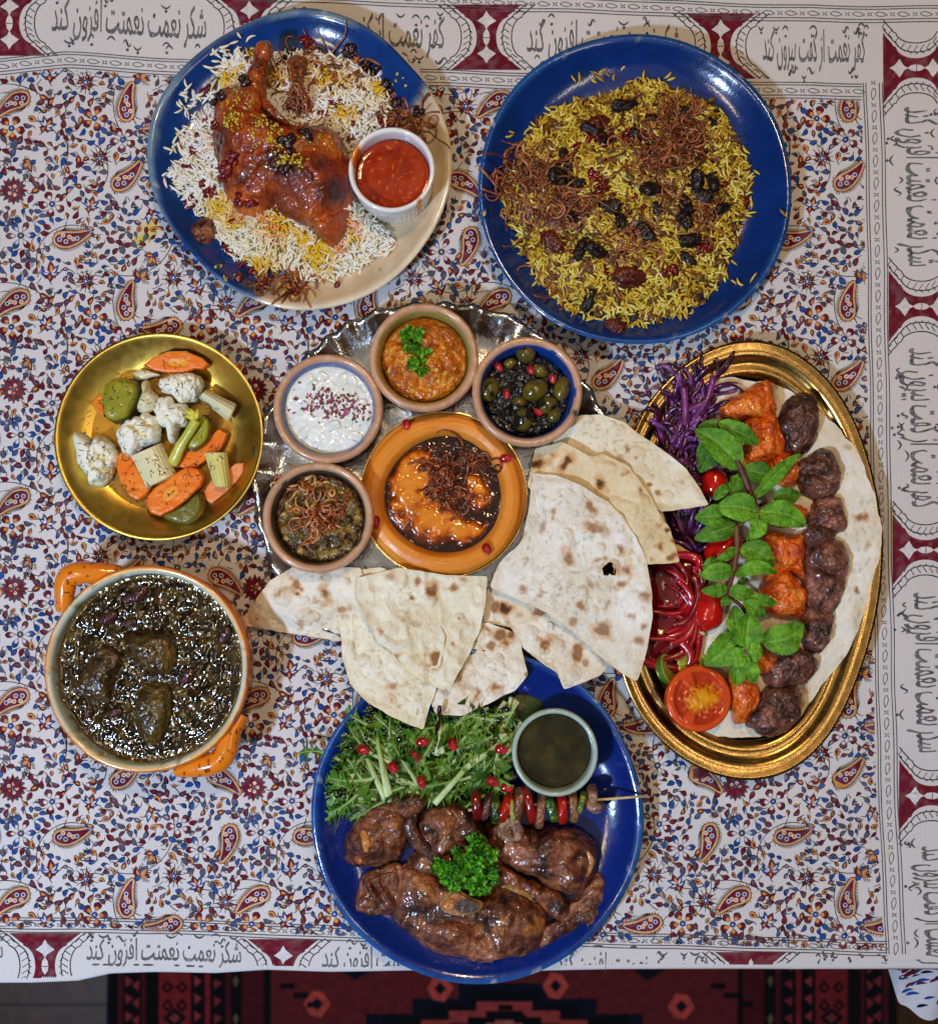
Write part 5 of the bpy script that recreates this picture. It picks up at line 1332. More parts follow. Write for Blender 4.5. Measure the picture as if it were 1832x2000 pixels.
# ------------------------------------------------------------------ herb stew
rng = np.random.default_rng(51)
c4 = lambda a, b: C4([(a, b)])[0]
M_stew = mat('herb_stew', rough=.07, spec=.55, coat=.6, coat_r=.03, bump=(9, 2.3, 0), bump2=(24, 3, 0), var=(7, .6))
SZ = 92; px0, py0, pR = pot_c; rS = pR * .918
t = np.r_[np.linspace(1e-4, .9, 50), np.linspace(.91, 1, 8)]; sg = 170; th = np.arange(sg) / sg * 2 * np.pi
V = np.zeros((len(t), sg, 3)); V[..., 0] = px0 + t[:, None] * rS * np.cos(th); V[..., 1] = py0 + t[:, None] * rS * np.sin(th); V = V.reshape(-1, 3)
tt = np.repeat(t, sg); calm = 1 - sstep(.90, .97, tt)
V[:, 2] = SZ + calm * (3.2 * fbm(V, 26, 4, 3) + 2.0 * np.abs(noise(V, 9, 6)) + 1.6 * noise(V, 5, 8)) + 1.5 * sstep(.97, 1, tt)
C = ramp(np.clip(.5 + .8 * fbm(V, 14, 4, 9), 0, 1), [(0, rgb(10, 7, 2)), (.4, rgb(28, 20, 5)), (.7, rgb(54, 38, 8)), (1, rgb(84, 62, 14))])
C = mixc(C, rgb(92, 70, 6), .9 * sstep(.94, .985, tt))
low = V[-sg:].copy(); low[:, 2] -= 30; low[:, :2] = [px0, py0] + (low[:, :2] - [px0, py0]) * .9
low2 = low.copy(); low2[:, :2] = [px0, py0] + (low[:, :2] - [px0, py0]) * .02
V = np.vstack([V, low, low2]); C = np.vstack([C, C[-sg:], C[-sg:]])
stew = obj('herb_stew', V, grid_faces(len(t) + 2, sg), C, M_stew, label='dark glistening herb stew filling the orange pot', cat='stew')
M_smeat = mat('stewed_meat', rough=.26, spec=.5, coat=.6, coat_r=.1, bump=(11, 5, 1), bump2=(4, 1.5, 1), var=(9, .4))
def smeat(pts, h, label, seed, cols, z0=90):
    d = Dome(C4(pts), z0, h, p=2.4, q=1.8, rings=28, segs=90).lump(6, 26, seed).lump(3, 11, seed + 3)
    d.make('stew_meat', lambda V, T: ramp(np.clip(.5 + .8 * fbm(V, 22, 4, seed), 0, 1), cols), M_smeat, label=label, cat='meat', group='meat chunks in the stew')
mc = [(0, rgb(40, 26, 8)), (.5, rgb(78, 56, 18)), (1, rgb(112, 84, 34))]
smeat([(720, 660), (780, 600), (880, 580), (1020, 590), (1120, 640), (1150, 740), (1130, 860), (1080, 940), (980, 960), (880, 910), (800, 850), (730, 760)], 34, 'large brown stewed meat chunk in the middle of the stew', 3, mc)
smeat([(800, 1180), (840, 1080), (940, 1010), (1060, 1020), (1115, 1110), (1110, 1260), (1070, 1400), (990, 1520), (900, 1510), (830, 1440), (790, 1310)], 28, 'long stewed meat chunk near the front of the stew', 5, [(0, rgb(34, 24, 8)), (.5, rgb(66, 50, 16)), (1, rgb(96, 76, 26))])
smeat([(310, 1040), (360, 930), (480, 760), (600, 720), (700, 800), (680, 920), (620, 1040), (600, 1160), (500, 1170), (400, 1150), (330, 1100)], 24, 'ragged stewed meat chunk half sunk beside the large one', 7, [(0, rgb(34, 22, 8)), (.5, rgb(64, 44, 16)), (1, rgb(96, 72, 36))])
BEAN = []
V, F = ellipsoid((0, 0, 0), (20, 12, 10), 20, 12); V[:, 1] += .009 * V[:, 0] ** 2
BEAN = mesh_data('kidney_bean', V, F, mixc(rgb(52, 20, 18), rgb(80, 34, 30), np.clip(.5 + noise(V, 8, 2), 0, 1)), M_smeat)
for (u, v, a, s, lb) in ((850, 300, .8, 1.0, 'reddish kidney bean near the top of the stew'), (600, 490, .5, 1.0, 'reddish kidney bean above the ragged meat chunk'), (1545, 630, 1.2, .9, 'kidney bean at the stew edge towards the bread'), (1245, 960, 1.0, .85, 'kidney bean beside the large meat chunk'), (780, 330, .5, .8, 'kidney bean touching the topmost bean in the stew'), (770, 530, .2, .75, 'small kidney bean just above the large meat chunk'), (650, 1260, .3, .8, 'kidney bean below the ragged meat chunk'), (440, 1250, 1.4, .7, 'kidney bean at the front edge of the stew')):
    x, y = W(*c4(u, v), SZ); inst(BEAN, 'kidney_bean', (x, y, SZ + 3), (.2, 0, a), s, label=lb, cat='bean', group='beans in the stew')
# ------------------------------------------------------------------ dips on the silver tray
rng = np.random.default_rng(61)
c5 = lambda a, b: C5([(a, b)])[0]
def paste(B, z, h, rough_amp, colf, mat_, name, label, cat, seed, sc_=22, rf=.80, rings=44, segs=130, edge=.9):
    t = np.linspace(1e-4, 1, rings); th = np.arange(segs) / segs * 2 * np.pi
    V = np.zeros((rings, segs, 3)); V[..., 0] = B[0] + t[:, None] * B[2] * rf * np.cos(th); V[..., 1] = B[1] + t[:, None] * B[2] * rf * np.sin(th)
    V = V.reshape(-1, 3); tt = np.repeat(t, segs)
    V[:, 2] = z + h * (1 - tt ** 2.2) + rough_amp * (fbm(V, sc_, 4, seed) + .5 * (1 - 2 * np.abs(fbm(V, sc_ * .6, 3, seed + 3)))) * (1 - sstep(edge, 1, tt) * .8)
    C = colf(V, tt)
    low = V[-segs:].copy(); low[:, 2] -= 16; low[:, :2] = B[:2] + (low[:, :2] - B[:2]) * .9; lo2 = low.copy(); lo2[:, :2] = B[:2] + (low[:, :2] - B[:2]) * .02
    V = np.vstack([V, low, lo2]); C = np.vstack([C, C[-segs:], C[-segs:]])
    o = obj(name, V, grid_faces(rings + 2, segs), C, mat_, label=label, cat=cat)
    return o, Surf().add(V, grid_faces(rings + 2, segs))
def parsley(pts, zf, label, seed, dens=1.0, H=(10, 34), cols=((52, 104, 18), (84, 146, 30), (36, 78, 14)), name='parsley_sprig', R=30, spread=1.0, leafn=46):
    """curly parsley: stalk and many frilled leaflets"""
    rg = np.random.default_rng(seed); cx = np.mean([p[0] for p in pts]); cy = np.mean([p[1] for p in pts])
    x0, y0 = W(cx, cy, 60); zb = zf([x0], [y0])[0]
    sp = empty(name, (x0, y0, zb), label, 'parsley')
    V, F = tube(np.array([[x0 - 4, y0 - 6, zb], [x0, y0, zb + 8], [x0 + 2, y0 + 2, zb + 14]]), 2.5, 7); obj('stem', V, F, rgb(96, 140, 50), M_leaf, parent=sp)
    for k in range(leafn):
        p = pts[rg.integers(len(pts))]; u, v = p[0] + rg.normal(0, p[2] * .42), p[1] + rg.normal(0, p[2] * .42)
        x, y = W(u, v, zb + 24); d = math.hypot(x - x0, y - y0) / R
        z = zb + rg.uniform(*H) * max(.35, 1 - .35 * d * d)
        mb_ = MB(); a0 = math.atan2(y - y0, x - x0) + rg.normal(0, .7); s = rg.uniform(.8, 1.25)
        for q in range(rg.integers(4, 7)):
            a = a0 + (q - 2.2) * .55 + rg.normal(0, .15); L = s * rg.uniform(8, 13); el = rg.uniform(-.2, .8)
            c = np.array([x, y, z]); dr = np.array([math.cos(a) * math.cos(el), math.sin(a) * math.cos(el), math.sin(el)])
            sd = np.array([-math.sin(a), math.cos(a), 0]); up = np.cross(dr, sd)
            ts = np.linspace(0, 1, 5); w = L * .36 * np.array([.25, .75, 1.0, 1.1, .55]); cu = rg.uniform(-.5, .5)
            rows_ = []
            for t_, w_ in zip(ts, w):
                base = c + dr * L * t_ + up * (cu * L * t_ * t_)
                fr = 2.0 * math.sin(t_ * 7 + q)
                rows_ += [base - sd * w_ + up * (2.2 + fr), base - sd * w_ * .45, base, base + sd * w_ * .45, base + sd * w_ + up * (2.2 - fr)]
            # split tips
            rows_ += [c + dr * L * 1.22 - sd * w[-1] * 1.2, c + dr * L * 1.05 - sd * w[-1] * .5, c + dr * L * 1.3, c + dr * L * 1.05 + sd * w[-1] * .5, c + dr * L * 1.22 + sd * w[-1] * 1.2]
            cc1 = rgb(*cols[rg.integers(len(cols))]); hh = np.clip((np.array(rows_)[:, 2] - zb) / 40, 0, 1)
            mb_.add(np.array(rows_), grid_faces(6, 5, False), cc1[None] * np.ones((30, 1)))
        mb_.build('leaf', M_leaf, parent=sp)
    return sp
# aubergine dip
M_dip = mat('oily_dip', rough=.3, spec=.5, coat=.5, coat_r=.1, bump=(9, 5, 1), bump2=(4, 1.6, 1), var=(8, .3))
def eggc(V, t):
    C = ramp(np.clip(.5 + .8 * fbm(V, 24, 4, 3), 0, 1), [(0, rgb(112, 50, 6)), (.4, rgb(172, 88, 10)), (.75, rgb(196, 110, 18)), (1, rgb(206, 142, 44))])
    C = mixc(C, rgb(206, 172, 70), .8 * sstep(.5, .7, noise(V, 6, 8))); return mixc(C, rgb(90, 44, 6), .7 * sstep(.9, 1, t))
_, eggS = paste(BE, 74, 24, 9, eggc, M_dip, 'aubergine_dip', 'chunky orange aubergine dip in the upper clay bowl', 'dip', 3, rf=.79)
parsley([(812, 672, 24), (822, 704, 20), (800, 655, 18)], eggS.z, 'bright green parsley sprig on the orange aubergine dip', 5, R=34, H=(6, 24), cols=((76, 140, 22), (112, 176, 34), (58, 112, 16)), leafn=34)
# yoghurt with cucumber
M_yog = mat('yoghurt', rough=.22, spec=.5, coat=.2, sss=.3, sss_r=(1, .9, .8), sss_s=8, bump=(20, .8))
def yogc(V, t):
    C = mixc(rgb(226, 228, 226), rgb(206, 214, 208), np.clip(.4 + .7 * fbm(V, 22, 3, 5), 0, 1)); return mixc(C, rgb(196, 184, 150), .35 * sstep(.93, 1, t))
_, yogS = paste(BY, 82, 5, 3.4, yogc, M_yog, 'yoghurt', 'white yoghurt in the clay bowl with cucumber and petals', 'yoghurt', 8, rf=.815)
for k, (u, v, a, s) in enumerate(((440, 670, .3, 1.0), (490, 440, 1.0, 1.1), (390, 430, -.5, 1.0), (300, 700, .8, 1.1), (545, 720, -.3, 1.0), (575, 560, .5, .9), (240, 650, .1, .8), (450, 770, .2, .75), (420, 560, 1.2, .9), (340, 470, .6, .9), (520, 640, 1.4, .9), (370, 760, .2, .8))):
    x, y = W(*c5(u, v), 74); z = yogS.hit(x, y)[0]; V, F = ellipsoid((0, 0, 0), (15, 10, 3), 18, 9); V[:, 0] = np.sign(V[:, 0]) * np.abs(V[:, 0] / 15) ** .6 * 15
    skin = V[:, 1] < -5.2
    C = np.where((V[:, 1] < -8.4)[:, None], rgb(60, 96, 72), rgb(216, 222, 216))
    inst(mesh_data('cucumber_dice', V, F, C, M_yog), 'cucumber_dice', (x, y, z - 1.5), (.1, .1, a), s, label='small cucumber dice half sunk in the white yoghurt', cat='cucumber', group='cucumber dice in the yoghurt')
mb = MB()
for _ in range(210):
    u = rng.normal(430, 105); v = 570 + (u - 430) * .16 + rng.normal(0, 34) + (rng.random() < .12) * rng.normal(0, 90)
    x, y = W(*c5(u, v), 72); 
    if math.hypot(x - BY[0], y - BY[1]) > BY[2] * .76: continue
    z = yogS.hit(x, y)[0]; s = rng.uniform(1.4, 4.6); a = rng.uniform(0, 6.28); e = rng.uniform(-.5, .5)
    V = np.array([[-s, -s * .5, 0], [s, -s * .4, s * e], [s * 1.1, s * .5, s * e], [-s * .8, s * .6, 0], [0, 0, s * .3]]); ca, sa = math.cos(a), math.sin(a)
    V = np.c_[V[:, 0] * ca - V[:, 1] * sa + x, V[:, 0] * sa + V[:, 1] * ca + y, V[:, 2] + z + 1.2]
    mb.add(V, np.array([[0, 1, 4], [1, 2, 4], [2, 3, 4], [3, 0, 4]]), [rgb(140, 40, 92), rgb(118, 30, 70), rgb(150, 70, 110), rgb(92, 66, 40), rgb(70, 60, 40)][rng.integers(5)])
mb.build('rose_petal_flakes', M_leaf, label='crushed pink rose petals strewn over the yoghurt', cat='rose petals', kind='stuff')
# olives
M_olive = mat('olive_skin', rough=.2, spec=.5, coat=.5, coat_r=.08, bump=(20, .8))
M_oil = mat('dark_herb_oil', rough=.15, spec=.5, coat=.6, coat_r=.05, bump=(8, 3.4, 1), var=(6, .4))
_, olvS = paste(BO, 62, 10, 9, lambda V, t: ramp(np.clip(.5 + .8 * fbm(V, 9, 3, 2), 0, 1), [(0, rgb(8, 7, 6)), (.6, rgb(26, 22, 20)), (1, rgb(48, 42, 38))]), M_oil, 'herb_walnut_paste', 'black walnut and herb paste between the olives', 'paste', 12, rf=.77, sc_=12)
cz = lambda a, b: (900 + a * .13646, 640 + b * .13646)
for k, (u, v, a, l, w_, lb) in enumerate(((930, 370, 0, 19, 18, 'olive highest up against the blue bowl wall'), (405, 880, 1.2, 25, 19, 'smooth green olive at the bowl edge nearest the aubergine dip'), (1060, 900, .5, 26, 20, 'large green olive in the middle of the bowl'), (1450, 870, 1.3, 25, 16, 'green olive against the blue wall towards the bread'), (890, 1310, 1.4, 24, 20, 'paste-covered olive at the front of the bowl'), (1140, 610, -.6, 17, 13, 'small brown-green olive under the pale pomegranate seed'), (1240, 1110, .4, 20, 16, 'olive half buried in paste beside the red seed'), (1340, 1240, 1.0, 17, 12, 'small olive beside the open pomegranate seed'), (710, 510, .1, 13, 10, 'olive mostly sunk behind the paste'), (830, 1070, .2, 14, 9, 'sliver of olive showing between the paste mounds'))):
    x, y = W(*cz(u, v), 76); V, F = ellipsoid((0, 0, 0), (l, w_, w_), 28, 18); n = fbm(V, 12, 3, 70 + k)
    C = mixc(rgb(104, 88, 16), rgb(74, 66, 20), np.clip(.5 + n, 0, 1)); C = mixc(C, rgb(22, 18, 15), sstep(.1, .4, fbm(V + 9, 16, 4, 80 + k) + (.25 if k in (4, 6) else -.02)))
    inst(mesh_data('olive', V * (1 + .03 * n)[:, None], F, C, M_olive), 'olive', (x, y, olvS.hit(x, y)[0] + w_ * .45), (0, .1, a), label=lb, cat='olive', group='olives in the clay bowl')
def seed_mesh(k):
    V, F = ellipsoid((0, 0, 0), (12, 8.5, 8), 16, 10); V[:, 1:] *= (1 - .02 * V[:, :1]); V[:, 0] = np.sign(V[:, 0]) * (np.abs(V[:, 0]) / 12) ** .8 * 12
    return mesh_data('pomegranate_seed', V, F, mixc(rgb(150, 10, 24), rgb(190, 40, 50), sstep(.1, .7, V[:, 0] / 12 + .3 * noise(V, 6, k))), M_seed)
SEED = [seed_mesh(k) for k in range(3)]
def seeds(lst, cf_, zf, where, group, zm=70, s0=1.0, dz=6):
    for k, (u, v, a, lb) in enumerate(lst):
        x, y = W(*cf_(u, v), zm); z = zf(x, y)
        inst(SEED[k % 3], 'pomegranate_seed', (x, y, z + dz), (.3, -.2, -a), s0, label=lb, cat='pomegranate seed', group=group)
seeds([(1000, 610, 1.2, 'pale shiny pomegranate seed in the middle of the olives'), (1310, 740, 1.4, 'bright pomegranate seed beside the olive on the blue wall'), (655, 960, 1.4, 'pomegranate seed next to the smooth green olive'), (1105, 1210, .5, 'pomegranate seed below the large green olive'), (1345, 1395, .4, 'open pomegranate seed at the front of the olive bowl'), (585, 1450, .6, 'pomegranate seed at the bowl front nearest the orange dip'), (540, 570, 1.0, 'pomegranate seed half hidden behind the paste')], cz, lambda x, y: olvS.hit(x, y)[0] + 5, '', 'pomegranate seeds on the olives', zm=78, s0=.82)
# kashk / herb dip with onion
def kshc(V, t):
    C = ramp(np.clip(.5 + .9 * fbm(V, 16, 4, 4), 0, 1), [(0, rgb(26, 18, 8)), (.35, rgb(70, 50, 14)), (.7, rgb(118, 92, 30)), (1, rgb(150, 124, 52))])
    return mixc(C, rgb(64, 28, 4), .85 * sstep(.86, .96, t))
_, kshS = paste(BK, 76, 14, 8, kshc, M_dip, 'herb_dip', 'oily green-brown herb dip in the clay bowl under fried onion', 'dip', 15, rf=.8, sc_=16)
onion([(622, 1000), (600, 1020), (640, 1030), (590, 950), (655, 1010), (630, 960)], 26, 7, 'heap of fried onion curls on the herb dip', lambda x, y: np.maximum(kshS.z(x, y), 40), 21, L=(36, 84), rad=(1.6, 3.4), cols=[rgb(150, 66, 24), rgb(120, 48, 20), rgb(176, 112, 60), rgb(186, 142, 84), rgb(160, 84, 40)], lift=(3, 15), curl=2.0)
mb = MB()
for (u, v, r) in ((690, 985, 13), (700, 1010, 10), (560, 1050, 9), (590, 1075, 10), (680, 1065, 12), (555, 1005, 10), (640, 905, 10)):
    x, y = W(u, v, 84); z = kshS.hit(x, y)[0]; V, F = ellipsoid((0, 0, 0), (r, r * .8, r * .5), 18, 12); V = V * (1 + .25 * fbm(V, 8, 3, int(u)))[:, None] + [x, y, z + 2]
    inst_c = ramp(np.clip(.5 + fbm(V, 7, 3, 5), 0, 1), [(0, rgb(40, 36, 12)), (.5, rgb(126, 98, 36)), (1, rgb(170, 138, 70))])
    obj('fried_aubergine_bit', V, F, inst_c, M_dip, label='browned aubergine bit poking out of the herb dip', cat='aubergine', group='aubergine bits in the herb dip')
# orange dip: ring with a well of dark syrup
hx, hy, hR = hum_c
M_hum = mat('smooth_dip', rough=.4, spec=.4, coat=.15, coat_r=.2, bump=(30, 1.4), bump2=(8, .35), var=(30, .05), sss=.12, sss_r=(1, .5, .1), sss_s=8)
t = np.linspace(1e-4, 1, 70); sg = 150; th = np.arange(sg) / sg * 2 * np.pi
V = np.zeros((70, sg, 3)); V[..., 0] = hx + t[:, None] * hR * .965 * np.cos(th); V[..., 1] = hy + t[:, None] * hR * .965 * np.sin(th); V = V.reshape(-1, 3); tt = np.repeat(t, sg)
ww = tt + .015 * np.sin(3 * np.tile(th, 70) + 1) 
prof_t = [0, .35, .6, .70, .735, .78, .86, .94, 1.0]; prof_z = [36, 36, 36, 38, 50, 60, 64, 60, 46]
V[:, 2] = np.interp(ww, prof_t, prof_z)
ang = np.tile(th, 70); swirl = np.sin(ang * 1 - tt * 9 + 2.4)
V[:, 2] += 0 + 2.2 * fbm(V, 60, 3, 5) * (tt > .7)
C = mixc(rgb(210, 126, 34), rgb(222, 144, 52), np.clip(.5 + fbm(V, 50, 3, 6), 0, 1))
C = mixc(C, rgb(150, 64, 4), .5 * (1 - sstep(.66, .76, tt)))
dipo = obj('orange_dip', V, grid_faces(70, sg), C, M_hum, label='smooth orange dip ring in the brass dish', cat='dip', origin=(hx, hy, 20)); dipS = Surf().add(V, grid_faces(70, sg))
M_syrup = mat('syrup', rough=.12, spec=.5, coat=.6, coat_r=.04, bump=(30, 5, 1), bump2=(9, 1.6, 1), var=(14, .15))
t = np.linspace(1e-4, 1, 56); V = np.zeros((56, sg, 3)); V[..., 0] = hx + t[:, None] * hR * .735 * np.cos(th); V[..., 1] = hy + t[:, None] * hR * .735 * np.sin(th); V = V.reshape(-1, 3); tt = np.repeat(t, sg)
X_, Y_ = (V[:, 0] - hx) / hR / .735, (V[:, 1] - hy) / hR / .735
nn = fbm(V, 40, 4, 19); n3 = fbm(V, 16, 3, 27)
puree = .85 - 1.5 * np.hypot((X_ + .38) / .75, (Y_ + .02) / .9) ** 2 + .0                  # broad patch of bare dip
puree = np.maximum(puree, .75 - 1.5 * np.hypot((X_ - .52) / .34, (Y_ - .22) / .5) ** 2)
puree = np.maximum(puree, .6 - 1.6 * np.hypot((X_ - .1) / .8, (Y_ + .62) / .3) ** 2)
puree = puree + 1.1 * nn + .5 * n3 - 1.0 * sstep(.82, 1.0, tt)
V[:, 2] = 44 + 5.5 * sstep(-.2, .7, puree) + 1.2 * n3
C = ramp(np.clip(puree, -.6, 1), [(-.6, rgb(38, 10, 2)), (-.2, rgb(70, 22, 3)), (.1, rgb(124, 50, 5)), (.35, rgb(186, 92, 8)), (.7, rgb(210, 120, 18)), (1, rgb(218, 132, 30))])
low = V[-sg:].copy(); low[:, 2] -= 8; lo2 = low.copy(); lo2[:, :2] = [hx, hy] + (low[:, :2] - [hx, hy]) * .02
obj('dark_syrup', np.vstack([V, low, lo2]), grid_faces(58, sg), np.vstack([C, C[-sg:], C[-sg:]]), M_syrup, label='dark pomegranate syrup pooled in the orange dip', cat='syrup'); 
dipS.add(V, grid_faces(56, sg))
onion([c5(1000, 960), c5(960, 1010), c5(1060, 1040), c5(940, 900), c5(1020, 920)], 20, 15, 'fried onion pile in the middle of the orange dip', dipS.z, 22, L=(26, 60), rad=(1.3, 2.8), cols=[rgb(92, 34, 12), rgb(130, 58, 22), rgb(64, 24, 10), rgb(150, 80, 40)], lift=(2, 14), curl=2.0)
onion([c5(1110, 850), c5(1200, 870), c5(1060, 800)], 12, 4, 'single onion strips at the edge of the dark syrup', dipS.z, 23, L=(40, 90), rad=(1.4, 2.6), cols=[rgb(80, 30, 10), rgb(120, 60, 26)])
seeds([(800, 660, 1.4, 'pomegranate seed on the dip ring towards the yoghurt'), (1292, 828, 0, 'pomegranate seed on the dip ring nearest the bread'), (1198, 1278, 1.1, 'pomegranate seed on the dip ring at the front'), (648, 1142, 1.4, 'pomegranate seed beside the herb dip bowl')], c5, lambda x, y: dipS.hit(x, y)[0], '', 'pomegranate seeds on the orange dip', zm=66, s0=1.0, dz=5)

# ------------------------------------------------------------------ flatbreads
rng = np.random.default_rng(71)
def bread(pts, zc, label, seed, spots, cf_=C8, th=5, mat_=None, amp=3.0, rings=64, segs=200, light=(232, 226, 214), center=None, torn=2.0, holes=None, tone=1.0, group='torn flatbread pieces', edgeburn=.25, straight=True):
    """zc: [(u,v,z)] control heights in photo pixels"""
    o = np.array(cf_(pts)); zc = np.array([(*cf_([(a, b)])[0], c) for a, b, c in zc])
    def hz(u, v):
        d = np.hypot(u[:, None] - zc[:, 0], v[:, None] - zc[:, 1]) + 12; w = d ** -2.6; return (w * zc[:, 2]).sum(1) / w.sum(1)
    oo = resample(o, segs) if straight else crom(o, segs)
    k = np.array([.25, .5, .25]); oo = np.stack([np.convolve(np.r_[oo[-1, i], oo[:, i], oo[0, i]], k, 'valid') for i in (0, 1)], 1)
    c = oo.mean(0) if center is None else np.array(cf_([center])[0]); D = oo - c; Dl = np.linalg.norm(D, axis=1)[:, None]
    oo = oo + D / Dl * (torn * fbm(oo, 22, 3, seed))[:, None]
    t = np.sqrt(np.linspace(1e-9, 1, rings)); P = c + t[:, None, None] * (oo - c)[None]; P = P.reshape(-1, 2); tt = np.repeat(t, segs)
    z = hz(P[:, 0], P[:, 1])
    x, y = W(P[:, 0], P[:, 1], z)
    Q = np.c_[x, y]
    z = z + amp * fbm(Q, 60, 3, seed + 1) + amp * .55 * (1 - 2 * np.abs(noise(Q, 34, seed + 2))) + amp * .35 * noise(Q, 14, seed + 4)
    rgb_ = np.random.default_rng(seed + 900); bl = oo[rgb_.integers(0, segs, 16)] * (q16 := rgb_.uniform(.1, .92, 16)[:, None]) + c * (1 - q16)
    bx2, by2 = W(bl[:, 0], bl[:, 1], 50); brr = rgb_.uniform(7, 19, 16); bh = rgb_.uniform(1.5, 5.5, 16)
    dd2 = np.hypot(x[:, None] - bx2, y[:, None] - by2) / brr
    z = z + (bh * np.exp(-dd2 ** 4)).max(1) - 1.2 * np.exp(-((dd2.min(1) - 1.15) / .2) ** 2)
    z = z + 7 * sstep(.8, 1, tt) * np.clip(noise(Q, 70, seed + 5), -.25, 1)
    top = np.c_[x, y, z]; bot = np.c_[x, y, z - th * (1 - .6 * sstep(.96, 1, tt))]
    n = len(top); f = grid_faces(rings, segs); s0 = np.arange(segs)
    side = np.stack([n - segs + s0, n - segs + (s0 + 1) % segs, 2 * n - segs + (s0 + 1) % segs, 2 * n - segs + s0], 1)
    if holes:
        kill = np.zeros(n, bool)
        for (u, v, r) in holes:
            hu, hv = cf_([(u, v)])[0]; kill |= np.hypot(P[:, 0] - hu, (P[:, 1] - hv)) / r + .35 * noise(Q, 8, 5) < 1
        fk = ~kill[f].any(1); f = f[fk]
    C = mixc(rgb(*light), rgb(light[0] - 16, light[1] - 22, light[2] - 34), np.clip(.45 + .8 * fbm(Q, 50, 4, seed + 6), 0, 1)) * tone
    C = mixc(C, rgb(150, 142, 126), .45 * sstep(.45, .7, noise(Q, 5, seed + 8)) * sstep(-.1, .4, fbm(Q, 60, 2, seed + 9)))
    C = mixc(C, rgb(214, 186, 132), edgeburn * 1.6 * sstep(.9, 1, tt) * sstep(-.3, .5, noise(Q, 40, seed + 3)))
    rg = np.random.default_rng(seed)
    brown = (np.exp(-(dd2 / .8) ** 2) * rgb_.uniform(0, .8, 16)).max(1) * np.clip(.55 + fbm(Q, 9, 3, seed + 21), 0, 1)
    C = mixc(C, rgb(196, 150, 96), brown * .8)
    C = mixc(C, rgb(128, 76, 38), sstep(.5, .75, brown) * .7)
    allsp = [(*cf_([(a, b)])[0], r, k_) for a, b, r, k_ in spots]
    for (u, v, r, k_) in allsp:
        X, Y = W(u, v, 40); asp = rg.uniform(.6, 1.5); an = rg.uniform(0, 3.14); ca, sa = math.cos(an), math.sin(an)
        dx, dy = x - X, y - Y; d = np.hypot((dx * ca + dy * sa) / asp, (-dx * sa + dy * ca) * asp) / (r * .85) + .8 * fbm(Q, r * .8, 3, seed + 11)
        C = mixc(C, rgb(198, 152, 96), k_ * .8 * (1 - sstep(.6, 1.1, d))); C = mixc(C, rgb(122, 70, 34), k_ * (1 - sstep(.3, .62, d)) * .9)
        if k_ > .9: C = mixc(C, rgb(52, 28, 16), (1 - sstep(.05, .5, d)) * .8)
    obj('flatbread', np.vstack([top, bot]), [f, f[:, ::-1] + n, side[:, ::-1]], np.vstack([C, C * .95]), mat_ or M_bread, label=label, cat='flatbread', group=group)
    return top, f
def rs(n, box, seed, r=(5, 13), k=(.3, .85)):
    g = np.random.default_rng(seed); return [(g.uniform(box[0], box[2]), g.uniform(box[1], box[3]), g.uniform(*r), g.uniform(*k)) for _ in range(n)]
bread([(1310, 60), (1400, 58), (1480, 88), (1560, 150), (1650, 210), (1720, 270), (1765, 335), (1802, 402), (1620, 430), (1560, 380), (1440, 330), (1300, 260), (1200, 190), (1230, 100)], [(1310, 60, 52), (1650, 210, 66), (1800, 400, 84), (1620, 430, 72), (1250, 160, 30), (1400, 250, 40)], 'pale pointed flatbread piece reaching over the brass tray, behind the others', 101, rs(9, (1350, 90, 1700, 400), 1) + [(1485, 195, 10, .6), (1600, 360, 12, .7)], light=(230, 224, 204))
bread([(1140, 190), (1240, 160), (1350, 220), (1400, 208), (1500, 258), (1560, 340), (1610, 430), (1650, 490), (1690, 618), (1580, 630), (1480, 620), (1350, 520), (1200, 430), (1110, 330)], [(1140, 190, 46), (1400, 210, 56), (1690, 620, 88), (1580, 630, 80), (1300, 350, 50), (1600, 430, 78)], 'flatbread piece with dark burnt blisters between the pale one and the largest one', 102, [(1160, 235, 26, .95), (1255, 240, 22, .95), (1380, 330, 24, .95), (1530, 350, 14, .8), (1620, 460, 14, .95), (1650, 540, 12, .9), (1600, 560, 13, .8), (1630, 500, 9, .95), (1475, 285, 9, .7), (1570, 610, 10, .8), (1640, 600, 12, .9)] + rs(6, (1300, 230, 1600, 600), 2), light=(222, 208, 174))
bread([(940, 780), (960, 720), (1080, 700), (1300, 800), (1440, 980), (1425, 1010), (1390, 1050), (1250, 1106), (1222, 1040), (1160, 1000), (1090, 940), (1050, 870), (945, 846)], [(960, 780, 40), (1300, 900, 44), (1250, 1100, 58), (1430, 1010, 52), (1090, 940, 48)], 'flatbread piece with round scorch rings lying under the largest one', 103, [(1035, 800, 26, .95), (985, 790, 16, .8), (1150, 810, 20, .8), (1180, 925, 22, .9), (1300, 960, 20, .85), (1080, 820, 12, .9), (1330, 1000, 12, .6), (1205, 1000, 10, .6)] + rs(6, (1000, 780, 1400, 1080), 3))
bread([(10, 855), (60, 790), (130, 690), (220, 640), (350, 640), (480, 640), (500, 760), (470, 900), (400, 922), (300, 905), (180, 885), (80, 870)], [(10, 855, 5), (130, 690, 44), (180, 740, 56), (300, 700, 60), (450, 700, 60), (400, 920, 34), (180, 885, 8), (240, 800, 52)], 'small pointed flatbread piece resting on the cloth towards the stew pot', 104, [(240, 705, 18, .8), (345, 740, 20, .9), (175, 740, 9, .6), (160, 745, 8, .5), (240, 740, 6, .9)] + rs(5, (100, 680, 450, 900), 4), amp=4)
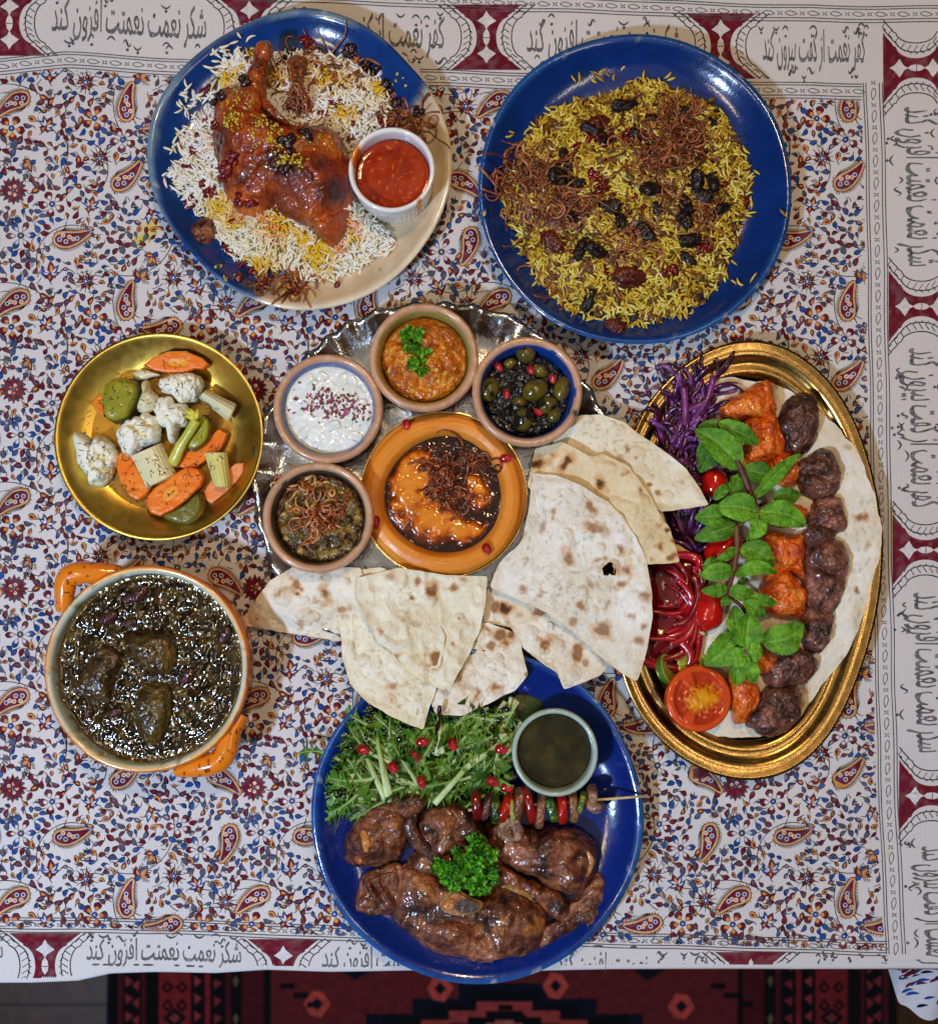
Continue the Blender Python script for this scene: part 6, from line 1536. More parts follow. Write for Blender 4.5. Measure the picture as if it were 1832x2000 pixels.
bread([(800, 880), (960, 848), (1060, 888), (1085, 930), (1115, 1050), (1060, 1110), (960, 1160), (860, 1206), (760, 1196), (740, 1150), (760, 1000)], [(800, 900, 42), (1060, 890, 48), (1110, 1050, 66), (860, 1205, 66), (750, 1170, 66)], 'flatbread piece with brown toasted patches touching the blue plate rim', 105, [(1010, 900, 24, .85), (960, 935, 18, .75), (1050, 900, 14, .9), (855, 1080, 24, .55), (930, 1110, 16, .7), (1000, 1095, 18, .75), (960, 875, 12, .7), (1030, 930, 14, .7), (1110, 1040, 9, .8)] + rs(5, (800, 900, 1080, 1180), 5))
bread([(450, 650), (390, 720), (382, 780), (400, 900), (405, 980), (440, 1090), (500, 1150), (600, 1210), (715, 1260), (740, 1170), (764, 1100), (800, 900), (700, 700), (560, 640)], [(450, 650, 52), (390, 780, 46), (430, 1080, 56), (715, 1258, 76), (760, 1100, 74), (650, 850, 52)], 'cream flatbread piece pointing down onto the salad leaves', 106, [(595, 1085, 16, .6), (655, 1075, 9, .5), (630, 1160, 6, .4), (700, 1180, 8, .3)] + rs(12, (420, 800, 700, 1200), 6, r=(2, 7), k=(.1, .5)), light=(232, 226, 206), amp=5.5)
bread([(460, 680), (620, 640), (800, 668), (958, 673), (952, 770), (930, 880), (890, 970), (850, 1040), (812, 1112), (730, 1085), (660, 1040), (600, 970), (540, 920), (495, 830), (455, 740)], [(460, 680, 64), (800, 660, 58), (958, 673, 60), (930, 880, 66), (812, 1110, 86), (600, 970, 72), (700, 850, 64)], 'wrinkled cream flatbread piece on top, just below the orange dip', 107, [(750, 730, 22, .85), (695, 695, 16, .8), (835, 717, 12, .7), (760, 985, 24, .85), (615, 980, 14, .85), (555, 880, 10, .6), (830, 930, 7, .7), (590, 675, 12, .5), (870, 690, 12, .4), (800, 1105, 7, .8), (690, 845, 18, .3), (675, 755, 6, .8)] + rs(14, (500, 700, 900, 1050), 7, r=(2, 7), k=(.1, .5)), light=(234, 228, 210), amp=6)
brE = bread([(1130, 280), (1220, 290), (1320, 330), (1410, 385), (1470, 440), (1520, 520), (1560, 600), (1582, 720), (1586, 830), (1565, 960), (1527, 1077), (1470, 1045), (1415, 1002), (1300, 900), (1180, 812), (1070, 760), (965, 715), (1005, 620), (1090, 540), (1115, 420)], [(1130, 280, 62), (1330, 340, 68), (1520, 520, 84), (1586, 760, 90), (1530, 1075, 84), (1300, 900, 66), (965, 715, 60), (1110, 560, 66), (1300, 620, 70)], 'largest half-round flatbread piece with small brown spots and a torn hole', 108, [(1345, 415, 15, .75), (1360, 495, 20, .6), (1255, 605, 20, .75), (1450, 570, 17, .8), (1400, 880, 26, .75), (1310, 790, 16, .75), (1465, 650, 20, .8), (1455, 705, 14, .8), (1345, 700, 13, .6), (1545, 745, 16, .75), (1380, 610, 12, .6), (1160, 490, 16, .45), (1090, 520, 18, .5), (1205, 430, 10, .6), (1280, 840, 12, .6), (1405, 780, 10, .5), (1540, 860, 9, .7), (1520, 910, 14, .7), (1490, 820, 10, .5), (1090, 715, 12, .6), (1160, 745, 11, .4), (1425, 640, 24, .35)] + rs(16, (1120, 330, 1560, 980), 8, r=(3, 8)), holes=[(1420, 648, 11)], light=(230, 228, 220), center=(1330, 660), amp=4)
# ------------------------------------------------------------------ kebab tray
rng = np.random.default_rng(81)
def grow(pts, f):
    P = np.array(pts); c = P.mean(0); return c + (P - c) * f
c6 = lambda a, b: C6([(a, b)])[0]
topK, fK = bread([(430, 222), (520, 215), (600, 230), (700, 240), (780, 285), (870, 340), (960, 425), (1040, 520), (1090, 620), (1132, 740), (1160, 870), (1155, 960), (1125, 1060), (1102, 1180), (1060, 1300), (1000, 1430), (920, 1530), (850, 1620), (800, 1700), (700, 1765), (560, 1782), (400, 1772), (340, 1755), (330, 1500), (400, 1200), (420, 900), (405, 700), (410, 480), (402, 350)], [(430, 220, 24), (700, 240, 20), (960, 430, 40), (1040, 520, 50), (1120, 720, 54), (1150, 900, 56), (1110, 1100, 54), (1050, 1280, 48), (1000, 1000, 30), (930, 600, 26), (950, 1350, 34), (850, 1620, 20), (560, 1780, 16), (340, 1750, 16), (400, 900, 14), (700, 1000, 14)], 'large oval flatbread lying under the kebabs on the brass tray', 120, [(1070, 820, 16, .85), (1090, 945, 12, .7), (1050, 1140, 10, .85), (690, 300, 16, .7), (520, 330, 9, .6), (460, 320, 8, .7), (985, 1440, 9, .7), (840, 1580, 18, .75), (800, 1640, 20, .7), (700, 260, 14, .6), (560, 235, 10, .5), (1000, 520, 10, .4)], cf_=C6, light=(226, 222, 210), center=(720, 1000), amp=2.6, torn=3.5, group=None, rings=70, segs=220)
kebS = Surf().obj(oval).add(topK, fK)
# oil stain on the bread comes from the kebab juice
def tik(V, T):
    C = ramp(np.clip(.5 + .8 * fbm(V, 24, 4, 3), 0, 1), [(0, rgb(150, 48, 4)), (.35, rgb(196, 78, 6)), (.65, rgb(214, 102, 14)), (1, rgb(222, 134, 44))])
    C = mixc(C, rgb(126, 28, 4), .5 * sstep(.2, .6, fbm(V, 40, 3, 13)))
    return mixc(C, rgb(30, 16, 8), .85 * sstep(.50, .68, fbm(V, 9, 3, 23) * .8 + .35 * fbm(V, 30, 2, 29)))
for k, (pts, z0, h, lb) in enumerate((
    ([(455, 340), (500, 310), (560, 280), (620, 245), (660, 240), (688, 300), (694, 370), (640, 395), (570, 402), (510, 412), (468, 390)], 26, 44, 'topmost orange grilled chicken cube on the oval tray'),
    ([(560, 400), (640, 388), (690, 375), (715, 440), (732, 530), (700, 562), (630, 602), (560, 612), (550, 540), (575, 480)], 26, 40, 'grilled chicken cube under the uppermost mint leaf tips'),
    ([(690, 560), (740, 548), (790, 580), (798, 660), (760, 695), (700, 672), (665, 610)], 26, 34, 'grilled chicken cube touching the second dark meat piece'),
    ([(640, 772), (740, 762), (810, 780), (836, 822), (800, 864), (700, 860), (640, 820)], 26, 30, 'grilled chicken cube mostly hidden by the middle mint leaves'),
    ([(640, 900), (700, 884), (760, 905), (810, 900), (822, 960), (818, 1040), (822, 1092), (760, 1062), (700, 1052), (660, 990)], 26, 40, 'grilled chicken cube halfway down beside the long dark meat piece'),
    ([(650, 1110), (690, 1070), (740, 1052), (790, 1100), (832, 1160), (826, 1210), (800, 1262), (720, 1252), (660, 1222), (640, 1160)], 26, 42, 'round grilled chicken cube below the halfway one'),
    ([(610, 1390), (700, 1410), (702, 1460), (640, 1490), (600, 1450)], 26, 30, 'small grilled chicken cube peeking out under the lowest mint leaves'),
    ([(500, 1490), (560, 1455), (612, 1540), (624, 1600), (594, 1682), (548, 1714), (518, 1692), (508, 1600)], 24, 38, 'lowest grilled chicken cube with charred tip beside the tomato'))):
    d = Dome(grow(C6(pts), 1.06), z0, h, p=3.6, q=2, rings=44, segs=120).lump(6, 26, 200 + k, lateral=.9).lump(4, 13, 220 + k, lateral=1.0).lump(2, 6, 230 + k, lateral=1.0)
    d.make('chicken_cube', tik, M_tikka, label=lb, cat='chicken', group='grilled chicken cubes on the oval tray'); kebS.add(d.V, d.F)
def kebc(seed, dark):
    def f(V, T):
        C = ramp(np.clip(.5 + .8 * fbm(V, 20, 4, seed), 0, 1), [(0, rgb(38, 19, 14)), (.4, rgb(84, 47, 36)), (.75, rgb(122, 74, 58)), (1, rgb(148, 98, 80))])
        C = mixc(C, rgb(16, 9, 7), .7 * sstep(.2, .5, fbm(V, 13, 3, seed + 5)))
        return C * dark
    return f
for k, (pts, z0, h, dk, lb) in enumerate((
    ([(715, 400), (740, 340), (790, 302), (850, 300), (872, 350), (876, 430), (860, 500), (800, 552), (745, 530), (715, 470)], 26, 46, .6, 'nearly black charred meat piece at the top of the kebab row'),
    ([(795, 610), (840, 560), (900, 530), (950, 560), (976, 640), (970, 700), (930, 742), (860, 742), (810, 700)], 26, 42, .85, 'second kebab meat piece from the top, folded and glossy'),
    ([(850, 800), (890, 745), (960, 738), (1000, 790), (1004, 860), (962, 890), (900, 900), (850, 870)], 26, 38, 1.1, 'third kebab meat piece from the top, light brown'),
    ([(828, 880), (870, 850), (930, 870), (958, 900), (900, 935), (842, 948), (818, 915)], 28, 38, .9, 'small wedge of kebab meat above the longest piece'),
    ([(825, 960), (880, 922), (970, 932), (1002, 1000), (992, 1130), (952, 1222), (890, 1234), (840, 1200), (822, 1100)], 26, 44, 1.15, 'longest kebab meat piece, halfway down the row'),
    ([(838, 1215), (900, 1228), (942, 1242), (932, 1330), (902, 1402), (840, 1402), (806, 1330)], 26, 38, .95, 'kebab meat piece with wet shine below the longest one'),
    ([(655, 1500), (700, 1430), (780, 1388), (850, 1420), (878, 1462), (830, 1542), (750, 1552), (680, 1552)], 24, 40, 1.0, 'second lowest kebab meat piece in the row'),
    ([(580, 1722), (620, 1620), (680, 1560), (760, 1558), (802, 1600), (802, 1682), (750, 1742), (680, 1764), (610, 1746)], 22, 40, .95, 'lowest kebab meat piece with sparkling dark surface'))):
    d = Dome(grow(C6(pts), 1.09), z0, h, p=3.4, q=2, rings=48, segs=130).lump(7, 34, 300 + k, lateral=.9).lump(4, 14, 320 + k, lateral=1.0).lump(2.4, 6, 330 + k, lateral=1.0)
    if k in (1, 4): d.bump(*c6(*((880, 640) if k == 1 else (905, 1050))), 7, -12, 34, 1.2)
    d.make('kebab_meat', kebc(340 + k, dk), M_kebab, label=lb, cat='kebab', group='dark kebab meat pieces on the oval tray'); kebS.add(d.V, d.F)
# red cabbage
M_cab = mat('red_cabbage', rough=.22, spec=.5, coat=.4, coat_r=.1, bump=(12, 1.2), var=(14, .3), sss=.1, sss_s=4)
mb = MB(); CAB = [rgb(74, 22, 70), rgb(104, 44, 108), rgb(52, 12, 48), rgb(126, 70, 138), rgb(60, 18, 40)]
cabp = C6([(190, 500), (280, 260), (330, 300), (420, 215), (425, 300), (400, 480), (380, 620), (410, 800), (420, 960), (360, 985), (250, 900), (200, 700)])
gcab = rnd_in(cabp, 400, 30, rng); gi = iter(gcab)
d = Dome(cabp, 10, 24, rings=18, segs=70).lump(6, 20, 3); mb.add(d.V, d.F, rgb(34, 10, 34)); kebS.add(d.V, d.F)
strands(mb, 190, rng, lambda: tuple(next(gi)), (44, 120), (2.6, 6.2), lambda x, y: np.clip(kebS.z(x, y), 8, 44), CAB, lift=(1, 18), curl=.55, flat=.45, dirf=lambda x, y: math.radians(65) + rng.normal(0, .55))
for pts in ([(300, 255), (305, 330), (300, 430), (270, 520)], [(430, 212), (415, 270), (390, 330), (340, 400)], [(420, 280), (380, 330), (310, 360)], [(250, 500), (280, 440), (300, 380)]):
    P = crom(C6(pts), 18, closed=False); x, y = W(P[:, 0], P[:, 1], 44); V, F = tube(np.c_[x, y, 42 + 6 * np.sin(np.linspace(0, 3, 18))], np.linspace(7, 4.5, 18), 9, .55); mb.add(V, F, mixc(rgb(126, 60, 130), rgb(92, 30, 90), np.clip(.5 + noise(V, 18, 3), 0, 1)))
mb.build('red_cabbage_shreds', M_cab, label='shredded purple red cabbage at the upper side of the oval tray', cat='red cabbage', kind='stuff')
# pickled red onion: each ring an arc
M_ponion = mat('pickled_onion', rough=.14, spec=.5, coat=.6, coat_r=.05, bump=(14, .8), sss=.25, sss_r=(1, .15, .15), sss_s=8, trans=.25)
onp = C6([(160, 1010), (290, 985), (380, 1000), (390, 1200), (380, 1420), (290, 1450), (150, 1470), (150, 1250)])
d = Dome(onp, 10, 20, rings=16, segs=60).lump(6, 20, 3)
d.make('onion_brine_heap', rgb(120, 6, 20), M_ponion, label='crimson pickled onion juice under the onion rings', cat='pickled onion', kind='stuff'); kebS.add(d.V, d.F)
k = 0
for (u, v, rx, ry, a0, a1, rot) in ((200, 1150, 130, 110, -1.2, 1.3, 0), (190, 1190, 150, 140, -1.1, 1.2, .1), (180, 1260, 160, 150, -1.3, .9, 0), (210, 1130, 100, 80, -1.5, 1.6, .2), (170, 1330, 170, 110, -1.1, .9, .1), (240, 1400, 120, 60, -1.0, 1.6, .4), (200, 1090, 120, 90, -1.4, .8, 0), (250, 1350, 120, 170, -1.0, .5, 0), (300, 1250, 70, 180, -1.2, 1.2, .1), (150, 1230, 200, 170, -.9, .7, 0), (240, 1430, 130, 40, -.4, 2.2, .3), (220, 1180, 120, 60, -.2, 2.0, .1), (330, 1330, 40, 130, -1.5, 1.5, 0), (260, 1040, 110, 50, -1.8, .8, -.2), (320, 1040, 60, 50, -1.6, 1.2, 0), (200, 1290, 130, 60, .0, 2.0, -.1), (170, 1430, 60, 30, .2, 2.6, .2), (280, 1130, 90, 130, -.8, 1.0, 0), (190, 1360, 130, 80, -.2, 1.5, 0), (230, 1250, 120, 120, -1.4, 1.0, .5), (260, 1300, 90, 150, -1.5, 1.2, .2), (230, 1420, 100, 70, -1.8, .4, .2), (290, 1180, 70, 110, -1.4, 1.6, .3), (350, 1180, 30, 140, -1.4, 1.4, .05)):
    t = np.linspace(a0, a1, 26); ca, sa = math.cos(rot), math.sin(rot)
    pu = u + rx * np.cos(t) * ca - ry * np.sin(t) * sa; pv = v + rx * np.cos(t) * sa + ry * np.sin(t) * ca
    P = np.array(C6(np.c_[pu, pv])); x, y = W(P[:, 0], P[:, 1], 44); z = 30 + k * .7 + 4 * np.sin(t * 2 + k)
    V, F = tube(np.c_[x, y, z], (6.6 + 2.4 * math.sin(k * 2.1)) * (.45 + .55 * np.sin(np.linspace(.15, 3.0, 26))), 10, .7)
    c = [rgb(168, 8, 26), rgb(186, 20, 40), rgb(134, 4, 16), rgb(176, 12, 30)][k % 4]
    obj('pickled_onion_ring', V, F, c, M_ponion, label='crimson pickled onion ring in the heap beside the largest bread', cat='pickled onion', group='pickled onion rings'); k += 1
# small red peppers
for (pts, rad, lb) in (([(440, 610), (436, 670), (425, 735)], [14, 24, 26, 25, 20], 'red pepper tip showing between cabbage and mint'), ([(415, 1030), (455, 985), (500, 930), (530, 890)], [16, 30, 31, 28, 20], 'red pepper under the middle of the mint stalk'), ([(395, 1318), (410, 1250), (420, 1180), (432, 1120)], [14, 28, 30, 28, 22], 'glossy red pepper with dried stem end above the limes')):
    P = crom(C6(pts), 30, closed=False); x, y = W(P[:, 0], P[:, 1], 44); t = np.linspace(0, 1, 30)
    r = np.interp(t, np.linspace(0, 1, 5), rad) * np.minimum(1, np.minimum(t * 6 + .25, (1 - t) * 6 + .25)) ** .5
    V, F = tube(np.c_[x, y, np.full(30, 36.)], r, 22); V[:, 2] += 1.2 * fbm(V, 24, 2, 5)
    PEPO = obj('red_pepper', V, F, mixc(rgb(170, 8, 6), rgb(196, 26, 14), np.clip(.5 + fbm(V, 30, 2, 4), 0, 1)), M_red, label=lb, cat='pepper', group='small red peppers on the oval tray')
V, F = tube(np.array([W(*c6(372, 1322), 44) + (40,), W(*c6(382, 1326), 44) + (42,), W(*c6(396, 1330), 44) + (40,)]), [3, 4, 2.5], 7); obj('stem', V, F, rgb(196, 184, 130), M_veg, parent=PEPO)
# halved tomato and limes
def halfcut(cen, R, tilt_dir, tilt_a, colf, skin, z0, name, label, cat, group=None, squash=.75, sy=1.0, rotz=0.):
    nr, ns = 40, 96; t = np.linspace(.012, 1, nr); th = np.arange(ns) / ns * 2 * np.pi
    top = np.stack([t[:, None] * np.cos(th), t[:, None] * np.sin(th) * sy, -.10 * (t[:, None] ** 2 - .9) * 0 + np.zeros((nr, ns))], -1).reshape(-1, 3)
    r_ = np.repeat(t, ns); a_ = np.tile(th, nr)
    C, dz = colf(r_, a_); top[:, 2] = dz - .04 * sstep(.93, 1, r_)
    ph = np.linspace(0, np.pi / 2 * .97, 16)[1:]
    sk = np.stack([np.cos(ph)[:, None] ** .8 * np.cos(th) * 1.012, np.cos(ph)[:, None] ** .8 * np.sin(th) * sy * 1.012, -squash * np.sin(ph)[:, None] * np.ones(ns)], -1).reshape(-1, 3)
    V = np.vstack([top, sk]); V = V * R
    Rm = np.array(Matrix.Rotation(rotz, 3, 'Z')); V = V @ Rm.T
    ax = Vector((-math.sin(tilt_dir), math.cos(tilt_dir), 0)); Rm = np.array(Matrix.Rotation(tilt_a, 3, ax)); V = V @ Rm.T
    z_ = z0 - V[:, 2].min(); x, y = W(*cen, z_); V = V + [x, y, z_]
    Cs = np.vstack([C, np.tile(rgb(*skin), (len(sk), 1))])
    obj(name, V, grid_faces(nr + 15, ns), Cs, M_red if name == 'tomato_half' else M_veg, label=label, cat=cat, group=group)
def tomc(r, a):
    n = noise(np.c_[r * np.cos(a), r * np.sin(a)] * 10, 1.2, 3)
    flesh = np.tile(rgb(206, 78, 34), (len(r), 1)); q = np.abs(np.sin(a * 1.5 + .6)); core = r < .34 + .12 * q + .05 * n
    gel = (r > .30) & (r < .80) & (q > .35)
    C = mixc(flesh, rgb(170, 50, 20), gel * 1.0 * .8); C = mixc(C, rgb(216, 86, 30), sstep(.82, .9, r) * .9)
    x_, y_ = r * np.cos(a), r * np.sin(a)
    rr_ = np.hypot(x_ - .08, y_ + .05); aa_ = np.arctan2(y_ + .05, x_ - .08); dd = np.hypot((x_ - .1) / .62, (y_ + .05) / .42) + .2 * n + .2 * np.sin(aa_ * 13 + 3 * n)
    C = mixc(C, rgb(224, 160, 24), .9 * (1 - sstep(.45, 1.05, dd))); C = mixc(C, rgb(176, 20, 10), sstep(.97, .99, r)); C = C * (1 + .12 * fbm(np.c_[x_, y_] * 100, 14, 3, 5))[:, None]
    return C, -.07 * gel * np.minimum(1, np.minimum((r - .3) * 8, (.8 - r) * 8)) * np.minimum(1, (q - .35) * 4) + .015 * n * (r < .9)
halfcut(c6(368, 1608), 66, .7, -.22 + .5, tomc, (176, 30, 10), 14, 'tomato_half', 'halved ripe tomato with cut side up at the bottom of the oval tray', 'tomato', squash=.8, sy=.92, rotz=.4)
def limc(r, a):
    seg = np.abs(np.sin(a * 4)); C = np.tile(rgb(150, 158, 40), (len(r), 1)); C = mixc(C, rgb(196, 200, 96), ((seg < .16) | (r < .1)) * .8); C = mixc(C, rgb(198, 204, 120), sstep(.84, .9, r)); C = mixc(C, rgb(58, 104, 18), sstep(.95, .98, r))
    x_, y_ = r * np.cos(a), r * np.sin(a)
    for sx, sy_ in ((.35, .1), (-.2, .38), (.0, -.4)): C = mixc(C, rgb(150, 190, 90), .9 * (1 - sstep(.5, 1, np.hypot((x_ - sx) / .14, (y_ - sy_) / .1))))
    return C, .02 * (seg - .5) * (r < .85)
halfcut(c6(340, 1462), 30, 1.6, .5, limc, (70, 120, 22), 14, 'lime_half', 'small lime half facing up directly above the tomato', 'lime', 'lime halves on the oval tray')
halfcut(c6(236, 1480), 30, .35, 1.0, limc, (60, 112, 26), 12, 'lime_half', 'small lime half on its side between onion rings and tomato', 'lime', 'lime halves on the oval tray')

# mint sprig
mint = empty('mint_sprig', (*W(*c6(560, 900), 80), 60), 'fresh green mint sprig with purple stalk laid across the kebabs', 'mint')
M_mint = mat('mint_leaf', rough=.38, spec=.45, bump=(7, 4.5), bump2=(3, 1), var=(10, .25), sss=.1, sss_r=(.5, 1, .2), sss_s=4)
def mint_leaf(b, t_, w, dark, zb, zt, bow=0., fold=.25, seed=0):
    (u0, v0), (u1, v1) = c6(*b), c6(*t_); x0, y0 = W(u0, v0, zb); x1, y1 = W(u1, v1, zt); w = w * .45 * 1.02
    n, m = 26, 15; t = np.linspace(0, 1, n); s = np.linspace(-1, 1, m)
    L = math.hypot(x1 - x0, y1 - y0); dx, dy = (x1 - x0) / L, (y1 - y0) / L; nx, ny = -dy, dx
    hw = w / 2 * np.sin(np.pi * np.clip(t * .97 + .015, 0, 1) ** .78) ** .72
    hw = hw * (.93 + .13 * ((t * 12.5) % 1))
    cx_ = x0 + dx * L * t + nx * bow * L * np.sin(np.pi * t); cy_ = y0 + dy * L * t + ny * bow * L * np.sin(np.pi * t)
    zz = zb + (zt - zb) * t + 8 * np.sin(np.pi * t)
    S, T = np.meshgrid(s, t)
    vein = np.abs(((T * 7 - np.abs(S) * 2.2) % 1) - .5) * 2          # side veins run forward
    vv = 1 - sstep(0, .28, vein); mid = np.exp(-(S / .07) ** 2)
    V = np.stack([cx_[:, None] + nx * hw[:, None] * S, cy_[:, None] + ny * hw[:, None] * S, zz[:, None] + np.abs(S) * hw[:, None] * fold - 2.6 * vv * (hw[:, None] > 4) - 3.2 * mid + (3.2 * np.sin(T * 8 + seed) + 2.2 * np.sin(T * 15 + seed * 2)) * np.abs(S) ** 1.5], -1).reshape(-1, 3)
    g0, g1 = rgb(66, 124, 14), rgb(112, 172, 34)
    C = mixc(g0, g1, np.clip(.5 + .8 * fbm(V, 22, 2, seed), 0, 1)) * dark
    C = mixc(C, rgb(140, 182, 80) * dark, np.clip(mid.ravel() * .55 + vv.ravel() * .12, 0, 1)); C = C * (1 + .2 * noise(V, 7, seed) - .34 * vv.ravel() * (np.abs(S).ravel() > .1))[:, None]
    B = V.copy(); B[:, 2] -= .9; N_ = len(V); f = grid_faces(n, m, False)
    obj('leaf', np.vstack([V, B]), [f[:, ::-1], f + N_], np.vstack([C, C * 1.1]), M_mint, parent=mint)
LV = [((470, 440), (362, 428), 78, .75, 74, 60), ((440, 470), (372, 628), 112, .72, 74, 58), ((545, 605), (352, 442), 128, 1.0, 84, 88), ((455, 412), (628, 505), 84, .9, 84, 86), ((555, 615), (705, 668), 92, .75, 80, 76), ((690, 735), (808, 722), 78, .75, 78, 78), ((608, 735), (802, 545), 62, 1.0, 88, 96), ((505, 722), (552, 628), 62, .85, 78, 70), ((430, 745), (500, 672), 46, .9, 76, 70), ((580, 745), (480, 742), 40, .6, 74, 70), ((490, 815), (350, 825), 100, .85, 76, 66), ((528, 858), (348, 918), 92, .75, 76, 62), ((618, 800), (440, 778), 122, 1.05, 92, 86), ((628, 800), (828, 858), 112, 1.05, 94, 86), ((600, 880), (612, 960), 70, .8, 74, 66), ((632, 815), (592, 925), 74, 1.15, 92, 86), ((528, 955), (430, 1020), 44, 1.0, 84, 80), ((450, 1005), (382, 1048), 50, .85, 78, 72), ((552, 950), (692, 1035), 108, .85, 86, 80), ((508, 1052), (364, 1076), 78, 1.0, 88, 84), ((522, 1070), (708, 1066), 62, 1.1, 90, 86), ((486, 1130), (377, 1142), 58, 1.0, 86, 82), ((500, 1135), (606, 1158), 68, .95, 86, 82), ((482, 1155), (468, 1212), 46, .95, 82, 78), ((590, 1170), (708, 1200), 50, 1.0, 88, 84), ((560, 1190), (650, 1250), 66, 1.0, 88, 82), ((530, 1110), (580, 1090), 30, .6, 74, 70), ((545, 1335), (522, 1205), 84, .9, 84, 82), ((640, 1365), (822, 1290), 132, 1.0, 86, 80), ((528, 1335), (392, 1465), 132, .95, 84, 70), ((572, 1395), (590, 1232), 122, 1.05, 94, 92), ((568, 1415), (470, 1442), 84, 1.1, 94, 84), ((575, 1410), (640, 1398), 84, 1.15, 94, 92), ((570, 1425), (528, 1555), 84, 1.0, 92, 72), ((575, 1425), (612, 1545), 78, 1.0, 92, 70)]
for k, a in enumerate(LV): mint_leaf(*a, bow=rng.normal(0, .05), fold=rng.uniform(.1, .38), seed=k)
for pts, r0 in (([(448, 378, 70), (462, 430, 78), (545, 605, 84), (590, 720, 84), (626, 805, 88)], 4.6), ([(528, 860, 80), (530, 960, 82), (515, 1060, 82), (480, 1160, 80)], 4.0), ([(600, 810, 82), (535, 860, 78)], 3.2), ([(572, 1230, 80), (570, 1330, 86), (572, 1420, 90)], 3.4), ([(480, 1160, 80), (540, 1200, 78), (570, 1240, 80)], 3.0)):
    P = [W(*c6(a, b), c) + (c,) for a, b, c in pts]; P = crom(P, 26, closed=False); V, F = tube(P, r0 * 1.25, 9); obj('stem', V, F, mixc(rgb(84, 42, 44), rgb(110, 84, 50), np.clip(.5 + noise(V, 30, 3), 0, 1)), M_leaf, parent=mint)

# ------------------------------------------------------------------ lamb plate
rng = np.random.default_rng(91)
c7 = lambda a, b: C7([(a, b)])[0]
lamS = Surf().obj(plate_b)
def lambc(seed, k=1.0):
    def f(V, T):
        C = ramp(np.clip(.5 + .8 * fbm(V, 34, 4, seed) + .15 * fbm(V, 9, 2, seed + 1), 0, 1), [(0, rgb(34, 15, 9)), (.25, rgb(78, 38, 22)), (.55, rgb(118, 66, 42)), (.8, rgb(146, 90, 62)), (1, rgb(166, 110, 76))])
        an = seed * 1.3; ca, sa = math.cos(an), math.sin(an); q = np.c_[(V[:, 0] * ca + V[:, 1] * sa) * .16, -V[:, 0] * sa + V[:, 1] * ca, V[:, 2]]
        C = C * (1 + .5 * fbm(q, 7, 2, seed + 3))[:, None]; C = mixc(C, rgb(20, 9, 6), .75 * sstep(.25, .55, fbm(V, 20, 3, seed + 15)))
        C = mixc(C, rgb(176, 112, 48), .6 * sstep(.34, .6, fbm(V, 40, 3, seed + 7)))
        C = mixc(C, rgb(22, 11, 8), .7 * sstep(.8, 1.0, T) * sstep(-.2, .4, fbm(V, 30, 3, seed + 9)))
        return C * k
    return f
CHOP = {}
def chop(pts, z0, h, lb, seed, k=1.0, name='lamb_chop', bumps=(), p=3.0, group='lamb chops on the blue plate', center=None, parent=None, cat='lamb chop', rings=44, segs=130):
    d = Dome(grow(C7(pts), 1.10), z0, h * .85, p=p + 1.0, q=2, rings=rings, segs=segs, center=None if center is None else c7(*center)).lump(10, 50, seed, lateral=1.1).lump(5, 22, seed + 1, lateral=1.2).lump(2.2, 9, seed + 2, lateral=1.2)
    for b in bumps: d.bump(*c7(b[0], b[1]), *b[2:])
    an = (seed + 5) * 1.3; ca, sa = math.cos(an), math.sin(an); q = np.c_[(d.V[:, 0] * ca + d.V[:, 1] * sa) * .16, -d.V[:, 0] * sa + d.V[:, 1] * ca, d.V[:, 2] * .3]
    d.V[:, 2] += 2.2 * fbm(q, 8, 2, seed) * (d.T < 1.0)
    CHOP[seed] = d.make(name, lambc(seed + 5, k), M_meat, label=lb, cat=cat, group=group); lamS.add(d.V, d.F); return d
chop([(1480, 1180), (1550, 1130), (1578, 1200), (1582, 1300), (1548, 1430), (1515, 1422), (1505, 1340), (1420, 1400), (1330, 1460), (1230, 1495), (1240, 1400), (1360, 1340), (1430, 1260)], 18, 30, 'thin fatty tail of a lamb chop hanging over the plate edge', 411, .85, center=(1440, 1300))
chop([(260, 1280), (275, 1160), (330, 1110), (400, 1070), (480, 1078), (505, 1160), (495, 1240), (485, 1310), (400, 1327), (300, 1312)], 18, 38, 'small ridged lamb chop piece nearest the stew pot side', 412, .95, bumps=((350, 1180, 7, 14, 30, .6), (380, 1200, 6, -10, 34, .6), (420, 1220, 6, 10, 30, .6)))
chop([(215, 930), (240, 870), (300, 790), (360, 742), (450, 740), (520, 780), (560, 830), (545, 900), (512, 960), (490, 1030), (420, 1042), (340, 1052), (250, 1046), (224, 990)], 18, 54, 'thick rounded lamb chop just under the salad at the plate edge', 413, .95, bumps=((330, 930, 30, 18), (460, 830, 26, 8)))
chop([(450, 742), (468, 690), (560, 664), (622, 680), (632, 730), (590, 782), (540, 802), (480, 780)], 24, 44, 'knuckle end of lamb touching the salad leaves', 414, 1.0, center=(545, 730))
chop([(590, 830), (620, 780), (700, 745), (800, 740), (880, 770), (910, 830), (942, 900), (900, 962), (820, 972), (740, 1002), (700, 1032), (650, 960), (610, 900)], 20, 56, 'lamb chop with an amber fat spot beside the vegetable skewer', 415, .8, bumps=((735, 810, 18, 8), (680, 900, 14, -16)))
chop([(560, 1070), (640, 960), (760, 975), (900, 940), (1010, 950), (1060, 1080), (1010, 1200), (900, 1225), (800, 1190), (690, 1140)], 18, 46, 'dark lamb chop mostly hidden under the parsley bunch', 420, .8)
pth = crom([W(*c7(575, 790), 60) + (50,), W(*c7(548, 860), 60) + (54,), W(*c7(590, 945), 60) + (52,), W(*c7(660, 1010), 60) + (48,), W(*c7(730, 1060), 60) + (44,)], 34, closed=False)
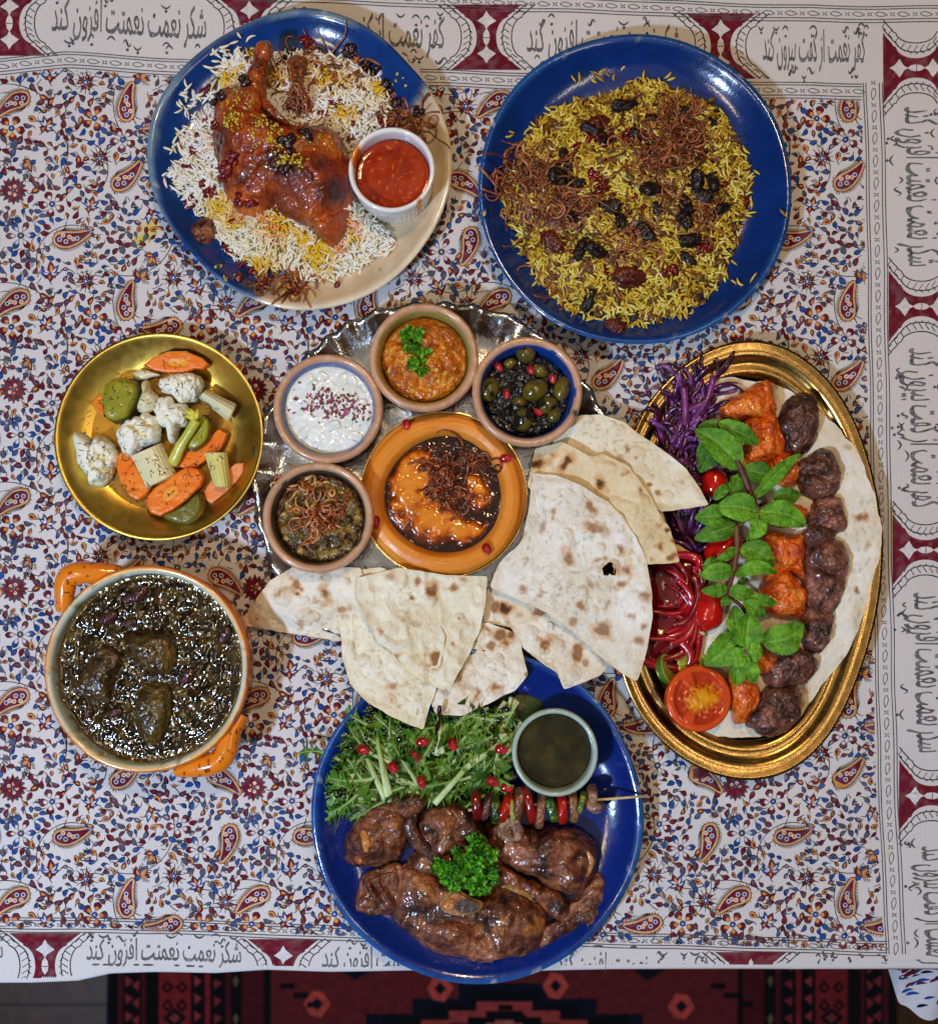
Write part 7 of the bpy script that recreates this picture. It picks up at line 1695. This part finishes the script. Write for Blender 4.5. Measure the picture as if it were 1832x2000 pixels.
V, F = tube(pth, np.interp(np.linspace(0, 1, 34), [0, .1, .5, 1], [8, 13, 14, 12]), 16, .8); V += 1.6 * np.c_[noise(V, 12, 1), noise(V, 12, 2), noise(V, 12, 3)]
obj('lamb_rib', V, F, lambc(416, .55)(V, np.zeros(len(V))), M_meat, label='dark curved lamb rib strip between the two upper chops', cat='lamb rib'); lamS.add(V, F)
chop([(1000, 1040), (1100, 1090), (1200, 1150), (1350, 1215), (1405, 1300), (1385, 1375), (1300, 1340), (1230, 1260), (1100, 1195), (1030, 1120)], 20, 44, 'narrow paler lamb chop strip between the two largest chops', 417, 1.25)
chop([(980, 900), (1010, 842), (1100, 838), (1180, 880), (1300, 858), (1400, 878), (1480, 930), (1525, 1010), (1505, 1110), (1470, 1182), (1400, 1208), (1320, 1182), (1200, 1120), (1080, 1062), (1000, 1000)], 22, 62, 'large lamb chop below the skewer with a pale bone ring', 418, .95, bumps=((1160, 930, 14, -14), (1200, 960, 10, 12), (1410, 1120, 24, 16), (1280, 1000, 26, 8)))
chop([(490, 1300), (500, 1180), (530, 1090), (640, 1088), (740, 1150), (830, 1200), (950, 1228), (1050, 1198), (1150, 1228), (1242, 1310), (1252, 1400), (1200, 1490), (1100, 1542), (980, 1555), (840, 1552), (700, 1512), (580, 1442), (510, 1390)], 20, 56, 'largest lamb chop at the front of the blue plate with a marrow bone', 419, 1.05, bumps=((780, 1400, 26, 12), (900, 1430, 12, -14), (960, 1450, 8, -10, 30, .5), (1110, 1370, 40, 14), (620, 1180, 24, 8), (1000, 1310, 16, 10), (840, 1360, 8, -10, 40, 1.2)), center=(880, 1360), segs=170, rings=54)
for k, (pts, rr0, col_, lb) in enumerate((([(1500, 1000), (1520, 1050), (1512, 1100), (1495, 1130)], 6, (188, 134, 66), 418), ([(1040, 1212), (1100, 1205), (1170, 1235), (1225, 1290)], 5, (176, 128, 60), 419), ([(300, 880), (318, 930), (322, 985)], 9, (190, 122, 50), 413), ([(330, 1170), (390, 1150), (450, 1130)], 5, (120, 74, 46), 412), ([(1205, 880), (1215, 930), (1205, 975)], 6, (112, 74, 54), 418), ([(255, 1030), (275, 1042), (300, 1046)], 7, (184, 104, 40), 413))):
    P = crom([W(*c7(*q), 70) for q in pts], 22, closed=False); z = lamS.z(P[:, 0], P[:, 1]); z = np.convolve(np.r_[z[0], z, z[-1]], [.25, .5, .25], 'valid')
    V, F = tube(np.c_[P, z + 1], rr0 * np.sin(np.linspace(.35, 2.8, 22)) + .5, 10, .6); V += 1.2 * np.c_[noise(V, 8, 1), noise(V, 8, 2), noise(V, 8, 3)]
    obj('fat_strip', V, F, mixc(rgb(*col_), rgb(*col_) * .55, np.clip(.5 + fbm(V, 12, 3, k), 0, 1)), M_meat, parent=CHOP[lb])
d = Dome(C7([(710, 1272), (765, 1205), (810, 1194), (860, 1230), (938, 1265), (930, 1302), (870, 1332), (790, 1334), (730, 1312)]), 68, 16, p=8, rings=20, segs=70).lump(1.2, 10, 3)
def bonec(V, T):
    x, y = W(*c7(850, 1285), 84); C = mixc(rgb(150, 92, 50), rgb(176, 128, 78), np.clip(.5 + fbm(V, 14, 3, 3), 0, 1)); C = mixc(C, rgb(66, 48, 40), 1 - sstep(.6, .9, np.hypot((V[:, 0] - x) / 34, (V[:, 1] - y) / 18))); return mixc(C, rgb(206, 172, 104), sstep(.88, .96, T) * (T < 1.01))
bn = d.make('marrow_bone', bonec, M_meat, parent=CHOP[419]); ORG[bn.name] = ORG[bn.name]
d = Dome(C7([(715, 1275), (760, 1240), (800, 1250), (800, 1280), (760, 1310), (725, 1305)]), 78, 12, rings=14, segs=40).lump(2, 9, 3); d.make('marrow', lambda V, T: mixc(rgb(176, 100, 40), rgb(200, 140, 80), np.clip(.5 + noise(V, 8, 2), 0, 1)), M_meat, parent=bn)
V, F = lathe(W(*c7(1088, 893), 86), smooth_prof([(3, 66), (10, 70), (16, 73), (22, 71), (25, 64), (20, 58)], 20), 50, wobble(5, .06)); V[:, 2] += 2 * noise(V, 9, 3)
obj('bone_ring', V, F, mixc(rgb(96, 66, 52), rgb(168, 132, 104), np.clip(.5 + fbm(V, 9, 3, 3), 0, 1)), M_meat, parent=CHOP[418])
parsley([(912, 1688, 40), (935, 1668, 30), (880, 1700, 30), (942, 1712, 30)], lamS.z, 'curly parsley bunch on top of the lamb chops', 15, R=60, H=(12, 50), cols=((64, 136, 16), (92, 168, 28), (44, 104, 12)), leafn=135)
# skewer
sk = empty('vegetable_skewer', (*W(*c7(1200, 760), 60), 40), 'grilled vegetable skewer on a wooden stick under the green ramekin', 'skewer')
a_, b_ = np.array(W(*c7(860, 772), 58) + (58.,)), np.array(W(*c7(1788, 698), 62) + (62.,))
V, F = tube(np.linspace(a_, b_, 12), 2.6, 9); obj('stick', V, F, rgb(206, 180, 124), M_veg, parent=sk)
SKL = [('pepper_slice', 905, 745, 70, 22, (110, 16, 10), .1), ('onion_slice', 958, 752, 66, 17, (112, 64, 60), .0), ('courgette_slice', 1005, 765, 72, 22, (38, 62, 14), .1), ('pepper_slice', 1056, 765, 74, 24, (176, 28, 10), .25), ('courgette_slice', 1092, 762, 62, 13, (164, 164, 84), .1), ('mushroom_slice', 1130, 738, 78, 22, (116, 68, 42), -.05), ('pepper_slice', 1186, 745, 92, 21, (146, 18, 10), -.08), ('mushroom_slice', 1245, 768, 90, 20, (150, 98, 66), -.05), ('courgette_slice', 1304, 760, 68, 24, (44, 86, 18), -.1), ('pepper_slice', 1360, 762, 74, 22, (176, 22, 12), -.22), ('mushroom_slice', 1420, 752, 78, 20, (142, 96, 66), .12), ('courgette_slice', 1458, 735, 58, 15, (86, 120, 30), .1)]
for k, (nm, u, v, hl, hw_, col_, an) in enumerate(SKL):
    hl *= 1.08; hw_ *= 1.3
    x, y = W(*c7(u, v), 62); V, F = ellipsoid((0, 0, 0), (hw_ * .366, hl * .366, 24), 20, 14)
    V[:, 0] = np.sign(V[:, 0]) * (np.abs(V[:, 0]) / (hw_ * .366)) ** .35 * hw_ * .366; V[:, 1] = np.sign(V[:, 1]) * (np.abs(V[:, 1]) / (hl * .366)) ** .75 * hl * .366; V[:, 0] += 4 * np.sin(V[:, 1] / (hl * .366) * 1.5) * (1 if k % 2 else -1)
    V = V * (1 + .07 * fbm(V, 12, 3, k))[:, None]; ca, sa = math.cos(an), math.sin(an); V = np.c_[V[:, 0] * ca + V[:, 1] * sa, -V[:, 0] * sa + V[:, 1] * ca, V[:, 2]] + [x, y, 60]
    C = mixc(rgb(*col_), rgb(*col_) * .5, np.clip(.3 + .9 * fbm(V, 16, 3, k + 9), 0, 1)); C = mixc(C, rgb(24, 14, 10), .8 * sstep(.25, .5, fbm(V, 24, 3, k + 30)))
    if nm == 'courgette_slice': C = mixc(C, rgb(150, 160, 60), .7 * sstep(.3, .6, noise(V, 14, k)))
    obj(nm, V, F, C, M_red if nm == 'pepper_slice' else M_smeat, parent=sk)
d = Dome(C7([(1480, 700), (1500, 650), (1540, 640), (1552, 680), (1545, 720), (1590, 740), (1580, 785), (1530, 795), (1490, 770), (1475, 735)]), 44, 36, rings=24, segs=70).lump(3, 14, 4).bump(*c7(1520, 725), 8, -14)
d.make('mushroom_cap', lambda V, T: mixc(rgb(116, 84, 66), rgb(160, 124, 100), np.clip(.5 + fbm(V, 12, 3, 4), 0, 1)), M_smeat, parent=sk)
# vinaigrette
pool('vinaigrette', (RB[0], RB[1]), RB[2] * .86, 76, lambda V: ramp(np.clip(.5 + .8 * fbm(V, 30, 3, 4), 0, 1), [(0, rgb(22, 20, 4)), (.6, rgb(44, 40, 8)), (1, rgb(66, 58, 14))]), 'dark green-brown vinaigrette in the pale green ramekin', 'vinaigrette', wv=.5, menis=1)
# frisee salad
sal = empty('frisee_salad', (*W(*c7(640, 500), 40), 14), 'green frisee salad leaves with dark dressing between bread and lamb', 'salad')
M_fris = mat('frisee_leaf', rough=.36, spec=.45, bump=(9, 1.0), var=(14, .2), sss=.12, sss_r=(.6, 1, .3), sss_s=4)
salp = C7([(120, 390), (230, 270), (320, 190), (500, 250), (640, 340), (800, 270), (950, 210), (1100, 145), (1190, 150), (1270, 215), (1100, 420), (1110, 600), (1000, 690), (880, 740), (700, 740), (600, 680), (440, 740), (320, 790), (220, 850), (130, 740), (90, 690), (160, 560)])
salpoly = np.array([W(a, b, 40) for a, b in salp])
def frisee(x, y, a, L, z0, seed, pale):
    rg = np.random.default_rng(seed); n = 34; k = rg.normal(0, .018); P = []
    for q in range(n):
        P.append((x, y, z0 + 9 * math.sin(q / n * 3))); x += L / n * math.cos(a); y += L / n * math.sin(a); a += k + rg.normal(0, .025)
    P = np.array(P); m = MB(); t = np.linspace(0, 1, n)
    T = np.gradient(P, axis=0); T /= np.linalg.norm(T, axis=1)[:, None]; S = np.c_[-T[:, 1], T[:, 0], 0 * T[:, 0]]
    g = [rgb(46, 84, 16), rgb(66, 110, 24), rgb(34, 66, 12), rgb(96, 138, 46), rgb(80, 120, 36)]
    env = sstep(.08, .35, t) * (1 - .75 * sstep(.8, 1, t)) * L * rg.uniform(.05, .15)
    for sg in (-1, 1):
        jag = np.where(rg.random(n) < .36, rg.uniform(.8, 2.6, n), rg.uniform(.12, .6, n)); w = env * jag + .6
        fwd = (np.where(jag > .75, rg.uniform(.2, 1.6, n), 0) * env)[:, None]
        up = rg.uniform(-.3, .9) * w + 1.6 * np.sin(np.arange(n) * 1.7 + seed)
        R0 = P; R1 = P + sg * S * (w * .5)[:, None] + T * fwd * .4 + np.c_[0 * t, 0 * t, up * .35]; R2 = P + sg * S * w[:, None] + T * fwd + np.c_[0 * t, 0 * t, up]
        V = np.stack([R0, R1, R2], 1).reshape(-1, 3); c = g[rg.integers(5)]
        C = np.tile(c, (len(V), 1)) * (1 + .3 * noise(V, 9, seed))[:, None]; C[0::3] = mixc(C[0::3], rgb(150, 176, 96), np.full(n, .6))
        m.add(V, grid_faces(n, 3, False), C)
    rib = mixc(rgb(192, 204, 152), rgb(104, 142, 50), np.clip(t * 1.2 + pale * .6, 0, 1)); P[:, 2] += 1.2
    V, F = tube(P, np.linspace(4.6, 1.0, n) * (.6 + .6 * (1 - pale)), 6, .6); m.add(V, F, np.vstack([np.repeat(rib, 6, axis=0), rib[[0, -1]]]))
    return m.build('leaf', M_fris, parent=sal)
cen = np.array(W(*c7(560, 640), 40)); cen2 = np.array(W(*c7(1090, 250), 40))
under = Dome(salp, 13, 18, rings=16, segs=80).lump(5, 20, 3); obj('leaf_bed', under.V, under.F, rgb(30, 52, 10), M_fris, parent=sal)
Q = rnd_in(salp, 420, 40, rng); nleaf = 0
for x, y in Q:
    p = np.array([x, y]); wst = x < W(*c7(640, 400), 40)[0]
    if wst: a = math.atan2(*(p - cen)[::-1]) + rng.normal(0, .45); L = rng.uniform(70, 130)
    else: a = math.atan2(*(p - cen2)[::-1]) + rng.normal(0, .5); L = rng.uniform(75, 140)
    ex2, ey2 = x + L * .6 * math.cos(a), y + L * .6 * math.sin(a)
    if not inside(salpoly, np.array([ex2]), np.array([ey2]))[0] and rng.random() < .97: continue
    if nleaf > 150: break
    frisee(x - .3 * L * math.cos(a), y - .3 * L * math.sin(a), a, L, rng.uniform(24, 50), 500 + nleaf, rng.uniform(0, .7)); nleaf += 1
for (p0, p1) in (((420, 720), (300, 460)), ((435, 730), (370, 380)), ((720, 470), (700, 230)), ((690, 480), (740, 300)), ((440, 690), (400, 500)), ((680, 740), (960, 420)), ((830, 560), (1110, 360))):
    A_, B_ = np.array(W(*c7(*p0), 60) + (56.,)), np.array(W(*c7(*p1), 60) + (50.,)); t = np.linspace(0, 1, 14)[:, None]; P = A_ + (B_ - A_) * t + [0, 0, 1] * (6 * np.sin(t * 3.1)); V, F = tube(P, np.linspace(6.5, 4, 14), 9, .55); obj('leaf_rib', V, F, mixc(rgb(190, 202, 150), rgb(120, 156, 60), np.r_[np.repeat(np.linspace(0, 1, 14), 9), [0, 1]]), M_fris, parent=sal)
# balsamic
M_bals = mat('balsamic', rough=.06, spec=.6, coat=.6, coat_r=.03)
mb = MB()
for _ in range(250):
    if rng.random() < .6:
        s = rng.choice(7); (p0, p1) = [((330, 190), (345, 420)), ((500, 330), (480, 620)), ((700, 220), (690, 480)), ((930, 210), (940, 420)), ((1050, 240), (960, 380)), ((100, 670), (260, 690)), ((560, 520), (420, 650))][s]; t = rng.random(); u, v = p0[0] + (p1[0] - p0[0]) * t + rng.normal(0, 10), p0[1] + (p1[1] - p0[1]) * t + rng.normal(0, 10)
    else: u, v = rng.uniform(120, 1150), rng.uniform(220, 740)
    x, y = W(*c7(u, v), 56)
    if not inside(salpoly, np.array([x]), np.array([y]))[0]: continue
    r = rng.uniform(1.8, 4.6); V, F = ellipsoid((0, 0, 0), (r, r * rng.uniform(.7, 2.2), r * .6), 9, 6); a = rng.normal(0, .5); ca, sa = math.cos(a), math.sin(a)
    V = np.c_[V[:, 0] * ca - V[:, 1] * sa, V[:, 0] * sa + V[:, 1] * ca, V[:, 2]] + [x, y, rng.uniform(42, 58)]; mb.add(V, F, rgb(18, 8, 5))
mb.build('balsamic_drops', M_bals, label='black balsamic dressing drops on the salad leaves', cat='dressing', kind='stuff')
bm = MB(); P = [W(*c7(a, b), 84) + (z,) for a, b, z in ((708, 212, 84), (706, 250, 82), (704, 300, 70), (690, 360, 62), (688, 440, 58))]; P = crom(P, 24, closed=False); V, F = tube(P, 3.2 + 1.6 * np.sin(np.linspace(0, 14, 24)), 8, .6)
obj('balsamic_streak', V, F, rgb(40, 16, 6), M_bals, label='brown dressing streak running off the bread tip onto a leaf rib', cat='dressing')
seeds([(300, 450, .4, 'pomegranate seed on the salad nearest the plate edge'), (615, 408, 0, 'pomegranate seed right below the pointed bread tip'), (578, 486, 1.0, 'round pomegranate seed in the middle of the salad'), (778, 422, 1.2, 'large pomegranate seed beside the dressed leaf rib'), (1036, 448, .2, 'pomegranate seed close to the green ramekin'), (990, 620, .5, 'big round pomegranate seed above the skewer'), (1066, 652, .2, 'pomegranate seed touching the start of the skewer'), (460, 546, 1.0, 'half hidden pomegranate seed among the leaf ribs'), (612, 622, 1.3, 'pomegranate seed sunk between salad and lamb')], c7, lambda x, y: 58, '', 'pomegranate seeds on the salad', zm=64, s0=1.05, dz=6)
